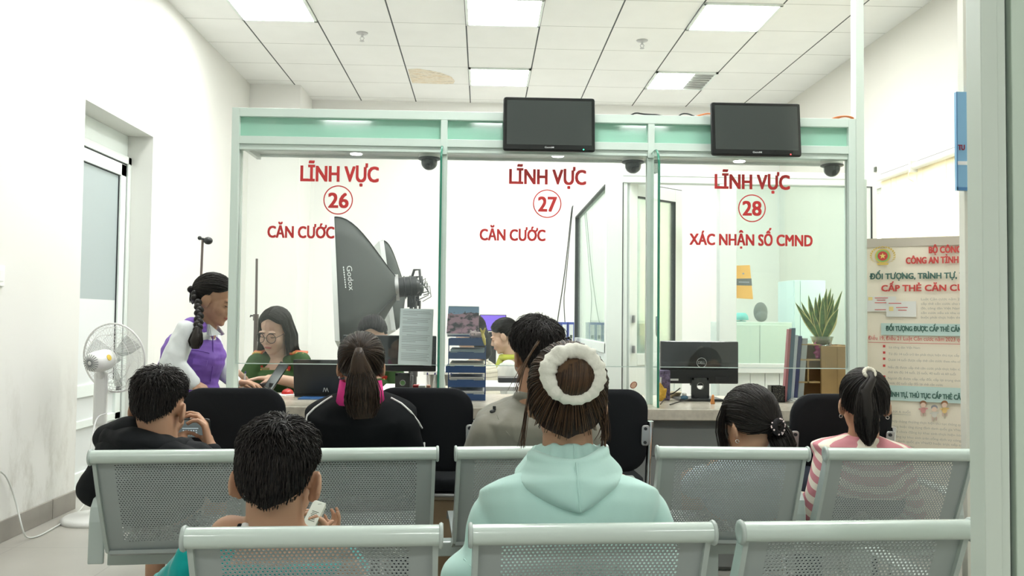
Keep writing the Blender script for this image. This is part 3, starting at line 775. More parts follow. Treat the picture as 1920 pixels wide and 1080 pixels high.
def counter_chair(label=None):
    t = thing('counter_chair', label, 'chair', (0, 0, 0), 'black chairs at the counter')
    tilt = 0.14
    m = MB(); pillow_slab(m, rrect(0.402, 0.34, 0.085), 0.04, lambda x, y, z: V((x, 0.0 + y - (z) * tilt + 0.018 * (1 - (x / 0.2) ** 2), 0.705 + z)))
    obj('backrest', m, FABRIC, t, local=True)
    m = MB(); pillow_slab(m, rrect(0.44, 0.42, 0.09), 0.06, lambda x, y, z: V((x, 0.27 + z, 0.47 + y))); obj('seat', m, FABRIC, t, local=True)
    m = MB(); pillow_slab(m, rrect(0.43, 0.41, 0.09), 0.022, lambda x, y, z: V((x, 0.27 + z, 0.432 + y))); obj('seat_shell', m, STEEL, t, local=True)
    for s in (-1, 1):
        m = MB(); m.tube([(s * 0.214, -0.002, 0.745), (s * 0.214, 0.03, 0.56), (s * 0.214, 0.045, 0.44), (s * 0.214, 0.02, 0.2), (s * 0.214, -0.03, 0.012)], 0.0125, 12); obj('back_leg', m, CHROME, t, local=True)
        m = MB(); m.tube([(s * 0.214, 0.045, 0.425), (s * 0.214, 0.42, 0.425), (s * 0.214, 0.455, 0.41), (s * 0.214, 0.465, 0.37), (s * 0.214, 0.48, 0.012)], 0.0125, 12); obj('front_leg', m, CHROME, t, local=True)
        m = MB(); pillow_slab(m, rrect(0.034, 0.085, 0.012, 4), 0.006, lambda x, y, z: V((s * 0.19 + x, -0.022 + y - z * tilt, 0.69 + z)))
        br = obj('bracket', m, STEEL, t, local=True)
        for dz in (-0.028, 0.028):
            m = MB(); m.cyl((s * 0.188, -0.03 - dz * tilt, 0.69 + dz), (s * 0.188, -0.02 - dz * tilt, 0.69 + dz), 0.0065, seg=10); obj('bolt', m, GASKET, br, local=True)
    return t
ch0 = counter_chair('black padded counter chair at the left, in front of the green uniform')
def put_chair(px, Y, rz, label=None):
    o = ch0 if label is None else copy_tree(ch0)
    if label: o['label'] = label
    o.location = (P(px, 700, Y).x, Y, 0); o.rotation_euler = (0, 0, rz)
put_chair(440, 3.42, math.radians(4))
put_chair(795, 3.50, math.radians(-3), 'empty black counter chair right of the person in the pink collared jacket')
put_chair(1122, 3.50, math.radians(2), 'black counter chair right of the grey jacket, behind the mint hooded top')
put_chair(1574, 3.36, math.radians(1), 'black counter chair at the right, in front of the girl with a white hair tie')
def stool(x, y, label):
    t = thing('stool', label, 'stool', (x, y, 0), 'round stools at the counter')
    m = MB(); m.lathe([(0.001, 0.40), (0.15, 0.40), (0.165, 0.415), (0.165, 0.44), (0.15, 0.455), (0.001, 0.458)], (x, y, 0)); obj('seat', m, FABRIC, t)
    for k in range(4):
        a = PI / 4 + PI / 2 * k; m = MB(); m.tube([(x + 0.09 * math.cos(a), y + 0.09 * math.sin(a), 0.405), (x + 0.16 * math.cos(a), y + 0.16 * math.sin(a), 0.0)], 0.011, 10); obj('leg', m, CHROME, t)

# ------------------------------------------------------------------ hanging monitors, cameras, cables
SCREEN = mat('dark_screen', (0.045, 0.055, 0.052), 0.16, spec=0.7)
def wall_screen(pts, label, led, reflect=False):
    (x0, y0), (x1, y1) = pts
    Y = PY - 0.06
    A = P(x0, y0, Y); B = P(x1, y1, Y); c = (A + B) / 2; w, h = B.x - A.x, A.z - B.z
    t = thing('display_screen', label, 'monitor', (c.x, Y, B.z), 'black display screens over the counter')
    R = Matrix.Rotation(math.radians(-5), 3, 'X')
    pl = lambda x, y, z: c + R @ V((x, y, z))
    m = MB(); pillow_slab(m, rrect(w, h, 0.012, 4), 0.03, lambda x, y, z: pl(x, y + 0.016, z)); o = obj('housing', m, BLACKP, t)
    bx_, bz_ = w / 2 - 0.014, h / 2 - 0.014
    m = MB(); m.quadslab([pl(-bx_ - 0.008, -0.0005, -bz_ - 0.008), pl(bx_ + 0.008, -0.0005, -bz_ - 0.008), pl(bx_ + 0.008, -0.0005, bz_ + 0.008), pl(-bx_ - 0.008, -0.0005, bz_ + 0.008)], R @ V((0, 1, 0)), 0.004); obj('bezel', m, BLACKG, t)
    m = MB(); m.quadslab([pl(-bx_ + 0.004, -0.0012, -bz_ + 0.014), pl(bx_ - 0.004, -0.0012, -bz_ + 0.014), pl(bx_ - 0.004, -0.0012, bz_ - 0.004), pl(-bx_ + 0.004, -0.0012, bz_ - 0.004)], R @ V((0, 1, 0)), 0.001); obj('screen', m, SCREEN, t)
    m = MB(); text_fit('GemiM', m, pl(-0.022, -0.0016, -bz_ - 0.002), R @ V((1, 0, 0)), R @ V((0, 0, 1)), 0.044, 0.008, 0.01); obj('brand_lettering', m, mat('pale_lettering', (0.6, 0.62, 0.62), 0.5), t)
    m = MB(); m.ell(pl(w * 0.37, -0.001, -bz_ - 0.006), 0.003, seg=8, rings=6); obj('indicator_lamp', m, led, t)
    m = MB(); m.bar((c.x - 0.05, Y + 0.03, c.z - 0.03), (c.x + 0.05, PY + 0.024, c.z + 0.03)); obj('mount', m, BLACKP, t)
    return t
LEDG = mat('green_led', (0, 0.5, 0.2), 0.3, emit=((0.05, 1, 0.4), 4)); LEDR = mat('red_led', (0.5, 0.02, 0.02), 0.3, emit=((1, 0.05, 0.05), 4))
wall_screen(((944, 179), (1116, 285)), 'black display screen hung above window 27, green lamp', LEDG)
wall_screen(((1334, 189), (1503, 294)), 'black display screen hung above window 28, red lamp', LEDR)
DOME = mat('smoky_dome', (0.05, 0.055, 0.055), 0.08, coat=0.5)
def dome_cam(px, py, label):
    c = P(px, py, PY + 0.2); c.z = ZR + 0.008
    t = thing('dome_camera', label, 'security camera', c, 'dome cameras under the canopy')
    m = MB(); m.lathe([(0.001, 0), (0.055, 0), (0.055, -0.028), (0.05, -0.034), (0.001, -0.034)], c); obj('camera_base', m, WHITEP, t)
    m = MB(); m.lathe([(0.056, -0.030), (0.058, -0.036), (0.05, -0.040), (0.03, -0.041)], c); obj('rim', m, BLACKP, t)
    m = MB(); m.ell(c - V((0, 0, 0.052)), (0.042, 0.042, 0.040)); d = obj('dome', m, DOME, t)
    m = MB(); m.cyl(c + V((0.0, -0.03, -0.07)), c + V((-0.005, -0.043, -0.082)), 0.012); m.box(c + V((0.012, -0.038, -0.055)), (0.02, 0.012, 0.02)); obj('lens', m, BLACKG, d)
dome_cam(805, 300, 'dark dome camera under the canopy at the right of window 26')
dome_cam(1187, 305, 'dark dome camera under the canopy at the right of window 27')
dome_cam(1560, 315, 'dark dome camera under the canopy at the right of window 28')
downlight(668, 284, 'round downlight under the canopy of window 26')
downlight(1046, 288, 'round downlight under the canopy of window 27')
downlight(1386, 298, 'round downlight under the canopy of window 28')
def cable(name, pts, r, mt, label, cat='cable', group=None):
    m = MB()
    # smooth the path
    q = [V(p) for p in pts]
    for _ in range(2):
        n = [q[0]]
        for i in range(len(q) - 1): n += [q[i] * 0.75 + q[i + 1] * 0.25, q[i] * 0.25 + q[i + 1] * 0.75]
        q = n + [q[-1]]
    m.tube(q, r, 7); o = centre(obj(name, m, mt)); tag(o, label, cat, group); return o
BCAB = mat('black_cable', (0.012, 0.012, 0.012), 0.5); OCAB = mat('orange_cable', (0.55, 0.17, 0.05), 0.5)
tz = ZT + 0.005
def on_top(px, up, dy=0.03): p = P(px, 215, PY + dy); return (p.x, p.y, tz + up)
cable('black_cable', [on_top(1183, 0), on_top(1192, .012), on_top(1205, .006), on_top(1220, 0.004), on_top(1232, .004), on_top(1250, .001, .06)], 0.004, BCAB, 'black cable looped on top of the partition right of the left screen')
cable('black_cable', [on_top(1270, 0, .06), on_top(1278, .012), on_top(1290, .012), on_top(1300, .002), on_top(1312, 0, .06)], 0.0035, BCAB, 'short black cable on the partition top just left of the right screen')
cable('orange_cable', [on_top(1300, 0, .05), on_top(1312, .008, .04), on_top(1330, .02, .04), on_top(1345, .012, .06)], 0.004, OCAB, 'orange cable passing behind the right screen on the partition top')
for i, (dy, lab) in enumerate(((0.01, 'nearest strand of the orange cable bundle at the right end of the partition top'), (0.025, 'middle strand of the orange cable bundle at the right end of the partition top'), (0.04, 'far strand of the orange cable bundle at the right end of the partition top'))):
    cable('orange_cable', [on_top(1555 + 6 * i, 0, .05 + dy), on_top(1568, .004, dy), on_top(1583, .010 + .004 * i, dy), on_top(1595, .006 + .003 * i, dy), on_top(1600, 0, dy)], 0.0045, OCAB, lab, group='orange cable bundle')

# ------------------------------------------------------------------ pedestal fan
fan = thing('pedestal_fan', 'white pedestal fan by the recessed door on the left', 'fan', (P(190, 700, 4.98).x, 4.98, 0))
fb = fan.location
fh = P(222, 670, 4.98)
ax = V((0.24, 0.96, 0.10)).normalized()
hub = P(196, 684, 4.78)
ctr = P(214, 671, 5.0); Rf = 0.196
m = MB(); m.lathe([(0.001, 0), (0.19, 0), (0.19, 0.015), (0.17, 0.03), (0.05, 0.04), (0.03, 0.07), (0.001, 0.07)], (fb.x, fb.y, 0)); obj('base', m, WHITEP, fan)
pt_ = P(196, 708, 4.93)
m = MB(); m.cyl((fb.x, fb.y, 0.05), (fb.x, fb.y, 0.6), 0.022); m.cyl((fb.x, fb.y, 0.55), (fb.x, fb.y, pt_.z), 0.017); obj('pole', m, WHITEP, fan)
m = MB(); m.box((fb.x, fb.y - 0.0, pt_.z - 0.12), (0.07, 0.06, 0.30), Matrix.Rotation(0.3, 3, 'Z')); obj('control_box', m, WHITEP, fan, 0.012)
m = MB(); back = ctr - ax * 0.20
m.lathe([(0.001, -0.005), (0.035, 0.0), (0.052, 0.018), (0.058, 0.05), (0.060, 0.12), (0.055, 0.15), (0.03, 0.165), (0.001, 0.17)], back, ax, 28); mo = obj('motor_housing', m, WHITEP, fan)
m = MB()
xo = ax.orthogonal().normalized(); yo = ax.cross(xo)
for k in range(20):
    a = 2 * PI * k / 20; d = xo * math.cos(a) + yo * math.sin(a)
    m.tube([back + d * 0.012 - ax * 0.0045, back + d * 0.032 - ax * 0.001, back + d * 0.046 + ax * 0.008], 0.0022, 5)
obj('vent_slot', m, mat('vent_grey', (0.25, 0.26, 0.26), 0.6), mo, label='ring of dark vent slots')
m = MB(); sp_ = back + ax * 0.085; sd = (C0 - sp_).normalized(); sd = (sd - ax * sd.dot(ax)).normalized(); sd = (sd + V((0.3, 0, 0.25))).normalized(); sd = (sd - ax * sd.dot(ax)).normalized()
m.cyl(sp_ + sd * 0.055, sp_ + sd * 0.0605, 0.017, seg=18); obj('yellow_sticker', m, mat('yellow_sticker', (0.75, 0.55, 0.08), 0.5), mo)
m = MB(); m.tube([V((fb.x, fb.y, pt_.z - 0.02)), (V((fb.x, fb.y, pt_.z)) + sp_) / 2 + V((0, 0, 0.0)), sp_ - V((0, 0, 0.03))], 0.02, 12); obj('neck', m, WHITEP, fan)
WIRE = mat('fan_guard_wire', (0.72, 0.72, 0.70), 0.35)
m = MB()
for s, dep in ((-1, 0.075), (1, 0.06)):
    for rr, dd in ((0.4, 0.95), (0.7, 0.7), (0.9, 0.4)): m.torus(ctr + ax * s * dep * dd, Rf * rr, 0.0013, ax, 40, 5)
    for k in range(56):
        a = 2 * PI * k / 56; d = xo * math.cos(a) + yo * math.sin(a); d2 = xo * math.cos(a + 0.25) + yo * math.sin(a + 0.25)
        m.tube([ctr + ax * s * dep + d * 0.05, ctr + ax * s * dep * 0.85 + (d + d2) * 0.5 * Rf * 0.55, ctr + ax * s * dep * 0.5 + d2 * Rf * 0.86, ctr + ax * s * 0.006 + d2 * Rf], 0.0009, 4)
m.torus(ctr, Rf, 0.0055, ax, 48, 8)
obj('guard', m, WIRE, fan)
m = MB()
for k in range(3):
    a0 = 2 * PI * k / 3; vs = []; N_ = 10
    for i in range(N_ + 1):
        r_ = 0.035 + (Rf * 0.85 - 0.035) * i / N_; wdt = 0.9 - 0.35 * i / N_
        for j in range(7):
            a = a0 + wdt * (j / 6 - 0.3) ; tw = (j / 6 - 0.5) * 0.05
            vs.append(ctr + (xo * math.cos(a) + yo * math.sin(a)) * r_ + ax * tw)
    vs2 = [v + ax * 0.002 for v in vs]; n7 = 7
    fs = []
    for i in range(N_):
        for j in range(6): q = (i * 7 + j, i * 7 + j + 1, (i + 1) * 7 + j + 1, (i + 1) * 7 + j); fs += [q, tuple(len(vs) + z for z in q[::-1])]
    m.add(vs + vs2, fs, True)
m.lathe([(0.001, -0.03), (0.03, -0.03), (0.034, 0.0), (0.028, 0.03), (0.001, 0.035)], ctr, ax, 20)
obj('fan_blades', m, glass_mat('translucent_blade', (0.90, 0.90, 0.90), 0.6, 0.25, (0.75, 0.77, 0.77), 0.1), fan)

# wall switch and loose wire on the left
c = PX(0, 520, XL)
m = MB(); m.bar((XL, c.y - 0.09, c.z - 0.045), (XL + 0.012, c.y + 0.024, c.z + 0.06)); t = thing('wall_switch', 'white wall switch at the left edge of the photo', 'switch', (XL, c.y, c.z)); obj('plate', m, WHITEP, t, 0.003)
m = MB(); m.bar((XL + 0.012, c.y - 0.03, c.z - 0.02), (XL + 0.017, c.y + 0.004, c.z + 0.035)); obj('rocker', m, WHITEP, t, 0.002)
w_ = [PX(0, 883, XL + 0.02), PX(14, 895, XL + 0.02), PX(30, 940, XL + 0.03)]
gz = 0.006
w_ += [PZ(42, 995, 0.06), PZ(50, 1010, gz), PZ(72, 1006, gz), PZ(100, 990, gz), PZ(130, 973, gz), PZ(155, 952, gz), PZ(163, 935, gz)]
cable('white_wire', w_, 0.0045, mat('white_wire', (0.62, 0.64, 0.6), 0.5), 'thin white wire hanging down the left wall and along the floor', 'wire')
w_ = [V((fb.x + 0.05, fb.y - 0.05, 0.01)), P(178, 860, 4.7), P(172, 820, 4.75), P(176, 790, 4.8), P(186, 775, 4.9)]
cable('fan_cable', [P(163, 900, 4.7), P(170, 840, 4.75), P(176, 800, 4.8), P(183, 780, 4.88), P(200, 775, 4.93)], 0.004, mat('white_cord', (0.75, 0.76, 0.74), 0.5), 'white power cord looping beside the pedestal fan', 'cord')
# ------------------------------------------------------------------ people: bodies, clothes, hair
def skin(name, col): return mat(name, col, 0.5, spec=0.35, sss=0.08, bump=(120, 0.05, 0.001))
SKIN = skin('skin_tan', (0.50, 0.29, 0.185)); SKIN_L = skin('skin_light', (0.62, 0.42, 0.31)); SKIN_D = skin('skin_brown', (0.44, 0.25, 0.155))
LIP = mat('lips', (0.45, 0.15, 0.13), 0.4); EYEW = mat('eye_white', (0.75, 0.73, 0.7), 0.2); IRIS = mat('dark_iris', (0.012, 0.008, 0.006), 0.1)
def hairmat(name, c1, c2, rough=0.46):
    m = mat(name, c1, rough, spec=0.3)
    nt = m.node_tree; b = nt.nodes['Principled BSDF']; b.inputs['Specular IOR Level'].default_value = 0.3
    g = nt.nodes.new('ShaderNodeNewGeometry'); r = nt.nodes.new('ShaderNodeValToRGB')
    r.color_ramp.elements[0].color = (*c1, 1); r.color_ramp.elements[1].color = (*c2, 1)
    nt.links.new(g.outputs['Random Per Island'], r.inputs[0]); nt.links.new(r.outputs[0], b.inputs['Base Color']); return m
HBLACK = hairmat('black_hair', (0.006, 0.005, 0.005), (0.022, 0.017, 0.014)); HBROWN = hairmat('brown_hair', (0.016, 0.009, 0.006), (0.115, 0.062, 0.03), 0.42)
HDBROWN = hairmat('dark_brown_hair', (0.010, 0.007, 0.005), (0.05, 0.03, 0.018), 0.4)
SHOE = mat('dark_shoe', (0.03, 0.03, 0.032), 0.5)

def frame(yaw, pitch=0, roll=0):
    """columns: right, face direction, up. yaw 0 looks away (+Y), positive turns left; pitch > 0 looks down; roll > 0 tilts to the right"""
    return Matrix.Rotation(yaw, 3, 'Z') @ Matrix.Rotation(-pitch, 3, 'X') @ Matrix.Rotation(roll, 3, 'Y')

class Head:
    def __init__(s, c, yaw=0, pitch=0, roll=0, k=1.0, kw=1.0, ear=0.082):
        s.ear = ear; s.c = V(c); s.R = frame(yaw, pitch, roll); s.k = k; s.kw = kw
    def __call__(s, x, y, z): return s.c + s.R @ V((x * s.k * s.kw, y * s.k, z * s.k))
    def sc(s, r): return (r[0] * s.k * s.kw, r[1] * s.k, r[2] * s.k)
    def ell(s, m, c, r, rot=None, seg=18, rings=12): m.ell(s(*c), s.sc(r), s.R if rot is None else s.R @ rot, seg, rings)
    def build(s, m, nb, neck=0.055):
        k = s.k
        s.ell(m, (0, -0.018, 0.032), (0.074, 0.096, 0.086)); s.ell(m, (0, 0.032, -0.03), (0.063, 0.062, 0.088)); s.ell(m, (0, 0.02, -0.055), (0.06, 0.06, 0.05))
        s.ell(m, (0, 0.048, -0.085), (0.042, 0.040, 0.033)); s.ell(m, (0, 0.072, -0.100), (0.020, 0.018, 0.016))
        for q in (-1, 1):
            s.ell(m, (q * 0.036, 0.055, -0.036), (0.026, 0.030, 0.030)); s.ell(m, (q * 0.010, 0.095, -0.037), (0.0085, 0.010, 0.007))
            e = Matrix.Rotation(q * 0.45, 3, 'Z') @ Matrix.Rotation(-0.15, 3, 'X')
            s.ell(m, (q * s.ear, -0.012, -0.010), (0.0075, 0.021, 0.033), e); s.ell(m, (q * 0.074, -0.002, -0.033), (0.008, 0.011, 0.013), e); s.ell(m, (q * (s.ear - 0.008), 0.0, -0.012), (0.010, 0.014, 0.026))
            s.ell(m, (q * 0.030, 0.080, 0.019), (0.022, 0.012, 0.008))
        m.capsule(s(0, 0.084, 0.006), s(0, 0.102, -0.030), 0.008 * k, 0.0115 * k)
        s.ell(m, (0, 0.087, -0.060), (0.022, 0.012, 0.010)); s.ell(m, (0, 0.085, -0.073), (0.018, 0.011, 0.008))
        m.capsule(s(0, -0.022, -0.04), V(nb) + V((0, 0, -0.02)), neck * k * 0.98, neck * 1.12 * k, 24)
    def face(s, parent, lookdown=True, brow=HBLACK, skin_=None):
        m = MB()
        pts = [s(x, 0.096 - abs(x) * 12 * abs(x), -0.0655 + 0.0012 * math.cos(x * 150)) for x in [-0.021 + 0.0042 * i for i in range(11)]]
        m.tube(pts, [0.002, 0.0045, 0.0058, 0.0062, 0.0062, 0.006, 0.0062, 0.0062, 0.0058, 0.0045, 0.002], 8)
        obj('lips', m, LIP, parent)
        for q in (-1, 1):
            m = MB(); s.ell(m, (q * 0.031, 0.076, -0.001), (0.0135, 0.0125, 0.011)); e = obj('eye', m, (skin_ or SKIN_L) if lookdown else EYEW, parent)
            m = MB()
            z0 = -0.007 if lookdown else 0.004
            m.tube([s(q * (0.031 + 0.015 * t), 0.0895 - 0.008 * t * t, z0 - 0.002 * (t * t) * (-1 if lookdown else 1)) for t in [-1 + 0.25 * i for i in range(9)]], 0.0014, 6); obj('eyelashes', m, IRIS, e)
            if not lookdown:
                m = MB(); s.ell(m, (q * 0.031, 0.084, -0.001), (0.006, 0.006, 0.006)); obj('iris', m, IRIS, e)
            m = MB(); m.tube([s(q * (0.032 + 0.019 * t), 0.0915 - 0.010 * max(t, -0.4) ** 2, 0.0185 - 0.004 * t * t) for t in [-1 + 0.25 * i for i in range(9)]], [0.0012, 0.0022, 0.0026, 0.0028, 0.0028, 0.0026, 0.0022, 0.0017, 0.001], 6); obj('eyebrow', m, brow, parent)
    # hair shell -----------------------------------------------------------------
    def surf(s, d, off=0.0, rad=(0.082, 0.104, 0.094), c=(0, -0.018, 0.034)):
        d = V(d).normalized(); return s.c + s.R @ V(((c[0] + d.x * (rad[0] + off)) * s.k * s.kw, (c[1] + d.y * (rad[1] + off)) * s.k, (c[2] + d.z * (rad[2] + off) * (2.0 if d.z < 0 else 1.0)) * s.k))
    def nrm(s, d): return (s.R @ V(d)).normalized()

def hairline(az, front=62, side=92, nape=122):
    """polar angle (degrees from the crown) where hair ends; az 0 = face, pi = nape"""
    a = abs((az + PI) % (2 * PI) - PI) / PI
    if a < 0.42: t = a / 0.42; return math.radians(front + (side - front) * (t * t * (3 - 2 * t)))
    t = (a - 0.42) / 0.58; return math.radians(side + (nape - side) * (t ** 0.42))
def short_line(az, front=60, side=86, nape=121):
    """short back and sides: clear of the ears, down to the nape"""
    a = abs((az + PI) % (2 * PI) - PI) / PI
    if a < 0.40: t = a / 0.40; return math.radians(front + (side - front) * (t * t * (3 - 2 * t)))
    if a < 0.60: return math.radians(side + 6 * (a - 0.40) / 0.2)
    t = (a - 0.60) / 0.40; return math.radians(side + 6 + (nape - side - 6) * (t ** 0.38))
def hdir(az, ph): return V((math.sin(ph) * math.sin(az), math.sin(ph) * math.cos(az), math.cos(ph)))

def hair_cap(head, mats, parent, hl=hairline, off=0.0, rad=(0.082, 0.104, 0.094), lumps=0.0, name='hair'):
    m = MB(); NA, NP = 48, 16; outer = []; inner = []
    for j in range(NP + 1):
        for i in range(NA):
            az = 2 * PI * i / NA; t = j / NP; ph = max(hl(az) * t, 0.001); d = hdir(az, ph)
            e = lumps * noise.noise(d * 4.0)
            edge = 1 - max(0, (t - 0.8) / 0.2) ** 2
            outer.append(head.surf(d, off + e - 0.007 * (1 - edge), rad)); inner.append(head.surf(d, -0.014, rad))
    n = NA * (NP + 1); fs = []
    for j in range(NP):
        for i in range(NA):
            q = (j * NA + i, j * NA + (i + 1) % NA, (j + 1) * NA + (i + 1) % NA, (j + 1) * NA + i); fs.append(q[::-1]); fs.append(tuple(n + z for z in q))
    fs += [(NP * NA + i, NP * NA + (i + 1) % NA, n + NP * NA + (i + 1) % NA, n + NP * NA + i) for i in range(NA)]
    m.add(outer + inner, fs, True)
    return obj(name, m, mats, parent)

def strands(name, paths, radii, mats, parent, label=None):
    """paths: list of equal-length polylines -> thin three-sided tapered locks in one hair mesh"""
    A = np.array([[tuple(p) for p in q] for q in paths]); N, M, _ = A.shape
    off = np.array(world_loc(parent)); A = A - off
    T = np.empty_like(A); T[:, 1:-1] = A[:, 2:] - A[:, :-2]; T[:, 0] = A[:, 1] - A[:, 0]; T[:, -1] = A[:, -1] - A[:, -2]
    T /= np.linalg.norm(T, axis=2, keepdims=True) + 1e-9
    ref = RNG.normal(size=(N, 1, 3)); X = ref - T * (ref * T).sum(2, keepdims=True); X /= np.linalg.norm(X, axis=2, keepdims=True) + 1e-9
    Y = np.cross(T, X); R = np.array(radii)[None, :, None] * RNG.uniform(0.7, 1.3, (N, 1, 1))
    ring = np.stack([A + (X * math.cos(a) + Y * math.sin(a)) * R for a in (0, 2 * PI / 3, 4 * PI / 3)], axis=2)  # N,M,3,3
    vs = ring.reshape(-1, 3)
    base = (np.arange(N) * M * 3)[:, None, None] + (np.arange(M - 1) * 3)[None, :, None]
    k = np.arange(3)[None, None, :]; k2 = (k + 1) % 3
    f = np.stack([base + k, base + k2, base + 3 + k2, base + 3 + k], axis=-1).reshape(-1, 4)
    me = bpy.data.meshes.new(name)
    me.vertices.add(len(vs)); me.vertices.foreach_set('co', vs.ravel())
    me.loops.add(len(f) * 4); me.loops.foreach_set('vertex_index', f.ravel().astype(np.int32))
    me.polygons.add(len(f)); me.polygons.foreach_set('loop_start', np.arange(0, len(f) * 4, 4, dtype=np.int32)); me.polygons.foreach_set('use_smooth', [True] * len(f))
    me.materials.append(mats); me.update(calc_edges=True)
    o = bpy.data.objects.new(name, me); COL.objects.link(o); o.parent = parent
    if label: o['label'] = label
    return o

def join(objs, name):
    """one hair mesh out of cap and locks"""
    import bmesh
    bm = bmesh.new(); mats = []
    for o in objs: bm.from_mesh(o.data)
    me = bpy.data.meshes.new(name); bm.to_mesh(me); bm.free()
    for mt in objs[0].data.materials: me.materials.append(mt)
    par = objs[0].parent
    for o in objs: bpy.data.objects.remove(o)
    o = bpy.data.objects.new(name, me); COL.objects.link(o); o.parent = par; return o

def rdir(hl, lo=0.0, hi=1.0, back=None):
    while True:
        d = V(RNG.normal(size=3)).normalized(); az = math.atan2(d.x, d.y); ph = math.acos(max(-1, min(1, d.z)))
        if lo * hl(az) <= ph <= hi * hl(az) and (back is None or d.y < back): return d, az, ph

def short_hair(head, mt, parent, n=2600, L=0.034, lift=0.35, whorl=(0.12, -0.5, 0.86), messy=0.35, hl=short_line, rad=(0.082, 0.104, 0.094), off=-0.003, fringe=None, lumps=0.004):
    cap = hair_cap(head, mt, parent, hl, off, rad, lumps); w = V(whorl).normalized(); paths = []
    for _ in range(n):
        d, az, ph = rdir(hl, 0, 1.01); low = min(1, ph / hl(az))
        t = (d * d.dot(w) - w); t = t.normalized() if t.length > 1e-3 else V((1, 0, 0))
        swirl = d.cross(t); jit = V(RNG.normal(size=3)) * messy; t2 = (t + swirl * 0.35 + jit); t2 = (t2 - d * t2.dot(d)).normalized()
        if d.dot(w) < -0.1 or ph > 1.2: t2 = (t2 * 0.5 + V((0, 0, -1)) * 0.8); t2 = (t2 - d * t2.dot(d)).normalized()
        l = L * (1.0 - 0.90 * max(0, (low - 0.45) / 0.55) ** 0.8) * RNG.uniform(0.6, 1.25); u = lift * RNG.uniform(0.5, 1.4) * (1 - 0.6 * max(0, low - 0.5) / 0.5)
        ps = []
        for q in (0, 0.33, 0.66, 1.0):
            h = u * l * math.sin(q * 2.0); dd = (d + t2 * (l * q / 0.095)).normalized()
            ps.append(head.surf(dd, off + 0.002 + h - 0.008 * max(0, (low - 0.85) / 0.15) ** 2, rad))
        paths.append(ps)
    s = strands('hair', paths, [0.0013, 0.0012, 0.001, 0.0003], mt, parent)
    return join([cap, s], 'hair')

def swept(head, tie, n, rad, hl, off0=0.0, jit=0.004, lo=0.25, m_=9, parting=None):
    """locks drawn over the skull from the hairline to the tie"""
    paths = []; tie = V(tie).normalized()
    for _ in range(n):
        d, az, ph = rdir(hl, lo, 1.0)
        if d.dot(tie) > 0.97: continue
        ps = []; o = RNG.uniform(-0.3, 1.0) * jit
        for i in range(m_):
            q = i / (m_ - 1); th = math.acos(max(-1, min(1, d.dot(tie)))); 
            dd = (d * math.sin((1 - q) * th) + tie * math.sin(q * th)) / max(math.sin(th), 1e-3)
            wv = math.sin(q * PI)
            ps.append(head.surf(dd, off0 + o * wv + 0.001 + 0.004 * q, rad))
        paths.append(ps)
    return paths

def tail(curve, prof, n, m_=10, jit=0.004, flat=(1, 1), spread=0.0):
    """locks along a centre curve (list of points) with radius profile"""
    c = [V(p) for p in curve]; L = [0]
    for i in range(len(c) - 1): L.append(L[-1] + (c[i + 1] - c[i]).length)
    def at(t):
        s = t * L[-1]
        for i in range(len(c) - 1):
            if s <= L[i + 1] + 1e-9: q = (s - L[i]) / max(1e-6, L[i + 1] - L[i]); return c[i].lerp(c[i + 1], q), (c[i + 1] - c[i]).normalized()
        return c[-1], (c[-1] - c[-2]).normalized()
    def pr(t):
        x = t * (len(prof) - 1); i = min(int(x), len(prof) - 2); return prof[i] + (prof[i + 1] - prof[i]) * (x - i)
    paths = []
    for _ in range(n):
        a = RNG.uniform(0, 2 * PI); rr = math.sqrt(RNG.uniform(0.15, 1)); end = RNG.uniform(0.82, 1.0); ps = []; a2 = RNG.normal() * 0.25
        for i in range(m_):
            t = end * i / (m_ - 1); p, tg = at(t); x = tg.cross(V((0, 1, 0.01))).normalized(); y = tg.cross(x)
            r = pr(t) * rr; aa = a + a2 * t; ps.append(p + x * math.cos(aa) * r * flat[0] + y * math.sin(aa) * r * flat[1] + V(RNG.normal(size=3)) * jit * 0.3 * t)
        paths.append(ps)
    return paths

def tail_core(curve, prof, mt, parent, k=0.85, name='hair'):
    m = MB(); n = len(curve); rs = []
    for i in range(n):
        x = i / (n - 1) * (len(prof) - 1); j = min(int(x), len(prof) - 2); rs.append((prof[j] + (prof[j + 1] - prof[j]) * (x - j)) * k)
    m.tube(curve, rs, 14); return obj(name, m, mt, parent)

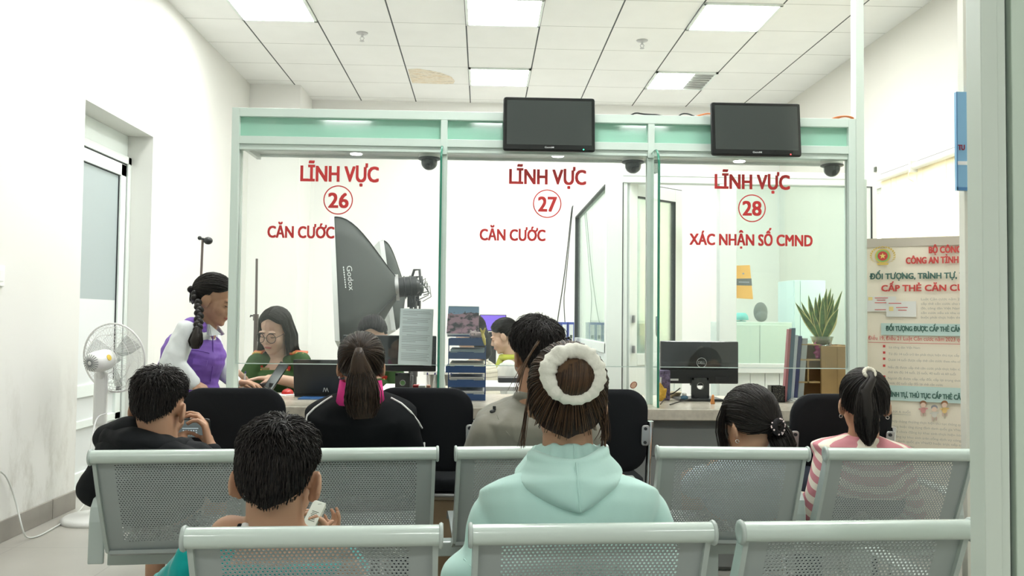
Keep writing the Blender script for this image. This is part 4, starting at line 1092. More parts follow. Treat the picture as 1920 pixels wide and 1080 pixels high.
def hand(m, wrist, fwd, palm, side, k=1.0, curl=0.5, spread=0.12, thumb=0.5, curls=None, tip=None):
    """adds a palm, five bent fingers and a thumb. fwd: wrist->knuckles, palm: direction the palm faces, side: +1 right hand, -1 left"""
    f = V(fwd).normalized(); p = V(palm); p = (p - f * p.dot(f)).normalized(); x = f.cross(p) * (-side)  # towards the thumb
    W = V(wrist)
    lens = [(0.043, 0.026, 0.02), (0.047, 0.03, 0.022), (0.043, 0.028, 0.021), (0.034, 0.021, 0.018)]
    offs = [0.030, 0.010, -0.010, -0.029]; kn = [0.090, 0.094, 0.089, 0.080]
    m.capsule(W - f * 0.01 * k, W + f * 0.03 * k, 0.021 * k, 0.022 * k)
    for i in range(4):
        K = W + (f * kn[i] + x * offs[i]) * k
        m.capsule(W + (f * 0.02 + x * offs[i] * 0.55) * k, K, 0.0155 * k, 0.0115 * k)
        cu = (curls[i] if curls else curl); d = (f + x * spread * (1.5 - i)).normalized(); a = cu * 0.9; q = K; r = 0.0098 * k
        for j, l in enumerate(lens[i]):
            dd = d * math.cos(a) + p * math.sin(a); e = q + dd * l * k; m.capsule(q, e, r, r * 0.92); q = e; r *= 0.92; a += cu * (1.15 if j == 0 else 0.8)
    T0 = W + (f * 0.025 + x * 0.022 + p * 0.008) * k; t1 = (f * 0.62 + x * 0.7 + p * 0.3 * thumb * 2).normalized(); T1 = T0 + t1 * 0.042 * k; m.capsule(T0, T1, 0.0155 * k, 0.0115 * k)
    t2 = (f * 0.85 + x * 0.25 + p * 0.5 * thumb * 2).normalized(); T2 = T1 + t2 * 0.032 * k; m.capsule(T1, T2, 0.0115 * k, 0.010 * k); T3 = T2 + (f * 0.9 + p * 0.4 * thumb * 2 - x * 0.05).normalized() * 0.025 * k; m.capsule(T2, T3, 0.010 * k, 0.0088 * k)

def torso_rings(hip, nb, k=1.0, wide=1.0, deep=1.0, inf=0.0, bend=0.0, fwd=V((0, 1, 0)), slope=1.0):
    """rings from pelvis to neck base"""
    hip = V(hip); nb = V(nb)
    prof = [(-0.04, 0.145, 0.10), (0.08, 0.170, 0.115), (0.22, 0.160, 0.110), (0.38, 0.145, 0.100), (0.55, 0.160, 0.108), (0.70, 0.178, 0.112), (0.82, 0.182 * slope, 0.102), (0.90, 0.150 * slope, 0.085), (0.96, 0.092, 0.068), (1.01, 0.058, 0.058)]
    cs = []; rs = []
    for t, a, b in prof:
        c = hip.lerp(nb, t) - V(fwd) * bend * math.sin(max(0, min(1, t)) * PI); cs.append(c); q = 1.0 if t < 0.9 else 0.6
        rs.append((a * wide * k + inf * q, b * deep * k + inf * q))
    return cs, rs

def limb(m, a, b, c, r, inf=0.0):
    m.capsule(a, b, r[0] + inf, r[1] + inf); m.capsule(b, c, r[1] + inf, r[2] + inf)

def seated_legs(m, hip, fwd, rt, k, knee_z=None, floor=0.0, inf=0.0, leg_len=0.42, spread=0.09):
    for s in (-1, 1):
        h = V(hip) + rt * s * spread * k - V((0, 0, 0.02)); kn = h + fwd * leg_len * k + rt * s * 0.03; kn.z = h.z + 0.01
        an = V((kn.x, kn.y, floor + 0.075)) - fwd * 0.04
        m.capsule(h, kn, 0.078 * k + inf, 0.056 * k + inf); m.capsule(kn, an, 0.053 * k + inf, 0.036 * k + inf)
        yield s, an
def shoes(parent, ankles, fwd, k, mt=SHOE):
    for s, an in ankles:
        m = MB(); z = 0.042 * k
        m.capsule(V((an.x, an.y, z)) - fwd * 0.03, V((an.x, an.y, z)) + fwd * 0.14 * k, 0.040 * k, 0.036 * k); m.capsule(V((an.x, an.y, 0.05)), V((an.x, an.y, 0.11)), 0.041 * k, 0.042 * k)
        blob('shoe', m, mt, parent, 0.008, 2, cut=[((0, 0, 0.002), (0, 0, -1))])

def band_z(name, c1, c2, period, phase=0.0, duty=0.5, rough=0.85, tilt=(0, 0, 1)):
    """knitted horizontal stripes"""
    m = mat(name, c1, rough, bump=(300, 0.3, 0.001)); nt = m.node_tree; b = nt.nodes['Principled BSDF']
    tc = nt.nodes.new('ShaderNodeTexCoord'); d = nt.nodes.new('ShaderNodeVectorMath'); d.operation = 'DOT_PRODUCT'; d.inputs[1].default_value = tilt; nt.links.new(tc.outputs['Object'], d.inputs[0])
    n = nt.nodes.new('ShaderNodeTexNoise'); n.inputs['Scale'].default_value = 9; nt.links.new(tc.outputs['Object'], n.inputs['Vector'])
    mm = nt.nodes.new('ShaderNodeMath'); mm.operation = 'MULTIPLY_ADD'; mm.inputs[1].default_value = 0.012; nt.links.new(n.outputs['Fac'], mm.inputs[0]); nt.links.new(d.outputs['Value'], mm.inputs[2])
    a = nt.nodes.new('ShaderNodeMath'); a.operation = 'MULTIPLY_ADD'; a.inputs[1].default_value = 1 / period; a.inputs[2].default_value = phase; nt.links.new(mm.outputs[0], a.inputs[0])
    f = nt.nodes.new('ShaderNodeMath'); f.operation = 'FRACT'; nt.links.new(a.outputs[0], f.inputs[0])
    l = nt.nodes.new('ShaderNodeMath'); l.operation = 'LESS_THAN'; l.inputs[1].default_value = duty; nt.links.new(f.outputs[0], l.inputs[0])
    mx = nt.nodes.new('ShaderNodeMixRGB'); mx.inputs[1].default_value = (*c1, 1); mx.inputs[2].default_value = (*c2, 1); nt.links.new(l.outputs[0], mx.inputs[0]); nt.links.new(mx.outputs[0], b.inputs['Base Color']); return m
def bvh(o):
    me = o.data; off = world_loc(o); return BVHTree.FromPolygons([tuple(v.co + off) for v in me.vertices], [tuple(p.vertices) for p in me.polygons])
def on_surface(tree, p, toward=C0, lift=0.001):
    """nearest point of a garment along the line from the camera side"""
    d = (V(p) - toward).normalized(); h = tree.ray_cast(toward, d); 
    if h[0] is None: return (V(p), -d)
    n = h[1] if h[1].dot(d) < 0 else -h[1]
    return (h[0] + n * lift, n)
# ------------------------------------------------------------------ the people
def person(label, loc): 
    t = thing('person', label, 'person', loc, 'people in the office'); return t
FWD = V((0, 1, 0)); RT = V((1, 0, 0))
def cloth(name, col, rough=0.85, bump=(250, 0.25, 0.001), sheen=0.0, spec=0.2, **k): return mat(name, col, rough, bump=bump, sheen=sheen, spec=spec, **k)
JEANS = cloth('dark_trousers', (0.03, 0.035, 0.05)); 

# ---- boy in the front row with a small white box
def boy_front():
    nb = P(519, 1003, 1.99); hip = V((nb.x + 0.0, 2.02, 0.49)); t = person('boy with short black hair and bare shoulders in the front row holding a white box', (hip.x, hip.y, 0))
    hd = Head(P(521, 899, 1.99), math.radians(2), math.radians(14), math.radians(3), 1.085, ear=0.0845)
    m = MB(); hd.build(m, nb, 0.056)
    cs, rs = torso_rings(hip, nb, 0.82, 1.0, 1.0, bend=0.05); m.loft(cs, rs, RT)
    sl, sr = P(432, 1006, 1.98), P(612, 1030, 1.99)
    m.capsule(nb - V((0, 0, 0.025)), sl, 0.05, 0.048); m.capsule(nb - V((0, 0, 0.025)), sr, 0.05, 0.048)
    el, er = V((sl.x - 0.02, 2.1, 0.50)), V((sr.x + 0.045, 2.10, 0.53)); wl, wr = V((-0.47, 2.30, 0.56)), P(617, 1030, 2.24)
    limb(m, sl, el, wl, (0.043, 0.036, 0.026)); limb(m, sr, er, wr, (0.043, 0.036, 0.024))
    box = P(589, 965, 2.25)
    hand(m, wr, P(606, 985, 2.26) - wr, V((-1, -0.25, 0.2)), 1, 0.8, 0.55, curls=[0.5, 0.6, 0.7, 0.8]); hand(m, wl, V((0.8, 0.5, 0.2)), V((0, 0.1, 1)), -1, 0.8, 0.6)
    ank = list(seated_legs(m, hip, FWD, RT, 0.85, leg_len=0.40))
    blob('body', m, SKIN, t, 0.0055, 5)
    s = short_hair(hd, HBLACK, t, 3800, 0.036, 0.30, (0.10, -0.42, 0.90), hl=lambda az: short_line(az, 60, 89, 125), rad=(0.085, 0.104, 0.094), lumps=0.003)
    m = MB()   # teal vest top with a white edge
    hips = [c for c in cs[:6]]; m.loft(hips, [(a + 0.010, b + 0.010) for a, b in rs[:6]], RT); 
    m.capsule(hip + V((-0.07, 0.03, -0.01)), hip + V((-0.10, 0.32, -0.015)), 0.078, 0.066); m.capsule(hip + V((0.07, 0.03, -0.01)), hip + V((0.10, 0.32, -0.015)), 0.078, 0.066)
    TEAL = cloth('teal_cloth', (0.0, 0.33, 0.31), 0.75, sheen=0.3)
    blob('teal_top', m, TEAL, t, 0.008, 3, folds(0.006, 9, (1, 1, 0.5), 3))
    m = MB()   # side of the loose teal top spread on the seat
    a, b, c = P(345, 1022, 1.86), P(318, 1066, 1.86), P(300, 1092, 1.9)
    m.chain([V((hip.x - 0.08, 1.93, 0.62)), P(352, 1040, 1.88), P(335, 1075, 1.9), P(320, 1110, 1.95)], [0.05, 0.022, 0.03, 0.05]); m.chain([P(345, 1068, 1.88), P(338, 1120, 1.92)], [0.03, 0.05])
    blob('loose_hem', m, TEAL, t, 0.006, 5, folds(0.006, 22, (1, 1, 0.4), 8))
    WT = cloth('white_cloth', (0.78, 0.78, 0.75))
    for dx, mt, r_ in ((0, WT, 0.010), (-0.016, cloth('black_cloth', (0.012, 0.012, 0.014)), 0.007)):
        m = MB(); m.tube([P(461 + dx * 600, 985, 1.935), P(455 + dx * 600, 1003, 1.915), P(450 + dx * 600, 1030, 1.905), P(448 + dx * 600, 1060, 1.90)], r_, 10); obj('shoulder_strap', m, mt, t, label='white shoulder strap' if dx == 0 else 'black shoulder strap')
    shoes(t, ank, FWD, 0.85)
    # the white box in his hand
    A, B, C_ = P(560, 993, 2.20), P(589, 936, 2.27), P(613, 941, 2.27)
    u = (B - A).normalized(); w = (C_ - B); w = (w - u * w.dot(u)); wl_ = w.length; w.normalize(); nrm = u.cross(w); 
    if nrm.y > 0: nrm = -nrm
    L = (B - A).length + 0.06; O = B - u * L
    bx = thing('carton', 'small white printed carton held up by the boy in the front row', 'box', O + u * L * 0.5)
    m = MB(); m.quadslab([O, O + w * wl_, O + w * wl_ + u * L, O + u * L], -nrm, 0.022); obj('carton_body', m, mat('white_card', (0.72, 0.76, 0.68), 0.6), bx, 0.002)
    m = MB()
    for i in range(7):
        q = 0.60 + 0.03 * i; k0 = 0.28 + 0.05 * (i % 2); m.quadslab([O + u * L * q + w * wl_ * k0 + nrm * 0.0004, O + u * L * q + w * wl_ * (0.8 - 0.04 * (i % 3)) + nrm * 0.0004, O + u * L * (q + 0.010) + w * wl_ * (0.8 - 0.04 * (i % 3)) + nrm * 0.0004, O + u * L * (q + 0.010) + w * wl_ * k0 + nrm * 0.0004], -nrm, 0.0003)
    m.quadslab([O + u * L * 0.93 + w * wl_ * 0.45 + nrm * 0.0004, O + u * L * 0.955 + w * wl_ * 0.7 + nrm * 0.0004, O + u * L * 0.96 + w * wl_ * 0.7 + nrm * 0.0004, O + u * L * 0.937 + w * wl_ * 0.45 + nrm * 0.0004], -nrm, 0.0003)
    for k in (0.18, 0.60):
        m.quadslab([O + u * L * 0.40 + w * wl_ * k + nrm * 0.0004, O + u * L * 0.40 + w * wl_ * (k + 0.27) + nrm * 0.0004, O + u * L * 0.50 + w * wl_ * (k + 0.27) + nrm * 0.0004, O + u * L * 0.50 + w * wl_ * k + nrm * 0.0004], -nrm, 0.0003)
    obj('print', m, mat('dark_print', (0.10, 0.12, 0.10), 0.7), bx)
boy_front()

# ---- woman in the mint hooded top
def hoodie_woman():
    D = 2.06
    nb = P(1066, 872, D + 0.01); hip = V((nb.x, 2.05, 0.55)); t = person('woman in a mint green hooded top with brown hair in a bun and white scrunchie', (hip.x, hip.y, 0))
    hd = Head(P(1063, 752, D + 0.02), math.radians(-3), math.radians(6), math.radians(1), 1.04)
    m = MB(); hd.build(m, nb, 0.056)
    cs, rs = torso_rings(hip, nb, 0.92, 1.0, 1.0, bend=0.03); m.loft(cs, rs, RT)
    sl, sr = P(930, 975, D), P(1203, 965, D); el, er = P(884, 1110, D), P(1252, 1100, D + 0.02); wl, wr = V((el.x + 0.18, 2.36, 0.52)), V((er.x - 0.2, 2.36, 0.52))
    limb(m, sl, el, wl, (0.045, 0.04, 0.026)); limb(m, sr, er, wr, (0.045, 0.04, 0.026))
    hand(m, wl, V((0.7, 0.6, 0.05)), V((0.2, -0.2, -1)), -1, 0.9, 0.5); hand(m, wr, V((-0.7, 0.6, 0.05)), V((-0.2, -0.2, -1)), 1, 0.9, 0.5)
    ank = list(seated_legs(m, hip, FWD, RT, 1.0)); blob('body', m, SKIN, t, 0.006, 4)
    MINT = cloth('mint_fleece', (0.50, 0.745, 0.685), 0.9, (500, 0.15, 0.0008), sheen=0.25)
    m = MB(); c2, r2 = torso_rings(hip - V((0, 0, 0.02)), nb - V((0, 0, 0.01)), 0.95, 1.06, 1.2, 0.03, bend=0.03); m.loft(c2[:-1], r2[:-1], RT)
    c = nb - V((0, 0, 0.075))
    m.capsule(c, sl + V((0.03, 0, -0.004)), 0.068, 0.064); m.capsule(c, sr + V((-0.03, 0, -0.004)), 0.068, 0.064)
    limb(m, sl, el, wl, (0.066, 0.072, 0.05)); limb(m, sr, er, wr, (0.066, 0.066, 0.05))
    m.capsule(sl + V((0.04, 0, -0.05)), el + V((0.03, 0, 0.06)), 0.08, 0.07); m.capsule(sr + V((-0.04, 0, -0.05)), er + V((-0.03, 0, 0.06)), 0.08, 0.07)
    def fold(p, n):
        q = p - nb; a = 0.0
        # soft diagonal drag lines from the underarms towards the spine
        for s, ph in ((-1, 0.0), (1, 0.9)):
            u = s * q.x; v = q.z + 0.23 + (0.22 - u) * -0.25
            if u > 0.03: a += 0.015 * math.exp(-((v + 0.0 + 0.02 * ph) / 0.035) ** 2) * min(1, (u - 0.03) / 0.08) - 0.014 * math.exp(-((v - 0.055) / 0.03) ** 2) * min(1, (u - 0.03) / 0.08)
        return a + 0.004 * noise.noise(p * 8)
    jk = blob('hooded_top', m, MINT, t, 0.007, 6, fold)
    # sleeve seam
    tr = bvh(jk); m = MB()
    for seq in ([(852, 1007), (858, 1030), (870, 1048), (884, 1063)],):
        hs = [tr.ray_cast(C0, (P(x, y, D) - C0).normalized()) for x, y in seq]; hs = [h[0] + h[1] * 0.0005 for h in hs if h[0] is not None]
        if len(hs) > 1: m.tube(hs, 0.0016, 6)
    if m.v: obj('sleeve_seam', m, MINT, jk)
    # hood lying on the back: two panels meeting in a point, with a rolled lip
    Lc = [(998, 852), (975, 886), (984, 914), (1018, 938), (1056, 955), (1088, 964)]; Rc = [(1134, 844), (1166, 878), (1161, 905), (1142, 926), (1114, 948), (1088, 964)]; Cc = [(1076, 872), (1079, 893), (1082, 914), (1084, 934), (1086, 951), (1088, 964)]
    def lerp2(c, v):
        x = v * (len(c) - 1); i = min(int(x), len(c) - 2); q = x - i; p = [c[max(i - 1, 0)], c[i], c[i + 1], c[min(i + 2, len(c) - 1)]]
        return [0.5 * (2 * p[1][k] + (p[2][k] - p[0][k]) * q + (2 * p[0][k] - 5 * p[1][k] + 4 * p[2][k] - p[3][k]) * q * q + (3 * p[1][k] - p[0][k] - 3 * p[2][k] + p[3][k]) * q ** 3) for k in (0, 1)]
    trj = bvh(jk); NU, NV = 22, 20; front = []; rear = []
    def ysurf(px, py):
        h = trj.ray_cast(C0, (P(px, py, D) - C0).normalized()); return h[0].y if h[0] is not None else D - 0.05
    for j in range(NV + 1):
        v = j / NV * 0.985; L_, R_, C_ = lerp2(Lc, v), lerp2(Rc, v), lerp2(Cc, v); yc = min(ysurf(*C_), D - 0.085 - 0.05 * v)
        for i in range(NU + 1):
            u = -1 + 2 * i / NU; e = R_ if u > 0 else L_; w = abs(u); px = C_[0] * (1 - w) + e[0] * w; py = C_[1] * (1 - w * w) + e[1] * w * w
            ys = yc * (1 - w * w) + min(ysurf(*e), D - 0.02) * w * w
            bl = (0.050 * (1 - v) ** 0.5 + 0.012) * (1 - w ** 4) * (1.0 - 0.5 * v) + 0.004 - 0.012 * math.exp(-(u / 0.05) ** 2) * 0.4
            front.append(P(px, py, ys - bl)); rear.append(P(px, py, ys + 0.05))
    m = MB(); W_ = NU + 1; n0 = len(front); fs = []
    for j in range(NV):
        for i in range(NU): q = (j * W_ + i, j * W_ + i + 1, (j + 1) * W_ + i + 1, (j + 1) * W_ + i); fs += [q, tuple(n0 + z for z in q[::-1])]
    for i in range(NU): fs += [(i + 1, i, n0 + i, n0 + i + 1), (NV * W_ + i, NV * W_ + i + 1, n0 + NV * W_ + i + 1, n0 + NV * W_ + i)]
    for j in range(NV): fs += [(j * W_, (j + 1) * W_, n0 + (j + 1) * W_, n0 + j * W_), ((j + 1) * W_ + NU, j * W_ + NU, n0 + j * W_ + NU, n0 + (j + 1) * W_ + NU)]
    m.add(front + rear, fs, True); m.tube([front[i] + V((0, 0.012, -0.004)) for i in range(W_)], 0.015, 12)
    hood = blob('hood', m, MINT, t, 0.0042, 3, lambda p, n: 0.0025 * noise.noise(p * 10))
    m = MB()   # gathered collar standing round the neck
    for k in range(30):
        a = 2 * PI * k / 30; rx, ry = 0.078, 0.070
        for z in (0.0,):
            p0 = nb + V((rx * math.cos(a), ry * math.sin(a), 0.030 + 0.018 * max(0, -math.sin(a)) + 0.005 * math.sin(a * 11))); a1 = 2 * PI * (k + 1) / 30
            p1 = nb + V((rx * math.cos(a1), ry * math.sin(a1), 0.030 + 0.018 * max(0, -math.sin(a1)) + 0.005 * math.sin(a1 * 11)))
            m.capsule(p0, p1, 0.0125, 0.0125, 12); m.capsule(p0 - V((0, 0, 0.0)), p0 + V((0.12 * math.cos(a) * 0.3, 0.12 * math.sin(a) * 0.45, -0.055)), 0.012, 0.017, 12)
    cl = blob('collar', m, MINT, t, 0.005, 3)
    trh = bvh(hood); m = MB(); m.tube([on_surface(trh, P(x, y, D), lift=0.0006)[0] for x, y in ((1081, 868), (1082, 885), (1083, 905), (1086, 930), (1087, 950), (1088, 959))], 0.0022, 6); obj('centre_seam', m, MINT, hood)
    trc = bvh(cl); m = MB(); m.tube([on_surface(trc, P(x, y, D), lift=0.0004)[0] for x, y in ((1076, 833), (1077, 843), (1077, 853), (1077, 862))], 0.0018, 6); obj('collar_seam', m, MINT, cl)
    shoes(t, ank, FWD, 0.95)
    m = MB(); lg = list(seated_legs(m, hip, FWD, RT, 1.0, inf=0.014)); m.loft(cs[:3], [(a + .012, b + .012) for a, b in rs[:3]], RT); blob('trousers', m, JEANS, t, 0.01, 3)
    # hair
    rad = (0.089, 0.108, 0.098); hl = lambda az: hairline(az, 60, 98, 129)
    cap = hair_cap(hd, HBROWN, t, hl, 0.0, rad, 0.003); tie = V((0.03, -0.95, 0.20))
    parts = [cap, strands('hair', swept(hd, tie, 1500, rad, hl, 0.0, 0.006, 0.2), [0.0011] * 8 + [0.0007], HBROWN, t)]
    bc = hd.surf(tie, 0.022, rad); nn = hd.nrm(tie); ux = hd.R @ V((1, 0, 0)); uz = nn.cross(ux)
    # bun: locks looping over the knot
    m = MB(); m.ell(bc + nn * 0.012 + V((0.006, 0, -0.009)), (0.043, 0.040, 0.040)); parts.append(obj('hair', m, HBROWN, t)); bp = []
    for _ in range(420):
        a = RNG.uniform(-1, 1); th0 = RNG.uniform(-0.2, 0.4); ps = []
        for i in range(9):
            b = PI * (0.04 + 0.92 * i / 8) ; r = 0.041 + RNG.normal() * 0.0003
            lat = a * 0.047
            ww = math.sqrt(max(0.02, 1 - a * a))
            ps.append(bc + V((0.005, 0, -0.007)) + ux * (lat + 0.004 * math.cos(b)) + V((0, 0, 1)) * (0.047 * math.cos(b) * ww - 0.003) - FWD * (0.062 * math.sin(b) * ww - 0.005))
        bp.append(ps)
    parts.append(strands('hair', bp, [0.0016] * 9, HBROWN, t))
    # loose locks
    loose = []
    for (x0, y0), (x1, y1), (x2, y2), (x3, y3), n_, sp in (((1094, 725), (1100, 745), (1104, 765), (1103, 775), 26, 7), ((1122, 715), (1134, 750), (1138, 800), (1133, 825), 60, 6), ((1130, 790), (1136, 815), (1130, 845), (1126, 862), 26, 7), ((992, 735), (988, 760), (984, 800), (978, 840), 22, 4), ((1010, 640), (990, 665), (975, 700), (968, 735), 16, 5), ((1110, 700), (1124, 715), (1130, 730), (1128, 760), 20, 6)):
        for _ in range(n_):
            j = RNG.normal(size=(4, 2)) * sp; dy = RNG.uniform(-0.06, 0.03)
            ctl = [P(x + j[i][0] * (0.3 + 0.3 * i), y + j[i][1] * 0.3, D + dy - (0.07 if x0 == 1094 else 0)) for i, (x, y) in enumerate(((x0, y0), (x1, y1), (x2, y2), (x3, y3)))]
            ps = []
            for i in range(9):
                q = i / 8; b0, b1, b2, b3 = (1 - q) ** 3, 3 * q * (1 - q) ** 2, 3 * q * q * (1 - q), q ** 3; ps.append(ctl[0] * b0 + ctl[1] * b1 + ctl[2] * b2 + ctl[3] * b3)
            loose.append(ps)
    parts.append(strands('hair', loose, [0.0008] * 8 + [0.0003], HBROWN, t))
    join(parts, 'hair')
    m = MB(); R1 = 0.0525; sc = bc + nn * 0.002 + V((0.0, 0, -0.002))
    n1, n2 = 72, 16; vs = []
    for i in range(n1):
        a = 2 * PI * i / n1; d = ux * math.cos(a) * 1.03 + V((0, 0, 1)) * math.sin(a) * 0.94
        for k in range(n2):
            b = 2 * PI * k / n2; rr = 0.0200 * (1 + 0.07 * math.sin(a * 23 + 2.5 * noise.noise(V((2 * math.cos(a), 2 * math.sin(a), 4)))) + 0.05 * math.sin(a * 9 + b * 2) + 0.35 * noise.noise(V((3 * math.cos(a), 3 * math.sin(a), b * 0.5))) + 0.10 * noise.noise(V((11 * math.cos(a), 11 * math.sin(a), b))))
            vs.append(sc + d * (R1 + rr * math.cos(b)) - FWD * (rr * math.sin(b) * 0.95 + 0.010) )
    m.add(vs, [(i * n2 + k, i * n2 + (k + 1) % n2, ((i + 1) % n1) * n2 + (k + 1) % n2, ((i + 1) % n1) * n2 + k) for i in range(n1) for k in range(n2)], True)
    obj('scrunchie', m, cloth('white_scrunchie', (0.80, 0.80, 0.71), 0.9, (160, 0.5, 0.003)), t)
    m = MB(); hp_ = hd.surf(V((-0.02, -0.10, 1)), 0.008, rad)
    for k in range(5): a = 2 * PI * k / 5; m.ell(hp_ + V((0.006 * math.cos(a), 0.004 * math.sin(a), 0.005 * math.sin(a))), 0.0035, seg=8, rings=6)
    obj('hair_clip', m, BLACKG, t, label='small black flower hair clip')
hoodie_woman()

# ---- boy in the black hooded top with a phone
def boy_phone():
    D = 2.98; nb = P(296, 832, D); hip = V((nb.x - 0.02, 3.0, 0.53)); t = person('boy in a black hooded top at the left looking at a phone', (hip.x, hip.y, 0))
    hd = Head(P(300, 766, D), math.radians(-2), math.radians(12), math.radians(2), 1.04)
    m = MB(); hd.build(m, nb, 0.060)
    cs, rs = torso_rings(hip, nb, 0.85, bend=0.05); m.loft(cs, rs, RT)
    sl, sr = P(222, 850, D), P(368, 862, D); el, er = P(182, 915, D - 0.02), P(412, 915, D + 0.12); wl, wr = P(318, 850, D + 0.22), P(392, 838, D + 0.16)
    limb(m, sl, el, wl, (0.043, 0.037, 0.027)); limb(m, sr, er, wr, (0.043, 0.036, 0.027))
    hand(m, wr, P(386, 803, D + 0.17) - wr, V((-1, -0.15, 0.1)), 1, 0.92, 0.7, 0.16, 0.75, curls=[0.75, 0.55, 0.6, 0.7]); hand(m, wl, P(336, 815, D + 0.2) - wl, V((1, 0.0, 0.2)), -1, 0.85, 0.6)
    ank = list(seated_legs(m, hip, FWD, RT, 0.85)); blob('body', m, SKIN, t, 0.005, 3)
    short_hair(hd, HBLACK, t, 3000, 0.040, 0.40, (0.12, -0.35, 0.92), 0.45)
    BLK = cloth('black_cotton', (0.008, 0.0095, 0.011), 0.8, (200, 0.3, 0.001))
    m = MB(); c2, r2 = torso_rings(hip, nb, 0.88, 1.05, 1.1, 0.022, bend=0.05); m.loft(c2[:-1], r2[:-1], RT)
    m.capsule(nb - V((0, 0, 0.04)), sl, 0.06, 0.062); m.capsule(nb - V((0, 0, 0.04)), sr, 0.06, 0.060); limb(m, sl, el, wl, (0.062, 0.062, 0.042)); limb(m, sr, er, wr + (er - wr).normalized() * 0.02, (0.060, 0.052, 0.038))
    m.chain([P(205, 822, D), P(240, 815, D - 0.04)], [0.05, 0.06])
    blob('hooded_top', m, BLK, t, 0.007, 3, folds(0.006, 11, (1, 1, 1.6), 5))
    m = MB()   # hood bunched behind the neck
    pts = [P(352, 832, D + 0.04), P(328, 838, D - 0.05), P(290, 836, D - 0.10), P(245, 830, D - 0.10), P(212, 822, D - 0.04), P(206, 822, D + 0.06)]
    m.chain(pts, [0.022, 0.03, 0.042, 0.05, 0.042, 0.03]); m.chain([p - V((0, 0, 0.05)) for p in pts[1:5]], [0.035, 0.045, 0.055, 0.045])
    blob('hood', m, BLK, t, 0.006, 4, folds(0.006, 14, (1, 1, 1.8), 2))
    shoes(t, ank, FWD, 0.85)
    # phone
    ph = P(358, 803, D + 0.20); t2 = thing('phone', 'phone held sideways by the boy in the black hooded top', 'phone', ph)
    R = frame(math.radians(-6), math.radians(-12), math.radians(-1)); pl = lambda x, y, z: ph + R @ V((x, y, z))
    m = MB(); pillow_slab(m, rrect(0.150, 0.073, 0.010, 5), 0.009, pl); obj('phone_body', m, BLACKG, t2)
    m = MB(); m.quadslab([pl(-0.062, -0.0050, -0.032), pl(0.062, -0.0050, -0.032), pl(0.062, -0.0050, 0.032), pl(-0.062, -0.0050, 0.032)], R @ V((0, 1, 0)), 0.0008); obj('screen', m, mat('phone_screen', (0.02, 0.025, 0.025), 0.2, emit=((0.5, 0.6, 0.58), 0.12)), t2)
    m = MB(); m.quadslab([pl(-0.03, -0.0054, 0.0), pl(0.03, -0.0054, 0.0), pl(0.03, -0.0054, 0.003), pl(-0.03, -0.0054, 0.003)], R @ V((0, 1, 0)), 0.0003)
    for i in range(6):
        for j in range(3): m.box(pl(-0.026 + 0.0095 * i, -0.0054, -0.007 - 0.008 * j), (0.005, 0.0004, 0.004), R)
    obj('screen_keys', m, mat('pale_keys', (0.3, 0.34, 0.34), 0.4, emit=((0.6, 0.75, 0.8), 0.35)), t2)
boy_phone()

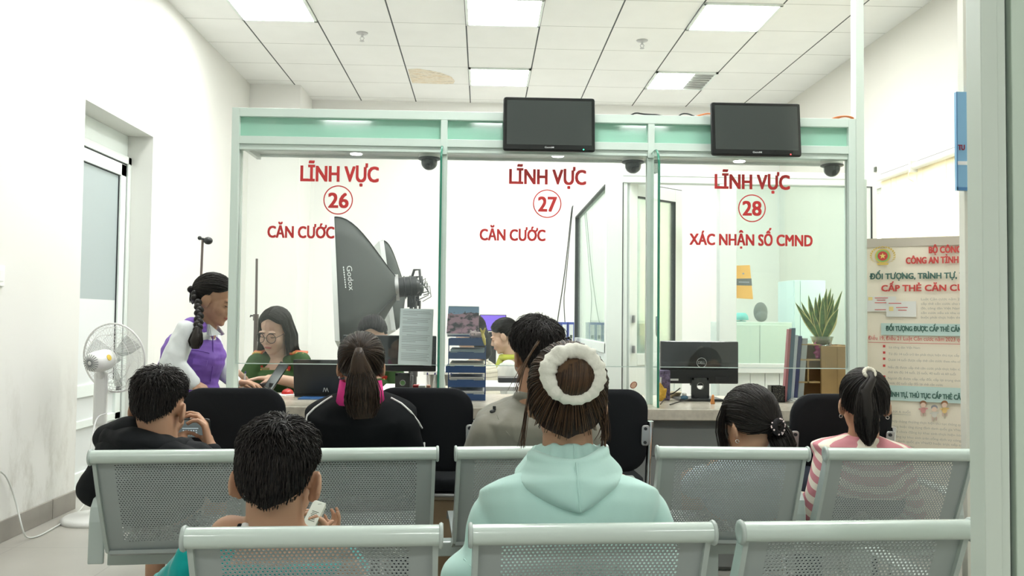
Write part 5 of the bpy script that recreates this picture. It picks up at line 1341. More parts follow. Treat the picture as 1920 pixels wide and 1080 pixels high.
# ---- woman in black jacket with pink collar
def pony_woman():
    D = 3.32; nb = P(676, 742, D); hip = V((nb.x, 3.44, 0.54)); t = person('woman with a brown ponytail in a black jacket with a pink collar and white piping', (hip.x, hip.y, 0))
    stool(hip.x, hip.y, 'round stool under the person in the pink collared jacket')
    hd = Head(P(677, 687, D), math.radians(8), math.radians(4), 0, 1.0)
    m = MB(); hd.build(m, nb, 0.054); cs, rs = torso_rings(hip, nb, 0.95); m.loft(cs, rs, RT)
    sl, sr = P(606, 808, D), P(752, 803, D); el, er = P(585, 905, D + 0.06), P(780, 905, D + 0.06); wl, wr = V((el.x + 0.06, 3.84, 0.80)), V((er.x - 0.06, 3.84, 0.80))
    limb(m, sl, el, wl, (0.045, 0.04, 0.027)); limb(m, sr, er, wr, (0.045, 0.04, 0.027)); hand(m, wl, V((0.6, 0.8, -0.05)), V((0, 0.1, -1)), -1, 0.9, 0.4); hand(m, wr, V((-0.6, 0.8, -0.05)), V((0, 0.1, -1)), 1, 0.9, 0.4)
    ank = list(seated_legs(m, hip - V((0, 0, 0.0)), FWD, RT, 1.0, leg_len=0.36)); blob('body', m, SKIN, t, 0.007, 4)
    BJ = cloth('black_jacket_fleece', (0.004, 0.005, 0.006), 0.95)
    m = MB(); c2, r2 = torso_rings(hip, nb, 0.98, 1.04, 1.15, 0.028); m.loft(c2[:-1], r2[:-1], RT); c = nb - V((0, 0, 0.05))
    m.capsule(c, sl, 0.066, 0.066); m.capsule(c, sr, 0.066, 0.066); limb(m, sl, el, wl, (0.068, 0.062, 0.045)); limb(m, sr, er, wr, (0.068, 0.062, 0.045))
    jk = blob('jacket', m, BJ, t, 0.008, 5, folds(0.004, 9, seed=4)); tr = bvh(jk)
    m = MB()
    WP = cloth('white_piping', (0.80, 0.80, 0.77))
    for seq in ([(733, 747), (752, 757), (770, 773), (784, 792), (793, 808), (797, 818), (795, 830), (794, 845), (793, 870)], [(623, 744), (607, 754), (590, 766), (577, 779), (568, 791), (564, 800)]):
        pts = []
        for x, y in seq:
            for dx in (0, 2, 4, 7, 10, 14):
                h = tr.ray_cast(C0, (P(x + (dx if x < 676 else -dx), y + dx * 0.5, D) - C0).normalized())
                if h[0] is not None: pts.append(h[0] + h[1] * 0.002); break
        if len(pts) > 2: m.tube(pts, 0.0042, 7)
    obj('piping', m, WP, jk)
    m = MB()   # pink stand collar
    pk = nb + V((0, 0, 0.012)); n = 28; vs = []
    for k in range(n):
        a = 2 * PI * k / n; cx, sy = math.cos(a), math.sin(a); hh = 0.036 + 0.012 * abs(cx) ** 2
        for q, (f, z) in enumerate(((1.18, -0.045), (1.0, hh), (0.90, hh), (0.98, -0.045))): vs.append(pk + V((0.080 * cx * f, 0.068 * sy * f, z)))
    m.add(vs, [(k * 4 + q, k * 4 + (q + 1) % 4, ((k + 1) % n) * 4 + (q + 1) % 4, ((k + 1) % n) * 4 + q) for k in range(n) for q in range(4)], True)
    obj('collar', m, cloth('pink_collar', (0.72, 0.05, 0.26), 0.8), t, label='bright pink collar')
    m = MB(); list(seated_legs(m, hip, FWD, RT, 1.0, inf=0.014, leg_len=0.36)); m.loft(cs[:3], [(a + .012, b + .012) for a, b in rs[:3]], RT); blob('trousers', m, JEANS, t, 0.01, 3); shoes(t, ank, FWD, 0.95)
    rad = (0.086, 0.106, 0.096); hl = lambda az: hairline(az, 60, 98, 119)
    cap = hair_cap(hd, HDBROWN, t, hl, 0.0, rad, 0.002); tie = V((-0.06, -0.93, 0.22))
    tp = hd.surf(tie, 0.014, rad)
    cur = [tp + V((0, 0.01, 0.0)), tp + V((0.0, -0.022, 0.004)), tp + V((0.002, -0.036, -0.03)), P(677, 700, 3.18), P(680, 730, 3.17), P(680, 760, 3.175), P(682, 784, 3.18)]
    prof = [0.012, 0.016, 0.030, 0.052, 0.066, 0.068, 0.045]
    parts = [cap, strands('hair', swept(hd, tie, 1100, rad, hl, 0.0, 0.004, 0.2), [0.0013] * 9, HDBROWN, t), strands('hair', tail(cur, prof, 420, 12, 0.01, (1, 0.42)), [0.0017] * 11 + [0.0006], HDBROWN, t)]
    m = MB(); m.loft(cur, [(a * 0.85, a * 0.36) for a in prof], RT); parts.append(obj('hair', m, HDBROWN, t)); join(parts, 'hair')
    for x in (634,):
        m = MB(); m.ell(P(637, 708, D - 0.0), 0.005, seg=8, rings=6); obj('earring', m, STEEL, t)
pony_woman()

# ---- man in the grey jacket
def man():
    D = 3.36; nb = P(1000, 748, D); hip = V((nb.x + 0.02, 3.44, 0.55)); t = person('man with tousled black hair in a grey khaki jacket at window 27', (hip.x, hip.y, 0))
    stool(hip.x, hip.y, 'round stool under the man in the grey jacket')
    hd = Head(P(1004, 666, D), math.radians(20), math.radians(4), math.radians(-2), 1.055)
    m = MB(); hd.build(m, nb, 0.058); cs, rs = torso_rings(hip, nb, 1.0); m.loft(cs, rs, RT)
    sl, sr = P(915, 815, D - 0.01), P(1092, 808, D); el, er = P(890, 905, D + 0.03), P(1110, 905, D + 0.05); wl, wr = V((el.x + 0.14, 3.76, 0.60)), V((er.x - 0.14, 3.76, 0.60))
    limb(m, sl, el, wl, (0.048, 0.042, 0.028)); limb(m, sr, er, wr, (0.048, 0.042, 0.028)); hand(m, wl, V((0.5, 0.8, -0.05)), V((0, 0.1, -1)), -1, 1, 0.4); hand(m, wr, V((-0.5, 0.8, -0.05)), V((0, 0.1, -1)), 1, 1, 0.4)
    ank = list(seated_legs(m, hip, FWD, RT, 1.0, leg_len=0.38)); blob('body', m, SKIN_D, t, 0.006, 3)
    GJ = cloth('grey_khaki_jacket_cloth', (0.225, 0.215, 0.175), 0.45, (60, 0.25, 0.003), sheen=0.2)
    m = MB(); c2, r2 = torso_rings(hip, nb, 1.02, 1.04, 1.15, 0.03); m.loft(c2, r2, RT); c = nb - V((0, 0, 0.05))
    m.capsule(c, sl, 0.07, 0.074); m.capsule(c, sr, 0.07, 0.07); limb(m, sl, el, wl, (0.076, 0.068, 0.05)); limb(m, sr, er, wr, (0.072, 0.066, 0.05)); m.torus(nb + V((0, 0, 0.012)), 0.062, 0.013, (0, 0.1, 1))
    jk = blob('jacket', m, GJ, t, 0.007, 3, folds(0.009, 9, (1.2, 1, 0.7), 9)); tr = bvh(jk)
    m = MB(); m.tube([on_surface(tr, P(x, y, D))[0] for x, y in ((926, 762), (935, 785), (950, 810), (968, 828), (990, 840))], 0.002, 6); obj('yoke_seam', m, GJ, jk)
    m = MB(); m.ell(on_surface(tr, P(924, 772, D))[0], (0.012, 0.008, 0.008)); m.box(on_surface(tr, P(924, 770, D))[0] + V((0.006, 0, 0.008)), (0.012, 0.006, 0.018)); obj('cord_stopper', m, BLACKP, jk)
    m = MB(); list(seated_legs(m, hip, FWD, RT, 1.0, inf=0.014, leg_len=0.38)); m.loft(cs[:3], [(a + .012, b + .012) for a, b in rs[:3]], RT); blob('trousers', m, JEANS, t, 0.01, 3); shoes(t, ank, FWD, 1.0)
    rad = (0.092, 0.110, 0.106); hl = lambda az: short_line(az, 58, 90, 122)
    short_hair(hd, HBLACK, t, 3400, 0.065, 0.22, (0.10, -0.45, 0.90), 0.6, hl, rad, -0.002, lumps=0.016)
    m = MB(); m.ell(hd(-0.079, -0.004, -0.043), 0.004, seg=8, rings=6); obj('earring', m, STEEL, t)
man()

# ---- girl with the dotted hair tie, head bent
def girl_bent():
    D = 3.06; nb = P(1388, 858, D + 0.02); hip = V((nb.x + 0.02, 3.08, 0.53)); t = person('girl with head bent and black hair tied low with a dotted hair tie', (hip.x, hip.y, 0))
    hd = Head(P(1405, 795, D), math.radians(24), math.radians(22), math.radians(-6), 1.02)
    m = MB(); hd.build(m, nb, 0.05); cs, rs = torso_rings(hip, nb, 0.84, bend=0.05); m.loft(cs, rs, RT)
    sl, sr = nb + V((-0.13, 0.02, -0.08)), nb + V((0.14, 0.0, -0.08)); el, er = V((sl.x - 0.03, 3.12, 0.56)), V((sr.x + 0.03, 3.12, 0.56)); wl, wr = V((el.x + 0.1, 3.34, 0.56)), V((er.x - 0.1, 3.34, 0.56))
    limb(m, sl, el, wl, (0.04, 0.034, 0.024)); limb(m, sr, er, wr, (0.04, 0.034, 0.024)); hand(m, wl, V((0.6, 0.8, 0)), V((0, 0, -1)), -1, 0.8, 0.4); hand(m, wr, V((-0.6, 0.8, 0)), V((0, 0, -1)), 1, 0.8, 0.4)
    ank = list(seated_legs(m, hip, FWD, RT, 0.85)); blob('body', m, SKIN, t, 0.006, 3)
    m = MB(); c2, r2 = torso_rings(hip, nb - V((0, 0, 0.03)), 0.86, inf=0.018, bend=0.05); m.loft(c2[:-1], r2[:-1], RT); limb(m, sl, el, wl, (0.052, 0.046, 0.036)); limb(m, sr, er, wr, (0.052, 0.046, 0.036)); m.capsule(sl, sr, 0.05, 0.05)
    blob('top', m, cloth('pale_blue_cotton', (0.42, 0.50, 0.56)), t, 0.008, 3); shoes(t, ank, FWD, 0.8)
    rad = (0.086, 0.108, 0.097); hl = lambda az: hairline(az, 66, 94, 124); cap = hair_cap(hd, HBLACK, t, hl, 0.0, rad, 0.002)
    tie = V((-0.10, -0.93, -0.34)); tp = hd.surf(tie, 0.012, rad)
    cur = [tp - V((0.01, 0, 0)), tp + V((0.012, -0.01, -0.006)), P(1455, 806, 2.99), P(1465, 822, 2.98), P(1472, 842, 2.98), P(1476, 860, 2.98)]; prof = [0.014, 0.018, 0.036, 0.044, 0.044, 0.03]
    parts = [cap, strands('hair', swept(hd, tie, 1300, rad, hl, 0.0, 0.004, 0.15), [0.0013] * 9, HBLACK, t), strands('hair', tail(cur, prof, 260, 9, 0.004, (1, 0.7)), [0.0017] * 8 + [0.0006], HBLACK, t)]
    m = MB(); m.loft(cur, [(a * 0.85, a * 0.6) for a in prof], V((0.5, 0, 0.5))); parts.append(obj('hair', m, HBLACK, t))
    lk = []
    for _ in range(90):
        x = RNG.normal() * 4; y = RNG.uniform(0, 0.05); lk.append([P(1362 + x, 760, D - 0.03 + y), P(1354 + x * 1.2, 785, D - 0.02 + y), P(1353 + x * 1.3, 810, D + y), P(1360 + x * 1.5, 838 + RNG.normal() * 4, D + y), P(1368 + x * 1.6, 858, D + y)])
    parts.append(strands('hair', lk, [0.0009] * 4 + [0.0004], HBLACK, t)); join(parts, 'hair')
    m = MB(); cc = hd.surf(tie, 0.022, rad); m.torus(cc, 0.020, 0.010, hd.nrm(tie) + V((0.3, 0, 0)), 24, 10); sc = obj('hair_tie', m, cloth('black_tie_cloth', (0.02, 0.018, 0.02)), t)
    m = MB(); nn = (hd.nrm(tie) + V((0.3, 0, 0))).normalized(); x_ = nn.orthogonal().normalized(); y_ = nn.cross(x_)
    for k in range(26):
        a = RNG.uniform(0, 2 * PI); b = RNG.uniform(-1.2, 1.6); d = x_ * math.cos(a) + y_ * math.sin(a); m.ell(cc + d * (0.020 + 0.0102 * math.cos(b)) + nn * 0.0102 * math.sin(b), 0.0032, seg=7, rings=5)
    obj('dots', m, cloth('pink_white_dots', (0.8, 0.66, 0.66)), sc, label='pink white dots')
    m = MB(); m.torus(hd(-0.081, -0.004, -0.050), 0.006, 0.0014, hd.R @ V((0.3, 1, 0)), 14, 5); obj('earring', m, mat('silver', (0.8, 0.8, 0.78), 0.2, 1.0), t)
girl_bent()

# ---- girl in the striped jumper
def girl_striped():
    D = 3.10; nb = P(1618, 818, D + 0.02); hip = V((nb.x - 0.01, 3.12, 0.54)); t = person('girl with a high black ponytail and a pink and cream striped jumper', (hip.x, hip.y, 0))
    hd = Head(P(1619, 758, D), math.radians(-13), math.radians(5), 0, 0.98)
    m = MB(); hd.build(m, nb, 0.05); cs, rs = torso_rings(hip, nb, 0.88); m.loft(cs, rs, RT)
    sl, sr = P(1553, 862, D), P(1680, 862, D); el, er = P(1526, 965, D - 0.01), P(1712, 965, D + 0.02); wl, wr = V((el.x + 0.08, 3.36, 0.5)), V((er.x - 0.1, 3.36, 0.52))
    limb(m, sl, el, wl, (0.04, 0.035, 0.025)); limb(m, sr, er, wr, (0.04, 0.035, 0.025)); hand(m, wl, V((0.6, 0.8, 0)), V((0, 0, -1)), -1, 0.82, 0.4); hand(m, wr, V((-0.6, 0.8, 0)), V((0, 0, -1)), 1, 0.82, 0.4)
    ank = list(seated_legs(m, hip, FWD, RT, 0.88, leg_len=0.28)); blob('body', m, SKIN, t, 0.006, 3)
    KN = band_z('striped_knit', (0.80, 0.74, 0.62), (0.56, 0.22, 0.25), 0.046, 0.35, 0.52, tilt=(0, -0.7, 1))
    m = MB(); c2, r2 = torso_rings(hip, nb, 0.90, inf=0.024); m.loft(c2, r2, RT); m.capsule(nb - V((0, 0, 0.03)), sl, 0.055, 0.052); m.capsule(nb - V((0, 0, 0.03)), sr, 0.055, 0.052)
    limb(m, sl, el, wl, (0.052, 0.046, 0.036)); limb(m, sr, er, wr, (0.052, 0.046, 0.036)); blob('striped_jumper', m, KN, t, 0.006, 4, folds(0.003, 12, seed=6))
    m = MB(); list(seated_legs(m, hip, FWD, RT, 0.88, inf=0.014, leg_len=0.28)); m.loft(cs[:3], [(a + .012, b + .012) for a, b in rs[:3]], RT); blob('trousers', m, JEANS, t, 0.01, 3); shoes(t, ank, FWD, 0.85)
    rad = (0.084, 0.106, 0.096); hl = lambda az: hairline(az, 60, 92, 120); cap = hair_cap(hd, HBLACK, t, hl, 0.0, rad, 0.0015)
    tie = V((0.0, -0.72, 0.70)); tp = hd.surf(tie, 0.012, rad)
    cur = [tp + V((0, 0.01, -0.004)), tp + V((0, -0.016, 0.004)), tp + V((0.0, -0.030, -0.014)), P(1622, 735, 2.965), P(1624, 770, 2.96), P(1626, 800, 2.97), P(1630, 836, 2.985)]; prof = [0.010, 0.014, 0.024, 0.038, 0.046, 0.042, 0.010]
    parts = [cap, strands('hair', swept(hd, tie, 1200, rad, hl, 0.0, 0.004, 0.15), [0.0013] * 9, HBLACK, t), strands('hair', tail(cur, prof, 380, 12, 0.003, (1, 0.5)), [0.0016] * 11 + [0.0006], HBLACK, t)]
    m = MB(); m.tube(cur[1:], [a * 0.55 for a in prof[1:]], 14); parts.append(obj('hair', m, HBLACK, t)); join(parts, 'hair')
    m = MB(); cc = tp + V((0.0, -0.006, 0.004)); ax_ = V((0, -0.9, 0.45)).normalized(); x_ = RT; y_ = ax_.cross(x_)
    for k in range(16): a = 2 * PI * k / 16; m.ell(cc + (x_ * math.cos(a) * 1.15 + y_ * math.sin(a)) * 0.016, 0.0072, seg=10, rings=7)
    obj('hair_tie', m, cloth('cream_hair_tie', (0.82, 0.78, 0.66)), t)
    for s in (-1, 1):
        m = MB(); m.torus(hd(s * 0.081, -0.006, -0.046), 0.0055, 0.0013, hd.R @ V((s * 0.3, 1, 0)), 16, 6); obj('earring', m, MATS['silver'], t)
girl_striped()

# ---- standing girl in the purple vest
def vest_girl():
    D = 4.42; f = V((0.97, -0.05, 0)).normalized(); lat = V((0.05, 0.97, 0)).normalized()   # faces right; lat points away from the camera
    nb = P(385, 618, D); hip = P(362, 768, D + 0.03); t = person('girl with a long braid standing bent forward in a purple padded vest and white shirt', (hip.x, hip.y, 0))
    hd = Head(P(403, 562, D), math.radians(-97), math.radians(20), math.radians(0), 1.0)
    m = MB(); hd.build(m, nb, 0.048); cs, rs = torso_rings(hip, nb, 0.84, bend=0.05, fwd=f); m.loft(cs, rs, lat)
    sn, sf = P(350, 622, D - 0.175), P(392, 628, D + 0.13); en, ef = P(322, 682, D - 0.23), P(412, 690, D + 0.14); wn, wf = P(360, 716, D - 0.20), P(440, 716, D + 0.12)
    limb(m, sn, en, wn, (0.042, 0.036, 0.025)); limb(m, sf, ef, wf, (0.042, 0.036, 0.025))
    hand(m, wn, P(383, 729, D - 0.18) - wn, V((0.2, 0.4, -1)), 1, 0.85, 0.55); hand(m, wf, V((1, 0.1, -0.05)), V((0, 0, -1)), -1, 0.85, 0.35)
    ank = []
    for s in (-1, 1):
        h = hip + lat * s * 0.08 * 1 - V((0, 0, 0.03)); k = V((h.x + 0.02, h.y, 0.42)); a = V((h.x, h.y, 0.08)); m.capsule(h, k, 0.075, 0.052); m.capsule(k, a, 0.052, 0.035); ank.append((s, a))
    blob('body', m, SKIN, t, 0.0045, 3); hd.face(t, skin_=SKIN)
    SH = cloth('white_shirt', (0.74, 0.78, 0.78), 0.8, (120, 0.15, 0.002))
    m = MB(); c2, r2 = torso_rings(hip, nb, 0.84, inf=0.006, bend=0.05, fwd=f); m.loft(c2[:-1], r2[:-1], lat)
    limb(m, sn, en, wn, (0.056, 0.055, 0.036)); limb(m, sf, ef, wf, (0.052, 0.052, 0.034)); m.capsule(nb - V((0, 0, 0.03)), sn, 0.04, 0.05); m.capsule(nb - V((0, 0, 0.03)), sf, 0.04, 0.05)
    blob('shirt', m, SH, t, 0.006, 3, folds(0.006, 16, (1, 1, 0.8), 1))
    for s in (-1, 1):
        m = MB(); a = nb + f * 0.035 + lat * 0.055 * s + V((0, 0, 0.028)); b = nb + f * 0.085 + lat * 0.025 * s - V((0, 0, 0.022)); c = nb + f * 0.055 + lat * 0.075 * s - V((0, 0, 0.03)); m.quadslab([a, b, c], f, 0.006)
        m.quadslab([nb - f * 0.03 + lat * 0.055 * s + V((0, 0, 0.03)), a, c, nb - f * 0.02 + lat * 0.07 * s - V((0, 0, 0.01))], lat * s, 0.006)
        obj('collar_flap', m, SH, t)
    PUR = cloth('purple_padded_nylon', (0.21, 0.105, 0.47), 0.5, (30, 0.35, 0.004))
    m = MB(); c3, r3 = torso_rings(hip - V((0, 0, 0.02)), nb - V((0, 0, 0.01)), 0.86, 0.95, 1.25, 0.032, bend=0.05, fwd=f); m.loft(c3[:-1], r3[:-1], lat)
    m.capsule(nb - V((0, 0, 0.02)) - f * 0.02, sn + V((0.02, 0.07, 0.020)), 0.05, 0.045); m.capsule(nb - V((0, 0, 0.01)) - f * 0.02, sn + V((0.015, 0.035, 0.026)), 0.05, 0.047); m.capsule(sn + V((-0.02, 0.09, -0.0)), sn + V((0.0, 0.09, -0.12)), 0.06, 0.07); m.capsule(nb - V((0, 0, 0.02)) - f * 0.02, sf + V((0.0, 0, 0.02)), 0.04, 0.045)
    m.torus(nb - f * 0.022 + V((0, 0, 0.006)), 0.062, 0.021, (f.x * 0.45, 0, 1), 24, 10); m.chain([nb - f * 0.085 + V((0, 0, 0.008)), nb - f * 0.09 - V((0, 0, 0.02)) + lat * -0.05], [0.028, 0.028])
    vest = blob('vest', m, PUR, t, 0.006, 3, folds(0.006, 12, (0.7, 0.7, 2.0), 2)); tr = bvh(vest)
    onv = lambda x, y, l=0.002: on_surface(tr, P(x, y, D), lift=l)[0]
    m = MB(); q = [onv(362, 672, 0.004), onv(388, 676, 0.004), onv(386, 686, 0.006), onv(361, 682, 0.006)]; m.quadslab(q, (0, 1, 0), 0.006); m.tube([onv(351, 657), onv(370, 657), onv(392, 662)], 0.003, 6); m.tube([onv(398, 622), onv(399, 650), onv(398, 690), onv(394, 715)], 0.003, 6); obj('pocket_and_zip', m, PUR, vest)
    m = MB(); m.ell(onv(380, 604, 0.002), 0.006, seg=8, rings=6); obj('snap', m, mat('silver', (0.8, 0.8, 0.78), 0.2, 1.0), vest)
    m = MB(); hm = MB()
    for s, a in ank: 
        h = hip + lat * s * 0.08 - V((0, 0, 0.02)); m.capsule(h, V((h.x + 0.02, h.y, 0.42)), 0.088, 0.066); m.capsule(V((h.x + 0.02, h.y, 0.42)), V((h.x, h.y, 0.07)), 0.066, 0.055)
    m.loft(cs[:3], [(a + .014, b + .014) for a, b in rs[:3]], lat); blob('trousers', m, JEANS, t, 0.01, 3); shoes(t, ank, f, 0.9)
    rad = (0.085, 0.106, 0.096); hl = lambda az: hairline(az, 58, 84, 123); cap = hair_cap(hd, HBLACK, t, hl, 0.0, rad, 0.002); tie = V((0.55, -0.83, -0.10))
    parts = [cap, strands('hair', swept(hd, tie, 1100, rad, hl, 0.0, 0.003, 0.15), [0.0012] * 9, HBLACK, t)]
    cur = [hd.surf(tie, 0.004, rad), P(373, 575, D - 0.12), P(373, 598, D - 0.17), P(371, 618, D - 0.22)]
    m = MB(); N = 13
    for i in range(N):
        q = i / (N - 1) * 2.999; j = int(q); p = cur[j].lerp(cur[j + 1], q - j); s = 1 if i % 2 else -1
        m.ell(p + V((0.006 * s, 0, 0)), (0.0175, 0.018, 0.019), Matrix.Rotation(-0.7 * s, 3, 'Y'), 12, 8)
        m.ell(p + V((0, 0.004, -0.01)), (0.016, 0.014, 0.02), None, 10, 8)
    parts.append(obj('hair', m, HBLACK, t))
    tc = [P(371, 616, D - 0.225), P(369, 628, D - 0.24), P(367, 640, D - 0.24), P(366, 653, D - 0.235)]; pf = [0.016, 0.028, 0.036, 0.022]
    m = MB(); m.tube(tc, [a * 0.8 for a in pf], 12); parts += [obj('hair', m, HBLACK, t), strands('hair', tail(tc, pf, 200, 7, 0.002, (1, 0.7)), [0.0014] * 6 + [0.0005], HBLACK, t)]
    join(parts, 'hair')
vest_girl()

# ---- officers
GREEN = cloth('green_uniform', (0.050, 0.105, 0.036), 0.8, (200, 0.2, 0.001))
BADGE = mat('red_badge', (0.55, 0.03, 0.02), 0.5); GOLD = mat('gold_trim', (0.75, 0.5, 0.14), 0.35, 0.6); BOARD = mat('orange_red_board', (0.62, 0.13, 0.04), 0.5)
def officer(label, hc, D, yaw, pitch, sh, el, wr, glasses, style):
    f = V((0, -1, 0)); lat = V((-1, 0, 0))          # faces the camera; her own right is to our left
    nb = P(*hc[1], D + 0.03); hip = V((nb.x, D + 0.06, 0.56)); t = person(label, (hip.x, hip.y, 0)); hd = Head(P(*hc[0], D), yaw, pitch, math.radians(hc[2]), 1.0)
    m = MB(); hd.build(m, nb, 0.046); cs, rs = torso_rings(hip, nb, 0.92); m.loft(cs, rs, RT)
    limb(m, sh[0], el[0], wr[0], (0.042, 0.037, 0.025)); limb(m, sh[1], el[1], wr[1], (0.042, 0.037, 0.025))
    m.capsule(nb - V((0, 0, 0.03)), sh[0], 0.04, 0.045); m.capsule(nb - V((0, 0, 0.03)), sh[1], 0.04, 0.045)
    for i, (d, pl_) in enumerate(((V((-0.1, -0.6, -0.55)), V((0.6, 0.3, -0.6))), (V((-1, -0.25, 0.0)), V((0, 0, -1))))): hand(m, wr[i], d, pl_, 1 if i == 0 else -1, 0.88, 0.75 if i == 0 else 0.22)
    ank = list(seated_legs(m, hip, f, RT, 0.95, leg_len=0.36)); blob('body', m, SKIN_L, t, 0.004, 3); hd.face(t)
    m = MB(); c2, r2 = torso_rings(hip, nb - V((0, 0, 0.02)), 0.95, 1.02, 1.1, 0.018); m.loft(c2[:-2], r2[:-2], RT); m.capsule(nb - V((0, -0.02, 0.05)), sh[0], 0.05, 0.06); m.capsule(nb - V((0, -0.02, 0.05)), sh[1], 0.05, 0.06)
    for i in (0, 1): m.capsule(sh[i], sh[i].lerp(el[i], 0.85), 0.060, 0.060)
    sh_ = blob('uniform_shirt', m, GREEN, t, 0.006, 3, folds(0.005, 13, seed=3)); tr = bvh(sh_)
    m = MB()
    for s in (-1, 1):   # open collar
        a = nb + V((s * 0.055, 0.01, 0.025)); b = nb + V((s * 0.075, -0.05, -0.02)); c = nb + V((s * 0.030, -0.085, -0.115)); d = nb + V((s * 0.085, -0.075, -0.085)); m.quadslab([a, b, d, c, nb + V((s * 0.045, -0.045, -0.02))], (0, -1, 0), 0.006)
    obj('collar', m, GREEN, t)
    # V of skin at the neck
    for s in (-1, 1):
        p = nb + V((s * 0.073, -0.085, -0.060)); m = MB(); m.box(p, (0.030, 0.006, 0.045), Matrix.Rotation(s * 0.2, 3, 'Y')); bd = obj('collar_badge', m, BADGE, t, 0.002)
        m = MB(); m.ell(p - V((0, 0.005, 0)), (0.006, 0.003, 0.006), seg=10, rings=6); obj('badge_emblem', m, GOLD, bd)
        a = nb + V((s * 0.075, 0.0, 0.026)); b = V((sh[0 if s < 0 else 1].x + s * 0.034, nb.y, nb.z + 0.020)); u = (b - a).normalized()
        m = MB(); m.quadslab([a + V((0, -0.05, -0.004)), b + V((0, -0.05, -0.012)), b + V((0, 0.02, 0.012)), a + V((0, 0.02, 0.012))], (0, -0.3, 1), 0.012); eb = obj('shoulder_board', m, BOARD, t, 0.003, label='orange red shoulder board with gold trim')
        m = MB()
        for k in range(4): c = a.lerp(b, 0.2 + 0.2 * k) + V((0, -0.05, 0.008)); m.ell(c, (0.007, 0.003, 0.005), seg=8, rings=5); m.ell(c + V((0, 0.024, 0.005)), (0.007, 0.007, 0.003), seg=8, rings=5)
        obj('gold_trim', m, GOLD, eb)
    np_ = on_surface(tr, P(*hc[3], D))[0] if hc[3] else None
    if np_ is not None:
        m = MB(); m.box(np_ - V((0, 0.004, 0)), (0.072, 0.004, 0.018), Matrix.Rotation(0.05, 3, 'Y')); obj('name_plate', m, mat('brass_plate', (0.35, 0.30, 0.12), 0.5), t)
    if glasses:
        m = MB()
        for s in (-1, 1):
            m.torus(hd(s * 0.033, 0.104, -0.006), 0.0265, 0.0018, hd.R @ V((s * 0.1, 1, 0.1)), 28, 6); m.tube([hd(s * 0.059, 0.100, -0.002), hd(s * 0.072, 0.06, 0.0), hd(s * 0.077, 0.0, 0.0)], 0.0016, 6)
        m.tube([hd(-0.008, 0.108, -0.003), hd(0, 0.112, 0.0), hd(0.008, 0.108, -0.003)], 0.0016, 6); obj('glasses', m, mat('glasses_frame', (0.02, 0.02, 0.022), 0.3), t)
    m = MB(); list(seated_legs(m, hip, f, RT, 0.95, inf=0.014, leg_len=0.36)); m.loft(cs[:3], [(a + .012, b + .012) for a, b in rs[:3]], RT); blob('trousers', m, GREEN, t, 0.01, 3); shoes(t, ank, f, 0.9)
    rad = (0.084, 0.106, 0.094); hl = lambda az: hairline(az, 50, 82, 120); cap = hair_cap(hd, HBLACK, t, hl, 0.0, rad, 0.002); parts = [cap]
    if style == 'long':
        pa = []
        for _ in range(900):   # parted in the middle, falling beside the face to the shoulders
            s = 1 if RNG.random() < 0.5 else -1; y0 = RNG.uniform(-0.9, 0.75); d0 = V((s * 0.02, y0, 0.9)).normalized(); d1 = V((s * 0.9, y0 * 0.75 + RNG.normal() * 0.05, 0.35)).normalized(); ps = []
            for i in range(5): q = i / 4; dd = d0.lerp(d1, q); ps.append(hd.surf(dd, 0.003 + RNG.uniform(0, 0.003), rad))
            e = hd.R @ V((s * RNG.uniform(0.070, 0.098), min(y0, 0.35) * 0.085 - 0.02, 0)); L = RNG.uniform(0.10, 0.155)
            b0 = hd.c + e; flick = V((1 if s * (hd.R @ V((1, 0, 0))).x > 0 else -1, 0, 0)) * 0.035
            ps += [V((b0.x, b0.y, hd.c.z - 0.02)), V((b0.x, b0.y + 0.01, hd.c.z - 0.02 - L * 0.4)), V((b0.x, b0.y + 0.02, hd.c.z - 0.02 - L * 0.75)) + flick * 0.15, V((b0.x, b0.y + 0.025, hd.c.z - 0.02 - L)) + flick * RNG.uniform(0.2, 0.8)]
            pa.append(ps)
        parts.append(strands('hair', pa, [0.0016] * 8 + [0.0005], HBLACK, t))
        m = MB()
        for s in (-1, 1): m.chain([hd(s * 0.076, -0.03, 0.03), hd(s * 0.080, -0.045, -0.05), V(hd(s * 0.080, -0.055, -0.05)) - V((0, 0, 0.07))], [0.018, 0.024, 0.018])
        m.chain([hd(0, -0.08, 0.0), V(hd(0, -0.075, -0.05)) - V((0, 0, 0.06))], [0.06, 0.05]); parts.append(obj('hair', m, HBLACK, t))
    else:
        parts.append(strands('hair', swept(hd, V((0.2, -0.9, 0.2)), 700, rad, hl, 0, 0.004, 0.1), [0.0013] * 9, HBLACK, t))
    join(parts, 'hair')
    if style == 'long':
        m = MB(); m.ell(hd(-0.082, 0.0, -0.045), 0.005, seg=8, rings=6); obj('earring', m, MATS['silver'], t)
D = 4.90
officer('woman with glasses in a green uniform with red badges seated behind window 26', ((515, 620), (521, 672), -3, (493, 692)), D, math.radians(164), math.radians(20),
        (P(484, 681, D), P(563, 680, D)), (P(462, 722, D - 0.06), P(573, 722, D - 0.05)), (P(443, 700, D - 0.20), P(513, 709, D - 0.22)), True, 'long')
D = 5.05
officer('dark haired person in green uniform seated behind the computer monitor at window 26', ((698, 634), (700, 690), 0, None), D, math.radians(180), math.radians(25),
        (P(662, 700, D), P(738, 700, D)), (P(650, 745, D - 0.05), P(750, 745, D - 0.05)), (P(670, 745, D - 0.22), P(735, 745, D - 0.22)), False, 'tied')

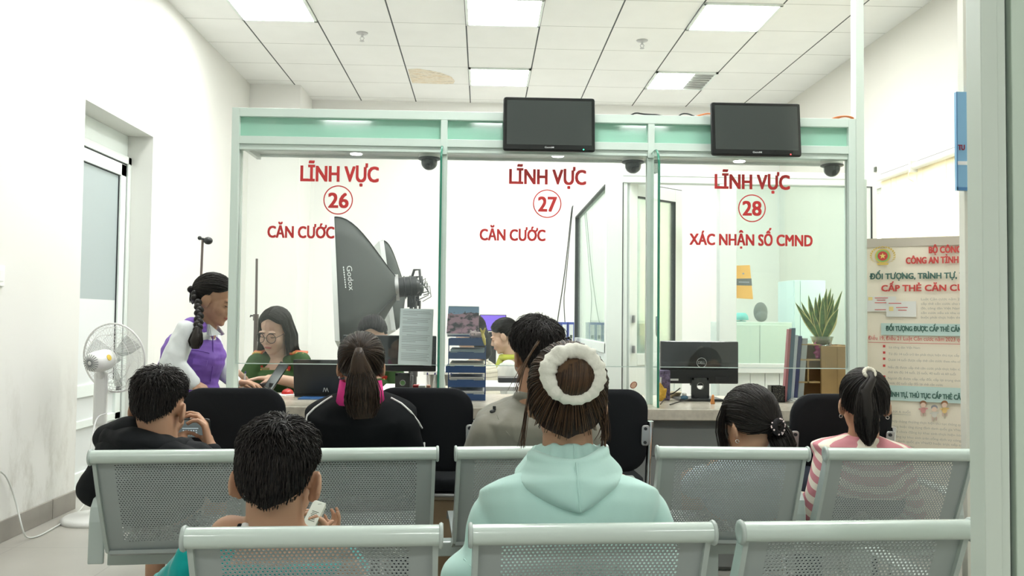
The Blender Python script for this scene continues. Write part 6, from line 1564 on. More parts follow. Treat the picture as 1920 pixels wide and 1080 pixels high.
# ---- two clerks further back
def clerk(label, hc, nbp, D, yaw, pitch, top, collar, longhair):
    f = (Matrix.Rotation(yaw, 3, 'Z') @ FWD); lat = (Matrix.Rotation(yaw, 3, 'Z') @ RT)
    nb = P(*nbp, D + 0.02); hip = V((nb.x, nb.y, 0.56)) - f * 0.05; t = person(label, (hip.x, hip.y, 0)); hd = Head(P(*hc, D), yaw, pitch, 0, 1.0)
    m = MB(); hd.build(m, nb, 0.046); cs, rs = torso_rings(hip, nb, 0.9); m.loft(cs, rs, lat); sl, sr = nb - lat * 0.16 - V((0, 0, 0.06)), nb + lat * 0.16 - V((0, 0, 0.06))
    e = [s - V((0, 0, 0.22)) + f * 0.08 for s in (sl, sr)]; w = [x + f * 0.2 + V((0, 0, 0.03)) for x in e]
    limb(m, sl, e[0], w[0], (0.042, 0.036, 0.025)); limb(m, sr, e[1], w[1], (0.042, 0.036, 0.025)); hand(m, w[0], f, V((0, 0, -1)), -1, 0.85, 0.3); hand(m, w[1], f, V((0, 0, -1)), 1, 0.85, 0.3)
    ank = list(seated_legs(m, hip, f, lat, 0.95, leg_len=0.36)); blob('body', m, SKIN_L, t, 0.005, 3); hd.face(t)
    m = MB(); c2, r2 = torso_rings(hip, nb - V((0, 0, 0.01)), 0.93, 1.0, 1.1, 0.02); m.loft(c2[:-1], r2[:-1], lat); limb(m, sl, e[0], w[0], (0.056, 0.05, 0.038)); limb(m, sr, e[1], w[1], (0.056, 0.05, 0.038)); m.capsule(sl, sr, 0.055, 0.055)
    blob('top', m, top, t, 0.007, 3)
    if collar: m = MB(); m.torus(nb + V((0, 0, 0.01)) + f * 0.01, 0.062, 0.022, (0, 0, 1)); m.chain([nb + f * 0.07 - V((0, 0, 0.01)), nb + f * 0.11 - V((0, 0, 0.13))], [0.03, 0.035]); obj('scarf', m, collar, t)
    shoes(t, ank, f, 0.9)
    rad = (0.085, 0.106, 0.096); hl = lambda az: hairline(az, 58, 90, 119); cap = hair_cap(hd, HBLACK, t, hl, 0, rad, 0.002); parts = [cap]; tie = V((0, -0.95, 0.0))
    parts.append(strands('hair', swept(hd, tie, 500, rad, hl, 0, 0.003, 0.15), [0.0014] * 9, HBLACK, t))
    m = MB()
    if longhair: m.chain([hd(0, -0.05, 0.03), hd(0, -0.075, -0.06), hd(0, -0.085, -0.16)], [0.075, 0.07, 0.05])
    else: m.ell(hd(0, -0.13, -0.02), (0.04, 0.04, 0.04))
    parts.append(obj('hair', m, HBLACK, t)); join(parts, 'hair')
clerk('clerk in profile with hair tied back and a lime green scarf, behind window 27', (944, 630), (958, 672), 6.45, math.radians(80), math.radians(22), cloth('white_blouse', (0.75, 0.76, 0.72)), cloth('lime_scarf', (0.55, 0.60, 0.10)), False)
clerk('long haired clerk in a cream ribbed sweater, behind the desk calendar at window 27', (880, 624), (893, 672), 6.15, math.radians(72), math.radians(12), band_z('cream_ribbed_knit', (0.80, 0.75, 0.62), (0.60, 0.55, 0.43), 0.03, 0, 0.3), None, True)
# ------------------------------------------------------------------ things on and behind the counter
CZ = 0.75
def on(px, py, z=CZ): return PZ(px, py, z)
def colmat(n, c, r=0.5, **k): return mat(n, c, r, **k)
# laptop with its lid towards the hall
Y = 4.42
t = thing('laptop', 'open black laptop with a small silver mark, lid towards the hall, at window 26', 'laptop', (P(600, 742, Y).x, Y + 0.1, CZ))
a, b_ = P(550, 742, Y), P(652, 742, Y); zt_ = P(600, 674, Y + 0.02).z
m = MB(); m.bar((a.x, Y + 0.02, CZ), (b_.x, Y + 0.21, CZ + 0.016)); obj('laptop_base', m, BLACKP, t, 0.003)
m = MB(); m.quadslab([(a.x, Y + 0.012, CZ + 0.012), (b_.x, Y + 0.012, CZ + 0.012), (b_.x, Y - 0.02, zt_), (a.x, Y - 0.02, zt_)], (0, 1, 0.1), 0.008); ld = obj('lid', m, colmat('laptop_lid_black', (0.02, 0.022, 0.022), 0.45), t, 0.002)
m = MB(); q = P(611, 731, Y); k = 0.0026
def bar2(x0, z0, x1, z1, w=0.0022): m.quadslab([(q.x + x0 * k, Y - 0.004, q.z + z0 * k), (q.x + x0 * k + w, Y - 0.004, q.z + z0 * k), (q.x + x1 * k + w, Y - 0.004, q.z + z1 * k), (q.x + x1 * k, Y - 0.004, q.z + z1 * k)], (0, 1, 0), 0.008)
bar2(-5.5, -4, -4.0, 4); bar2(-3, 4, -0.5, -4); bar2(-0.5, -4, 1.5, 4); bar2(4.5, -4, 1.5, 4); bar2(0.6, -1.0, 3.3, -0.2, 0.002); obj('silver_mark', m, colmat('silver_mark', (0.75, 0.76, 0.76), 0.3), ld)
t = thing('mouse', 'glossy red computer mouse in front of the green uniform', 'mouse', on(539, 739)); c = t.location
m = MB(); m.ell(c + V((0, 0, 0.004)), (0.031, 0.045, 0.026)); o = blob('mouse_shell', m, colmat('red_gloss', (0.55, 0.02, 0.015), 0.15), t, 0.004, 1, cut=[((0, 0, CZ + 0.001), (0, 0, -1))])
m = MB(); m.cyl(c + V((-0.004, -0.005, 0.0265)), c + V((0.004, -0.005, 0.0265)), 0.006, seg=10); obj('scroll_wheel', m, BLACKP, t)
Y = 4.60
t = thing('fingerprint_scanner', 'black box scanner under the hand of the seated woman in green', 'scanner', (P(481, 730, Y).x, Y, CZ)); c = t.location
m = MB(); m.bar((P(463, 730, Y).x, Y, CZ), (P(501, 730, Y).x, Y + 0.10, CZ + 0.052)); obj('scanner_body', m, BLACKP, t, 0.004)
m = MB(); m.bar((P(466, 730, Y).x, Y + 0.01, CZ + 0.052), (P(498, 730, Y).x, Y + 0.09, CZ + 0.055)); obj('glass_plate', m, BLACKG, t)
t = thing('card_reader', 'slanted black card reader in front of the green uniform', 'card reader', on(505, 731)); c = t.location
A, B = P(503, 728, 4.36), P(533, 680, 4.42); u = (B - A).normalized(); w = V((1, 0, 0)); w = (w - u * w.dot(u)).normalized(); n_ = u.cross(w)
m = MB(); m.quadslab([A - w * 0.026, A + w * 0.022, B + w * 0.026, B - w * 0.022], n_, 0.014); obj('reader_panel', m, BLACKG, t, 0.003)
m = MB(); m.bar((A.x - 0.035, 4.33, CZ), (A.x + 0.03, 4.43, CZ + 0.012)); m.cyl((A.x, 4.37, CZ + 0.008), A + u * 0.03, 0.01); obj('reader_foot', m, BLACKP, t)
m = MB(); c = on(520, 741); m.quadslab([c + V(v) for v in ((-0.06, -0.03, 0.0005), (0.05, -0.05, 0.0005), (0.09, 0.03, 0.0005), (-0.03, 0.06, 0.0005))], (0, 0, 1), 0.003); tag(centre(obj('paper_sheets', m, PAPER)), 'white paper sheets by the red mouse', 'paper')
m = MB(); m.bar((P(560, 744, 4.3).x, 4.28, CZ + 0.0005), (P(640, 744, 4.3).x, 4.40, CZ + 0.006)); tag(centre(obj('blue_folder', m, colmat('blue_folder', (0.05, 0.16, 0.42), 0.4), None, 0.001)), 'flat blue folder lying in front of the laptop', 'folder')
def pens(px, py, label, s=1):
    c = on(px, py); t = thing('pen_stand', label, 'pen stand', c, 'white counter pens')
    m = MB(); m.lathe([(0.001, 0), (0.02, 0), (0.02, 0.005), (0.001, 0.009)], c); obj('stand_base', m, WHITEP, t)
    for k in (-1, 1):
        p0 = c + V((0.010 * k, 0, 0.006)); p1 = p0 + V((0.004 * k, 0.0, 0.045)); p2 = p1 + V((0.006 * k * s, 0.0, 0.05))
        m = MB(); m.tube([p0, p1, p2], [0.0048, 0.0048, 0.004], 8); pn = obj('pen', m, WHITEP, t)
        m = MB(); m.cyl(p2 - V((0, 0, 0.002)), p2 + V((0.001 * k, 0, 0.010)), 0.0046, 0.003, 8); obj('pen_cap', m, colmat('navy_cap', (0.04, 0.04, 0.18), 0.4), pn)
    m = MB(); m.tube([c + V((0.014, 0, 0.02)), c + V((0.022, 0, 0.06)), c + V((0.018, 0, 0.085)), c + V((0.024, 0, 0.03)), c + V((0.03, 0, 0.004))], 0.0025, 6); obj('coil_cord', m, WHITEP, t)
pens(452, 735, 'white pens on a stand at the left end of the counter, by the green uniform')
pens(808, 737, 'white pens on a stand just left of the glass fin between windows 26 and 27')
pens(838, 738, 'white pens on a stand just right of the glass fin between windows 26 and 27')
pens(1566, 752, 'white pens on a stand at the right end of the counter, before the wooden organiser')

def back_monitor(name, label, x0, x1, yt, yb, Y, split, neck, base, hole, logo=None):
    A, B = P(x0, yt, Y), P(x1, yb, Y); cx = (A.x + B.x) / 2
    t = thing(name, label, 'monitor', (cx, Y + 0.05, CZ)); zs_ = P(x0, split, Y).z
    m = MB(); m.bar((A.x, Y + 0.004, B.z + 0.005), (B.x, Y + 0.035, A.z)); obj('housing', m, BLACKP, t, 0.006)
    m = MB(); m.bar((A.x + 0.002, Y, zs_), (B.x - 0.002, Y + 0.006, A.z - 0.002)); gl = obj('glossy_back', m, BLACKG, t, 0.002)
    m = MB(); m.bar((A.x + 0.002, Y + 0.001, B.z + 0.008), (B.x - 0.002, Y + 0.006, zs_ - 0.002)); obj('lower_cover', m, BLACKP, t, 0.002)
    nz = P(x0, neck[2], Y - 0.02).z; nx0, nx1 = P(neck[0], neck[2], Y - 0.02).x, P(neck[1], neck[2], Y - 0.02).x; hc = P(hole[0], hole[1], Y - 0.02); hr = hole[2]
    m = MB(); N = 24; zb_ = CZ + 0.012; xa, xb, za, zb2 = nx0, nx1, zb_, nz; ring = [(hc.x + hr * math.cos(2 * PI * k / N), hc.z + hr * math.sin(2 * PI * k / N)) for k in range(N)]
    outr = []
    for k in range(N):
        c_, s_ = math.cos(2 * PI * k / N), math.sin(2 * PI * k / N); sc = min(((xb - hc.x) if c_ > 0 else (hc.x - xa)) / max(abs(c_), 1e-6), ((zb2 - hc.z) if s_ > 0 else (hc.z - za)) / max(abs(s_), 1e-6)); outr.append((hc.x + c_ * sc, hc.z + s_ * sc))
    vs = []
    for yy in (Y - 0.02, Y - 0.004):
        vs += [(x, yy, z) for x, z in outr] + [(x, yy, z) for x, z in ring]
    fs = []
    for k in range(N):
        j = (k + 1) % N; fs += [(k, j, N + j, N + k), (2 * N + k, 3 * N + k, 3 * N + j, 2 * N + j), (N + k, N + j, 3 * N + j, 3 * N + k), (k, 2 * N + k, 2 * N + j, j)]
    m.add(vs, fs)
    for cc in ((xa, za), (xb, za), (xa, zb2), (xb, zb2)): m.box((cc[0] + (0.006 if cc[0] == xa else -0.006), Y - 0.012, cc[1] + (0.006 if cc[1] == za else -0.006)), (0.012, 0.016, 0.012))
    m.bar((nx0, Y - 0.006, nz - 0.04), (nx1, Y + 0.02, nz)); obj('stand_neck', m, colmat('stand_grey', (0.05, 0.055, 0.055), 0.4), t)
    m = MB(); m.torus((hc.x, Y - 0.021, hc.z), hr, 0.0016, (0, 1, 0), 28, 6); obj('hole_ring', m, STEEL, t)
    m = MB(); m.bar((P(base[0], 750, Y - 0.08).x, Y - 0.09, CZ), (P(base[1], 750, Y - 0.08).x, Y + 0.10, CZ + 0.012)); obj('stand_base', m, BLACKP, t, 0.004)
    if logo:
        lc = P(logo[0], logo[1], Y); R = logo[2] / FPX * Y
        m = MB(); m.torus((lc.x, Y - 0.0006, lc.z), R, 0.0013, (0, 1, 0), 32, 6); text_fit('DELL', m, (lc.x - R * 0.72, Y - 0.0012, lc.z - R * 0.28), (1, 0, 0), (0, 0, 1), R * 1.44, R * 0.56, 0.0); obj('round_logo', m, colmat('silver_mark', (0.75, 0.76, 0.76), 0.3), t)
        a, b2 = P(1257, 710, Y), P(1272, 714, Y); m = MB(); m.bar((a.x, Y - 0.001, b2.z), (b2.x, Y + 0.002, a.z)); obj('label_sticker', m, PAPER, t)
        a, b2 = P(1341, 706, Y), P(1367, 715, Y); m = MB(); m.bar((a.x, Y - 0.002, b2.z), (b2.x, Y + 0.002, a.z)); obj('port_recess', m, GASKET, t)
    return t
back_monitor('computer_monitor', 'black computer monitor seen from behind at window 26, half hidden by the brown ponytail', 642, 817, 628, 699, 4.48, 686, (741, 769, 699), (722, 800), (755, 718, 0.014))
back_monitor('computer_monitor', 'black computer monitor with round silver logo seen from behind at window 28', 1239.5, 1385, 639, 722, 4.42, 692, (1297, 1330, 708), (1274, 1356), (1313, 724, 0.017), (1315.5, 680, 9))
# sheet of paper taped to the glass
Y = PY + 0.019
q = [P(*c, Y) for c in ((746, 683), (809, 686), (813, 580), (751, 578))]
t = thing('notice_sheet', 'sheet of printed paper taped to the glass of window 26', 'paper', (q[0] + q[1]) / 2)
m = MB(); m.quadslab(q, (0, 1, 0), 0.002); obj('sheet', m, colmat('pale_paper', (0.66, 0.76, 0.76), 0.8), t)
m = MB(); u = q[1] - q[0]; v = q[3] - q[0]
for i in range(30):
    if i in (3, 8, 13, 19, 24): continue
    k0 = 0.08 + (0.14 if i % 9 == 5 else 0); k1 = 0.93 - RNG.uniform(0, 0.1) - (0.35 if i in (2, 7, 12, 18, 23) else 0); z = 0.95 - i * 0.030
    m.quadslab([q[0] + u * k0 + v * z - V((0, 0.0006, 0)), q[0] + u * k1 + v * z - V((0, 0.0006, 0)), q[0] + u * k1 + v * (z + 0.007) - V((0, 0.0006, 0)), q[0] + u * k0 + v * (z + 0.007) - V((0, 0.0006, 0))], (0, 1, 0), 0.0004)
obj('print', m, INK, t)
for px, col, n_, w, h, Y in ((780, (0.35, 0.02, 0.02), 'red', 12, 14, 4.58), (791, (0.75, 0.76, 0.75), 'white', 13, 14, 4.56), (803, (0.30, 0.13, 0.08), 'brown', 7, 13, 4.60)):
    a = P(px - w / 2, 728, Y); b2 = P(px + w / 2, 728, Y); m = MB(); m.bar((a.x, Y, CZ), (b2.x, Y + 0.06, CZ + h / FPX * Y + 0.012)); tag(centre(obj('small_box', m, colmat(n_ + '_card', col, 0.5), None, 0.002)), '%s small box on the counter under the monitor at window 26' % n_, 'box')
m = MB(); c = on(728, 733); m.quadslab([c + V(v) for v in ((-0.05, -0.03, 0.001), (0.05, -0.03, 0.001), (0.06, 0.08, 0.03), (-0.02, 0.08, 0.03))], (0, 0, 1), 0.004); tag(centre(obj('paper_sheets', m, PAPER)), 'white papers beside the pink collar on the counter', 'paper')

# stacked blue letter trays
NAVY = colmat('navy_tray', (0.035, 0.085, 0.23), 0.4)
Y = 4.30
xl, xr = P(840, 690, Y).x, P(911, 690, Y).x
lips = [(753, 738), (726, 712), (699, 686), (673, 660), (648, 634)]
t = thing('letter_trays', 'stack of five navy blue letter trays on the counter at window 27', 'letter tray', ((xl + xr) / 2, Y + 0.12, CZ))
for i, (yb, yt) in enumerate(lips):
    zb_, z2 = (CZ if i == 0 else P(875, yb, Y).z), P(875, yt, Y).z; xs = -0.012 if i == 2 else 0.0
    m = MB(); m.bar((xl + xs, Y + 0.004, zb_), (xr, Y + 0.26, zb_ + 0.004)); m.bar((xl + xs, Y, zb_), (xl + xs + 0.045, Y + 0.004, z2 - 0.003)); m.bar((xl + xs + 0.045, Y, zb_), (xr - 0.06, Y + 0.004, z2)); m.bar((xr - 0.06, Y, zb_), (xr, Y + 0.004, z2 - 0.003))
    m.bar((xl + xs, Y + 0.004, zb_ + 0.004), (xl + xs + 0.003, Y + 0.26, z2 - 0.004)); m.bar((xr - 0.003, Y + 0.004, zb_ + 0.004), (xr, Y + 0.26, z2 - 0.004)); m.bar((xl + xs + 0.003, Y + 0.256, zb_ + 0.004), (xr - 0.003, Y + 0.26, z2 - 0.004))
    if i: m.bar((xr - 0.004, Y + 0.01, P(875, lips[i - 1][1], Y).z - 0.003), (xr, Y + 0.04, zb_)); m.bar((xl, Y + 0.01, P(875, lips[i - 1][1], Y).z - 0.003), (xl + 0.004, Y + 0.04, zb_)); m.bar((xr - 0.004, Y + 0.22, P(875, lips[i - 1][1], Y).z - 0.003), (xr, Y + 0.26, zb_))
    obj('tray', m, NAVY, t)
for i, (lab, col) in enumerate((('white papers in the bottom navy tray', (0.8, 0.82, 0.82)), ('white papers in the second navy tray from the bottom', (0.8, 0.8, 0.77)), ('cream papers in the middle navy tray', (0.72, 0.68, 0.55)), ('pale blue papers in the second navy tray from the top', (0.55, 0.66, 0.70)))):
    zb_ = (CZ if i == 0 else P(875, lips[i][0], Y).z) + 0.005; h = P(875, lips[i][1] - 5, Y).z - zb_
    m = MB(); nn_ = 7
    for k in range(nn_): z = zb_ + h * k / nn_; dx = RNG.uniform(-0.004, 0.004); m.quadslab([(xl + 0.008 + dx, Y + 0.008 + abs(dx), z), (xr - 0.010 + dx, Y + 0.008 + abs(dx) * 2, z), (xr - 0.010 + dx, Y + 0.25, z + 0.003), (xl + 0.008 + dx, Y + 0.25, z + 0.003)], (0, 0, 1), h / nn_ * 0.8)
    tag(centre(obj('paper_stack', m, colmat('tray_paper_%d' % i, col, 0.8))), lab, 'paper', 'papers in the letter trays')
# desk calendar on the trays
tz_ = P(875, 634, Y).z
t = thing('desk_calendar', 'spiral desk calendar with a pink blossom picture on top of the navy trays', 'calendar', (P(868, 630, Y + 0.1).x, Y + 0.1, tz_))
Yc = Y + 0.10
q = [P(837, 625, Yc), P(897, 626, Yc), P(898.5, 575, Yc + 0.03), P(841, 574, Yc + 0.03)]
for p_ in q[:2]: p_.z = max(p_.z, tz_ + 0.006)
CALM = bpy.data.materials.new('blossom_picture'); CALM.use_nodes = True; nt = CALM.node_tree; b = nt.nodes['Principled BSDF']; b.inputs['Roughness'].default_value = 0.5
tc = nt.nodes.new('ShaderNodeTexCoord'); sp = nt.nodes.new('ShaderNodeSeparateXYZ'); nt.links.new(tc.outputs['Generated'], sp.inputs[0])
n = nt.nodes.new('ShaderNodeTexNoise'); n.inputs['Scale'].default_value = 6; n.inputs['Detail'].default_value = 6; nt.links.new(tc.outputs['Generated'], n.inputs['Vector'])
r = nt.nodes.new('ShaderNodeValToRGB'); r.color_ramp.elements[0].position = 0.40; r.color_ramp.elements[0].color = (0.07, 0.07, 0.08, 1); r.color_ramp.elements[1].position = 0.56; r.color_ramp.elements[1].color = (0.55, 0.34, 0.42, 1); nt.links.new(n.outputs['Fac'], r.inputs[0])
ad = nt.nodes.new('ShaderNodeMath'); ad.operation = 'MULTIPLY_ADD'; ad.inputs[1].default_value = 0.35; nt.links.new(n.outputs['Fac'], ad.inputs[0]); nt.links.new(sp.outputs['Z'], ad.inputs[2])
gt = nt.nodes.new('ShaderNodeMath'); gt.operation = 'GREATER_THAN'; gt.inputs[1].default_value = 0.92; nt.links.new(ad.outputs[0], gt.inputs[0])
mx = nt.nodes.new('ShaderNodeMixRGB'); mx.inputs[2].default_value = (0.30, 0.46, 0.66, 1); nt.links.new(gt.outputs[0], mx.inputs[0]); nt.links.new(r.outputs[0], mx.inputs[1]); nt.links.new(mx.outputs[0], b.inputs['Base Color'])
m = MB(); m.quadslab(q, (0, 1, 0), 0.004); obj('picture_leaf', m, CALM, t)
m = MB(); m.quadslab([q[3] + V((0, .004, 0)), q[2] + V((0, .004, 0)), V((q[1].x, Yc + 0.11, tz_ + 0.002)), V((q[0].x, Yc + 0.11, tz_ + 0.002))], (0, 0.5, 0.5), 0.003); m.quadslab([q[0] - V((0, 0.02, 0.006)), q[1] - V((0, 0.02, 0.006)), q[1] + V((0, 0.1, -0.006)), q[0] + V((0, 0.1, -0.006))], (0, 0, 1), 0.003); obj('card_stand', m, PAPER, t)
m = MB()
for k in range(22): c = q[3].lerp(q[2], (k + 0.5) / 22); m.torus(c + V((0, 0.002, 0)), 0.005, 0.0009, (1, 0, 0), 10, 4)
obj('spiral_wire', m, STEEL, t)
# small plush on the trays
c = P(888, 627, Y + 0.03); c.z = tz_ + 0.016
t = thing('plush_toy', 'small grey and pink plush toy on top of the navy trays', 'toy', c - V((0, 0, 0.016)))
m = MB(); m.ell(c, (0.022, 0.018, 0.018)); m.ell(c + V((0.026, 0.002, 0.0)), (0.018, 0.016, 0.016)); m.ell(c + V((-0.014, 0, 0.018)), (0.006, 0.005, 0.008)); m.ell(c + V((0.008, 0, 0.019)), (0.006, 0.005, 0.008)); blob('plush_body', m, colmat('plush_pink', (0.62, 0.50, 0.50), 0.9), t, 0.003, 2)
m = MB(); m.ell(c + V((-0.006, -0.019, -0.002)), (0.006, 0.003, 0.005)); obj('snout', m, colmat('plush_snout', (0.75, 0.55, 0.55), 0.9), t)
m = MB()
for s in (-1, 1): m.ell(c + V((-0.006 + 0.010 * s, -0.017, 0.005)), 0.0022, seg=8, rings=6)
obj('eyes', m, IRIS, t)
m = MB(); c = P(905, 628, Y + 0.02); c.z = tz_ + 0.02
m.chain([c + V((-0.012, 0, 0.028)), c, c + V((0.012, -0.004, 0.03))], [0.004, 0.007, 0.004]); m.chain([c, c + V((0.006, -0.022, -0.022)), c + V((0.012, -0.026, -0.05))], [0.008, 0.009, 0.006]); tag(centre(blob('yellow_ribbon', m, colmat('yellow_cloth', (0.72, 0.60, 0.16), 0.8), None, 0.003, 2)), 'yellow cloth bow hanging over the right edge of the navy trays', 'ribbon')

# desk and screen behind window 27
t = thing('office_desk', 'white office desk behind window 27', 'desk', (0.05, 6.9, 0)); DW = WHITEP
m = MB(); m.bar((-0.45, 6.72, 0.72), (0.55, 7.3, 0.75)); obj('desk_top', m, DW, t, 0.003)
m = MB(); m.bar((-0.43, 6.76, 0), (-0.40, 7.26, 0.72)); obj('side_panel', m, DW, t); m = MB(); m.bar((0.50, 6.76, 0), (0.53, 7.26, 0.72)); obj('side_panel', m, DW, t); m = MB(); m.bar((-0.40, 7.2, 0.2), (0.50, 7.22, 0.72)); obj('back_panel', m, DW, t)
Y = 7.05; a, b2 = P(901, 591, Y), P(948, 613, Y)
t = thing('computer_monitor', 'small monitor with a purple screen behind window 27', 'monitor', ((a.x + b2.x) / 2, Y, 0.75))
m = MB(); m.bar((a.x - 0.006, Y, a.z - 0.13), (b2.x + 0.006, Y + 0.03, a.z + 0.006)); obj('housing', m, BLACKP, t, 0.004)
m = MB(); m.bar((a.x, Y - 0.002, a.z - 0.122), (b2.x, Y + 0.002, a.z)); obj('screen', m, colmat('purple_screen', (0.08, 0.04, 0.25), 0.3, emit=((0.20, 0.13, 0.62), 0.7)), t)
m = MB(); m.bar((a.x + 0.07, Y + 0.03, 0.76), (a.x + 0.13, Y + 0.045, 1.05)); m.bar((a.x + 0.0, Y - 0.06, 0.7505), (a.x + 0.2, Y + 0.09, 0.762)); obj('stand', m, BLACKP, t)
c = P(948, 712, 5.2)
t = thing('side_table', 'low white table behind the navy trays at window 27', 'table', (c.x - 0.05, 5.15, 0)); xa, xb = P(895, 700, 5.0).x, P(965, 700, 5.0).x
m = MB(); m.bar((xa, 4.95, 0.745), (xb + 0.1, 5.45, 0.77)); obj('table_top', m, DW, t, 0.003)
for x in (xa + 0.03, xb + 0.07):
    for y in (4.98, 5.42): m = MB(); m.bar((x - 0.02, y - 0.02, 0), (x + 0.02, y + 0.02, 0.745)); obj('leg', m, DW, t)
m = MB(); a = P(940, 705, 5.3); m.bar((a.x - 0.02, 5.25, 0.7705), (a.x + 0.3, 5.4, 0.80)); tag(centre(obj('keyboard', m, BLACKP, None, 0.004)), 'black keyboard on the low white table at window 27', 'keyboard')
# binders on a low cabinet by the booth
t = thing('low_cabinet', 'low white cabinet with ring binders beside the glass booth', 'cabinet', (0.55, 7.45, 0))
m = MB(); m.bar((0.30, 7.35, 0.0), (0.80, 7.75, 0.80)); obj('carcass', m, WHITEP, t, 0.003)
for i in range(2): m = MB(); m.bar((0.305 + 0.248 * i, 7.335, 0.03), (0.547 + 0.248 * i, 7.35, 0.78)); d = obj('door', m, WHITEP, t, 0.002); m = MB(); m.cyl((0.53 + 0.04 * i, 7.33, 0.45), (0.53 + 0.04 * i, 7.33, 0.53), 0.006); obj('handle', m, STEEL, d)
BB = colmat('binder_blue', (0.06, 0.10, 0.42), 0.45)
for i, px in enumerate((1046, 1058.5, 1071)):
    Yb = 7.40; a = P(px, 604, Yb)
    t = thing('ring_binder', 'blue ring binder with white spine label, %s in the row by the glass booth' % ('left', 'middle', 'right')[i], 'binder', (a.x, Yb + 0.1, 0.8005), 'blue ring binders')
    m = MB(); m.bar((a.x - 0.026, Yb, 0.8005), (a.x + 0.026, Yb + 0.27, a.z)); obj('cover', m, BB, t, 0.003)
    m = MB(); m.bar((a.x - 0.018, Yb - 0.001, 0.90), (a.x + 0.018, Yb + 0.002, a.z - 0.02)); obj('spine_label', m, PAPER, t); m = MB(); m.bar((a.x - 0.010, Yb - 0.002, a.z - 0.14), (a.x + 0.010, Yb, a.z - 0.11)); obj('spine_mark', m, colmat('dark_mark', (0.05, 0.07, 0.05), 0.5), t)
x0_ = bx(1135) - 0.02
cable('black_cable', [(x0_ - 0.01, 7.72, P(1076, 386, 7.72).z), P(1072, 390, 7.7), P(1066, 450, 7.7), P(1058, 520, 7.7), P(1046, 597, 7.7), P(1044, 612, 7.6)], 0.005, BCAB, 'thin black cable hanging beside the glass booth, left branch')
cable('black_cable', [P(1074, 388, 7.73), P(1066, 470, 7.72), P(1060, 535, 7.72), P(1057, 560, 7.72), P(1059, 600, 7.72), P(1060, 612, 7.7)], 0.004, BCAB, 'thin black cable hanging beside the glass booth, right branch')
# inside the booth
t = thing('filing_shelf', 'grey filing shelf with a wire tray inside the glass booth behind window 27', 'shelf', (1.12, 7.4, 0)); GS = colmat('pale_grey_shelf', (0.50, 0.56, 0.55), 0.5)
m = MB()
for z in (0.02, 0.45, 0.86, 1.13): m.bar((0.95, 7.2, z), (1.40, 7.6, z + 0.025))
m.bar((0.95, 7.58, 0), (1.40, 7.6, 1.15)); obj('shelf_boards', m, GS, t)
for x in (0.95, 1.385): m = MB(); m.bar((x, 7.2, 0), (x + 0.015, 7.6, 1.155)); obj('side_panel', m, GS, t)
m = MB(); m.bar((0.98, 7.25, 0.886), (1.36, 7.5, 1.03)); tag(centre(obj('storage_box', m, colmat('slate_box', (0.18, 0.24, 0.27), 0.6), None, 0.004)), 'slate grey storage box on the filing shelf in the booth', 'box')
t = thing('booth_cabinet', 'pale cabinet inside the booth behind window 28', 'cabinet', (P(1430, 620, 7.2).x, 7.3, 0))
a, b2 = P(1362, 600, 7.1), P(1485, 600, 7.1); m = MB(); m.bar((a.x, 7.1, 0), (b2.x, 7.6, 1.155)); obj('carcass', m, colmat('pale_cabinet', (0.62, 0.72, 0.68), 0.4), t, 0.004)
m = MB(); m.bar((a.x + 0.01, 7.088, 0.05), ((a.x + b2.x) / 2 - 0.003, 7.1, 1.13)); obj('door', m, MATS['pale_cabinet'], t, 0.002); m = MB(); m.bar(((a.x + b2.x) / 2 + 0.003, 7.088, 0.05), (b2.x - 0.01, 7.1, 1.13)); obj('door', m, MATS['pale_cabinet'], t, 0.002)
t = thing('wall_cupboard', 'pale blue cupboard inside the booth behind the snake plant', 'cupboard', (P(1512, 600, 7.5).x, 7.6, 0)); a, b2 = P(1488, 525, 7.4), P(1548, 600, 7.4)
m = MB(); m.bar((a.x, 7.4, 0), (b2.x, 7.8, a.z)); obj('carcass', m, colmat('pale_blue_cupboard', (0.55, 0.68, 0.70), 0.4), t, 0.004); m = MB(); m.bar((a.x + 0.005, 7.388, 1.0), (a.x + 0.05, 7.4, a.z - 0.01)); m.bar((a.x + 0.056, 7.388, 1.0), (b2.x - 0.005, 7.4, a.z - 0.01)); obj('door', m, MATS['pale_blue_cupboard'], t)
c = P(1390, 600, 7.2); c.z = 1.1555
t = thing('teal_lamp', 'small teal desk lamp inside the booth behind window 28', 'lamp', c); m = MB(); m.lathe([(0.001, 0.075), (0.035, 0.075), (0.055, 0.05), (0.06, 0.015), (0.001, 0.015)], c); obj('lamp_shade', m, colmat('teal_plastic', (0.10, 0.48, 0.48), 0.4), t); m = MB(); m.lathe([(0.04, 0), (0.04, 0.008), (0.008, 0.012), (0.008, 0.02)], c); obj('lamp_foot', m, MATS['teal_plastic'], t)
c = P(1426, 585, 7.3); c.z = 1.1555
m = MB(); m.ell(c + V((0, 0, 0.085)), (0.06, 0.05, 0.085)); m.ell(c + V((0, -0.02, 0.05)), (0.05, 0.05, 0.05)); tag(centre(blob('bag', m, colmat('dark_grey_bag', (0.10, 0.12, 0.12), 0.8), None, 0.006, 3, cut=[((0, 0, 1.1556), (0, 0, -1))])), 'dark grey bag on the cabinet inside the booth', 'bag')
Y = BY - 0.014; q = [P(*c_, Y) for c_ in ((1380, 559), (1412, 561), (1406, 497), (1379, 498))]
t = thing('yellow_notice', 'yellow notice with a grey band on the booth glass behind window 28', 'notice', (q[0] + q[1]) / 2); m = MB(); m.quadslab(q, (0, 1, 0), 0.002); obj('card', m, colmat('yellow_card', (0.80, 0.50, 0.13), 0.6), t)
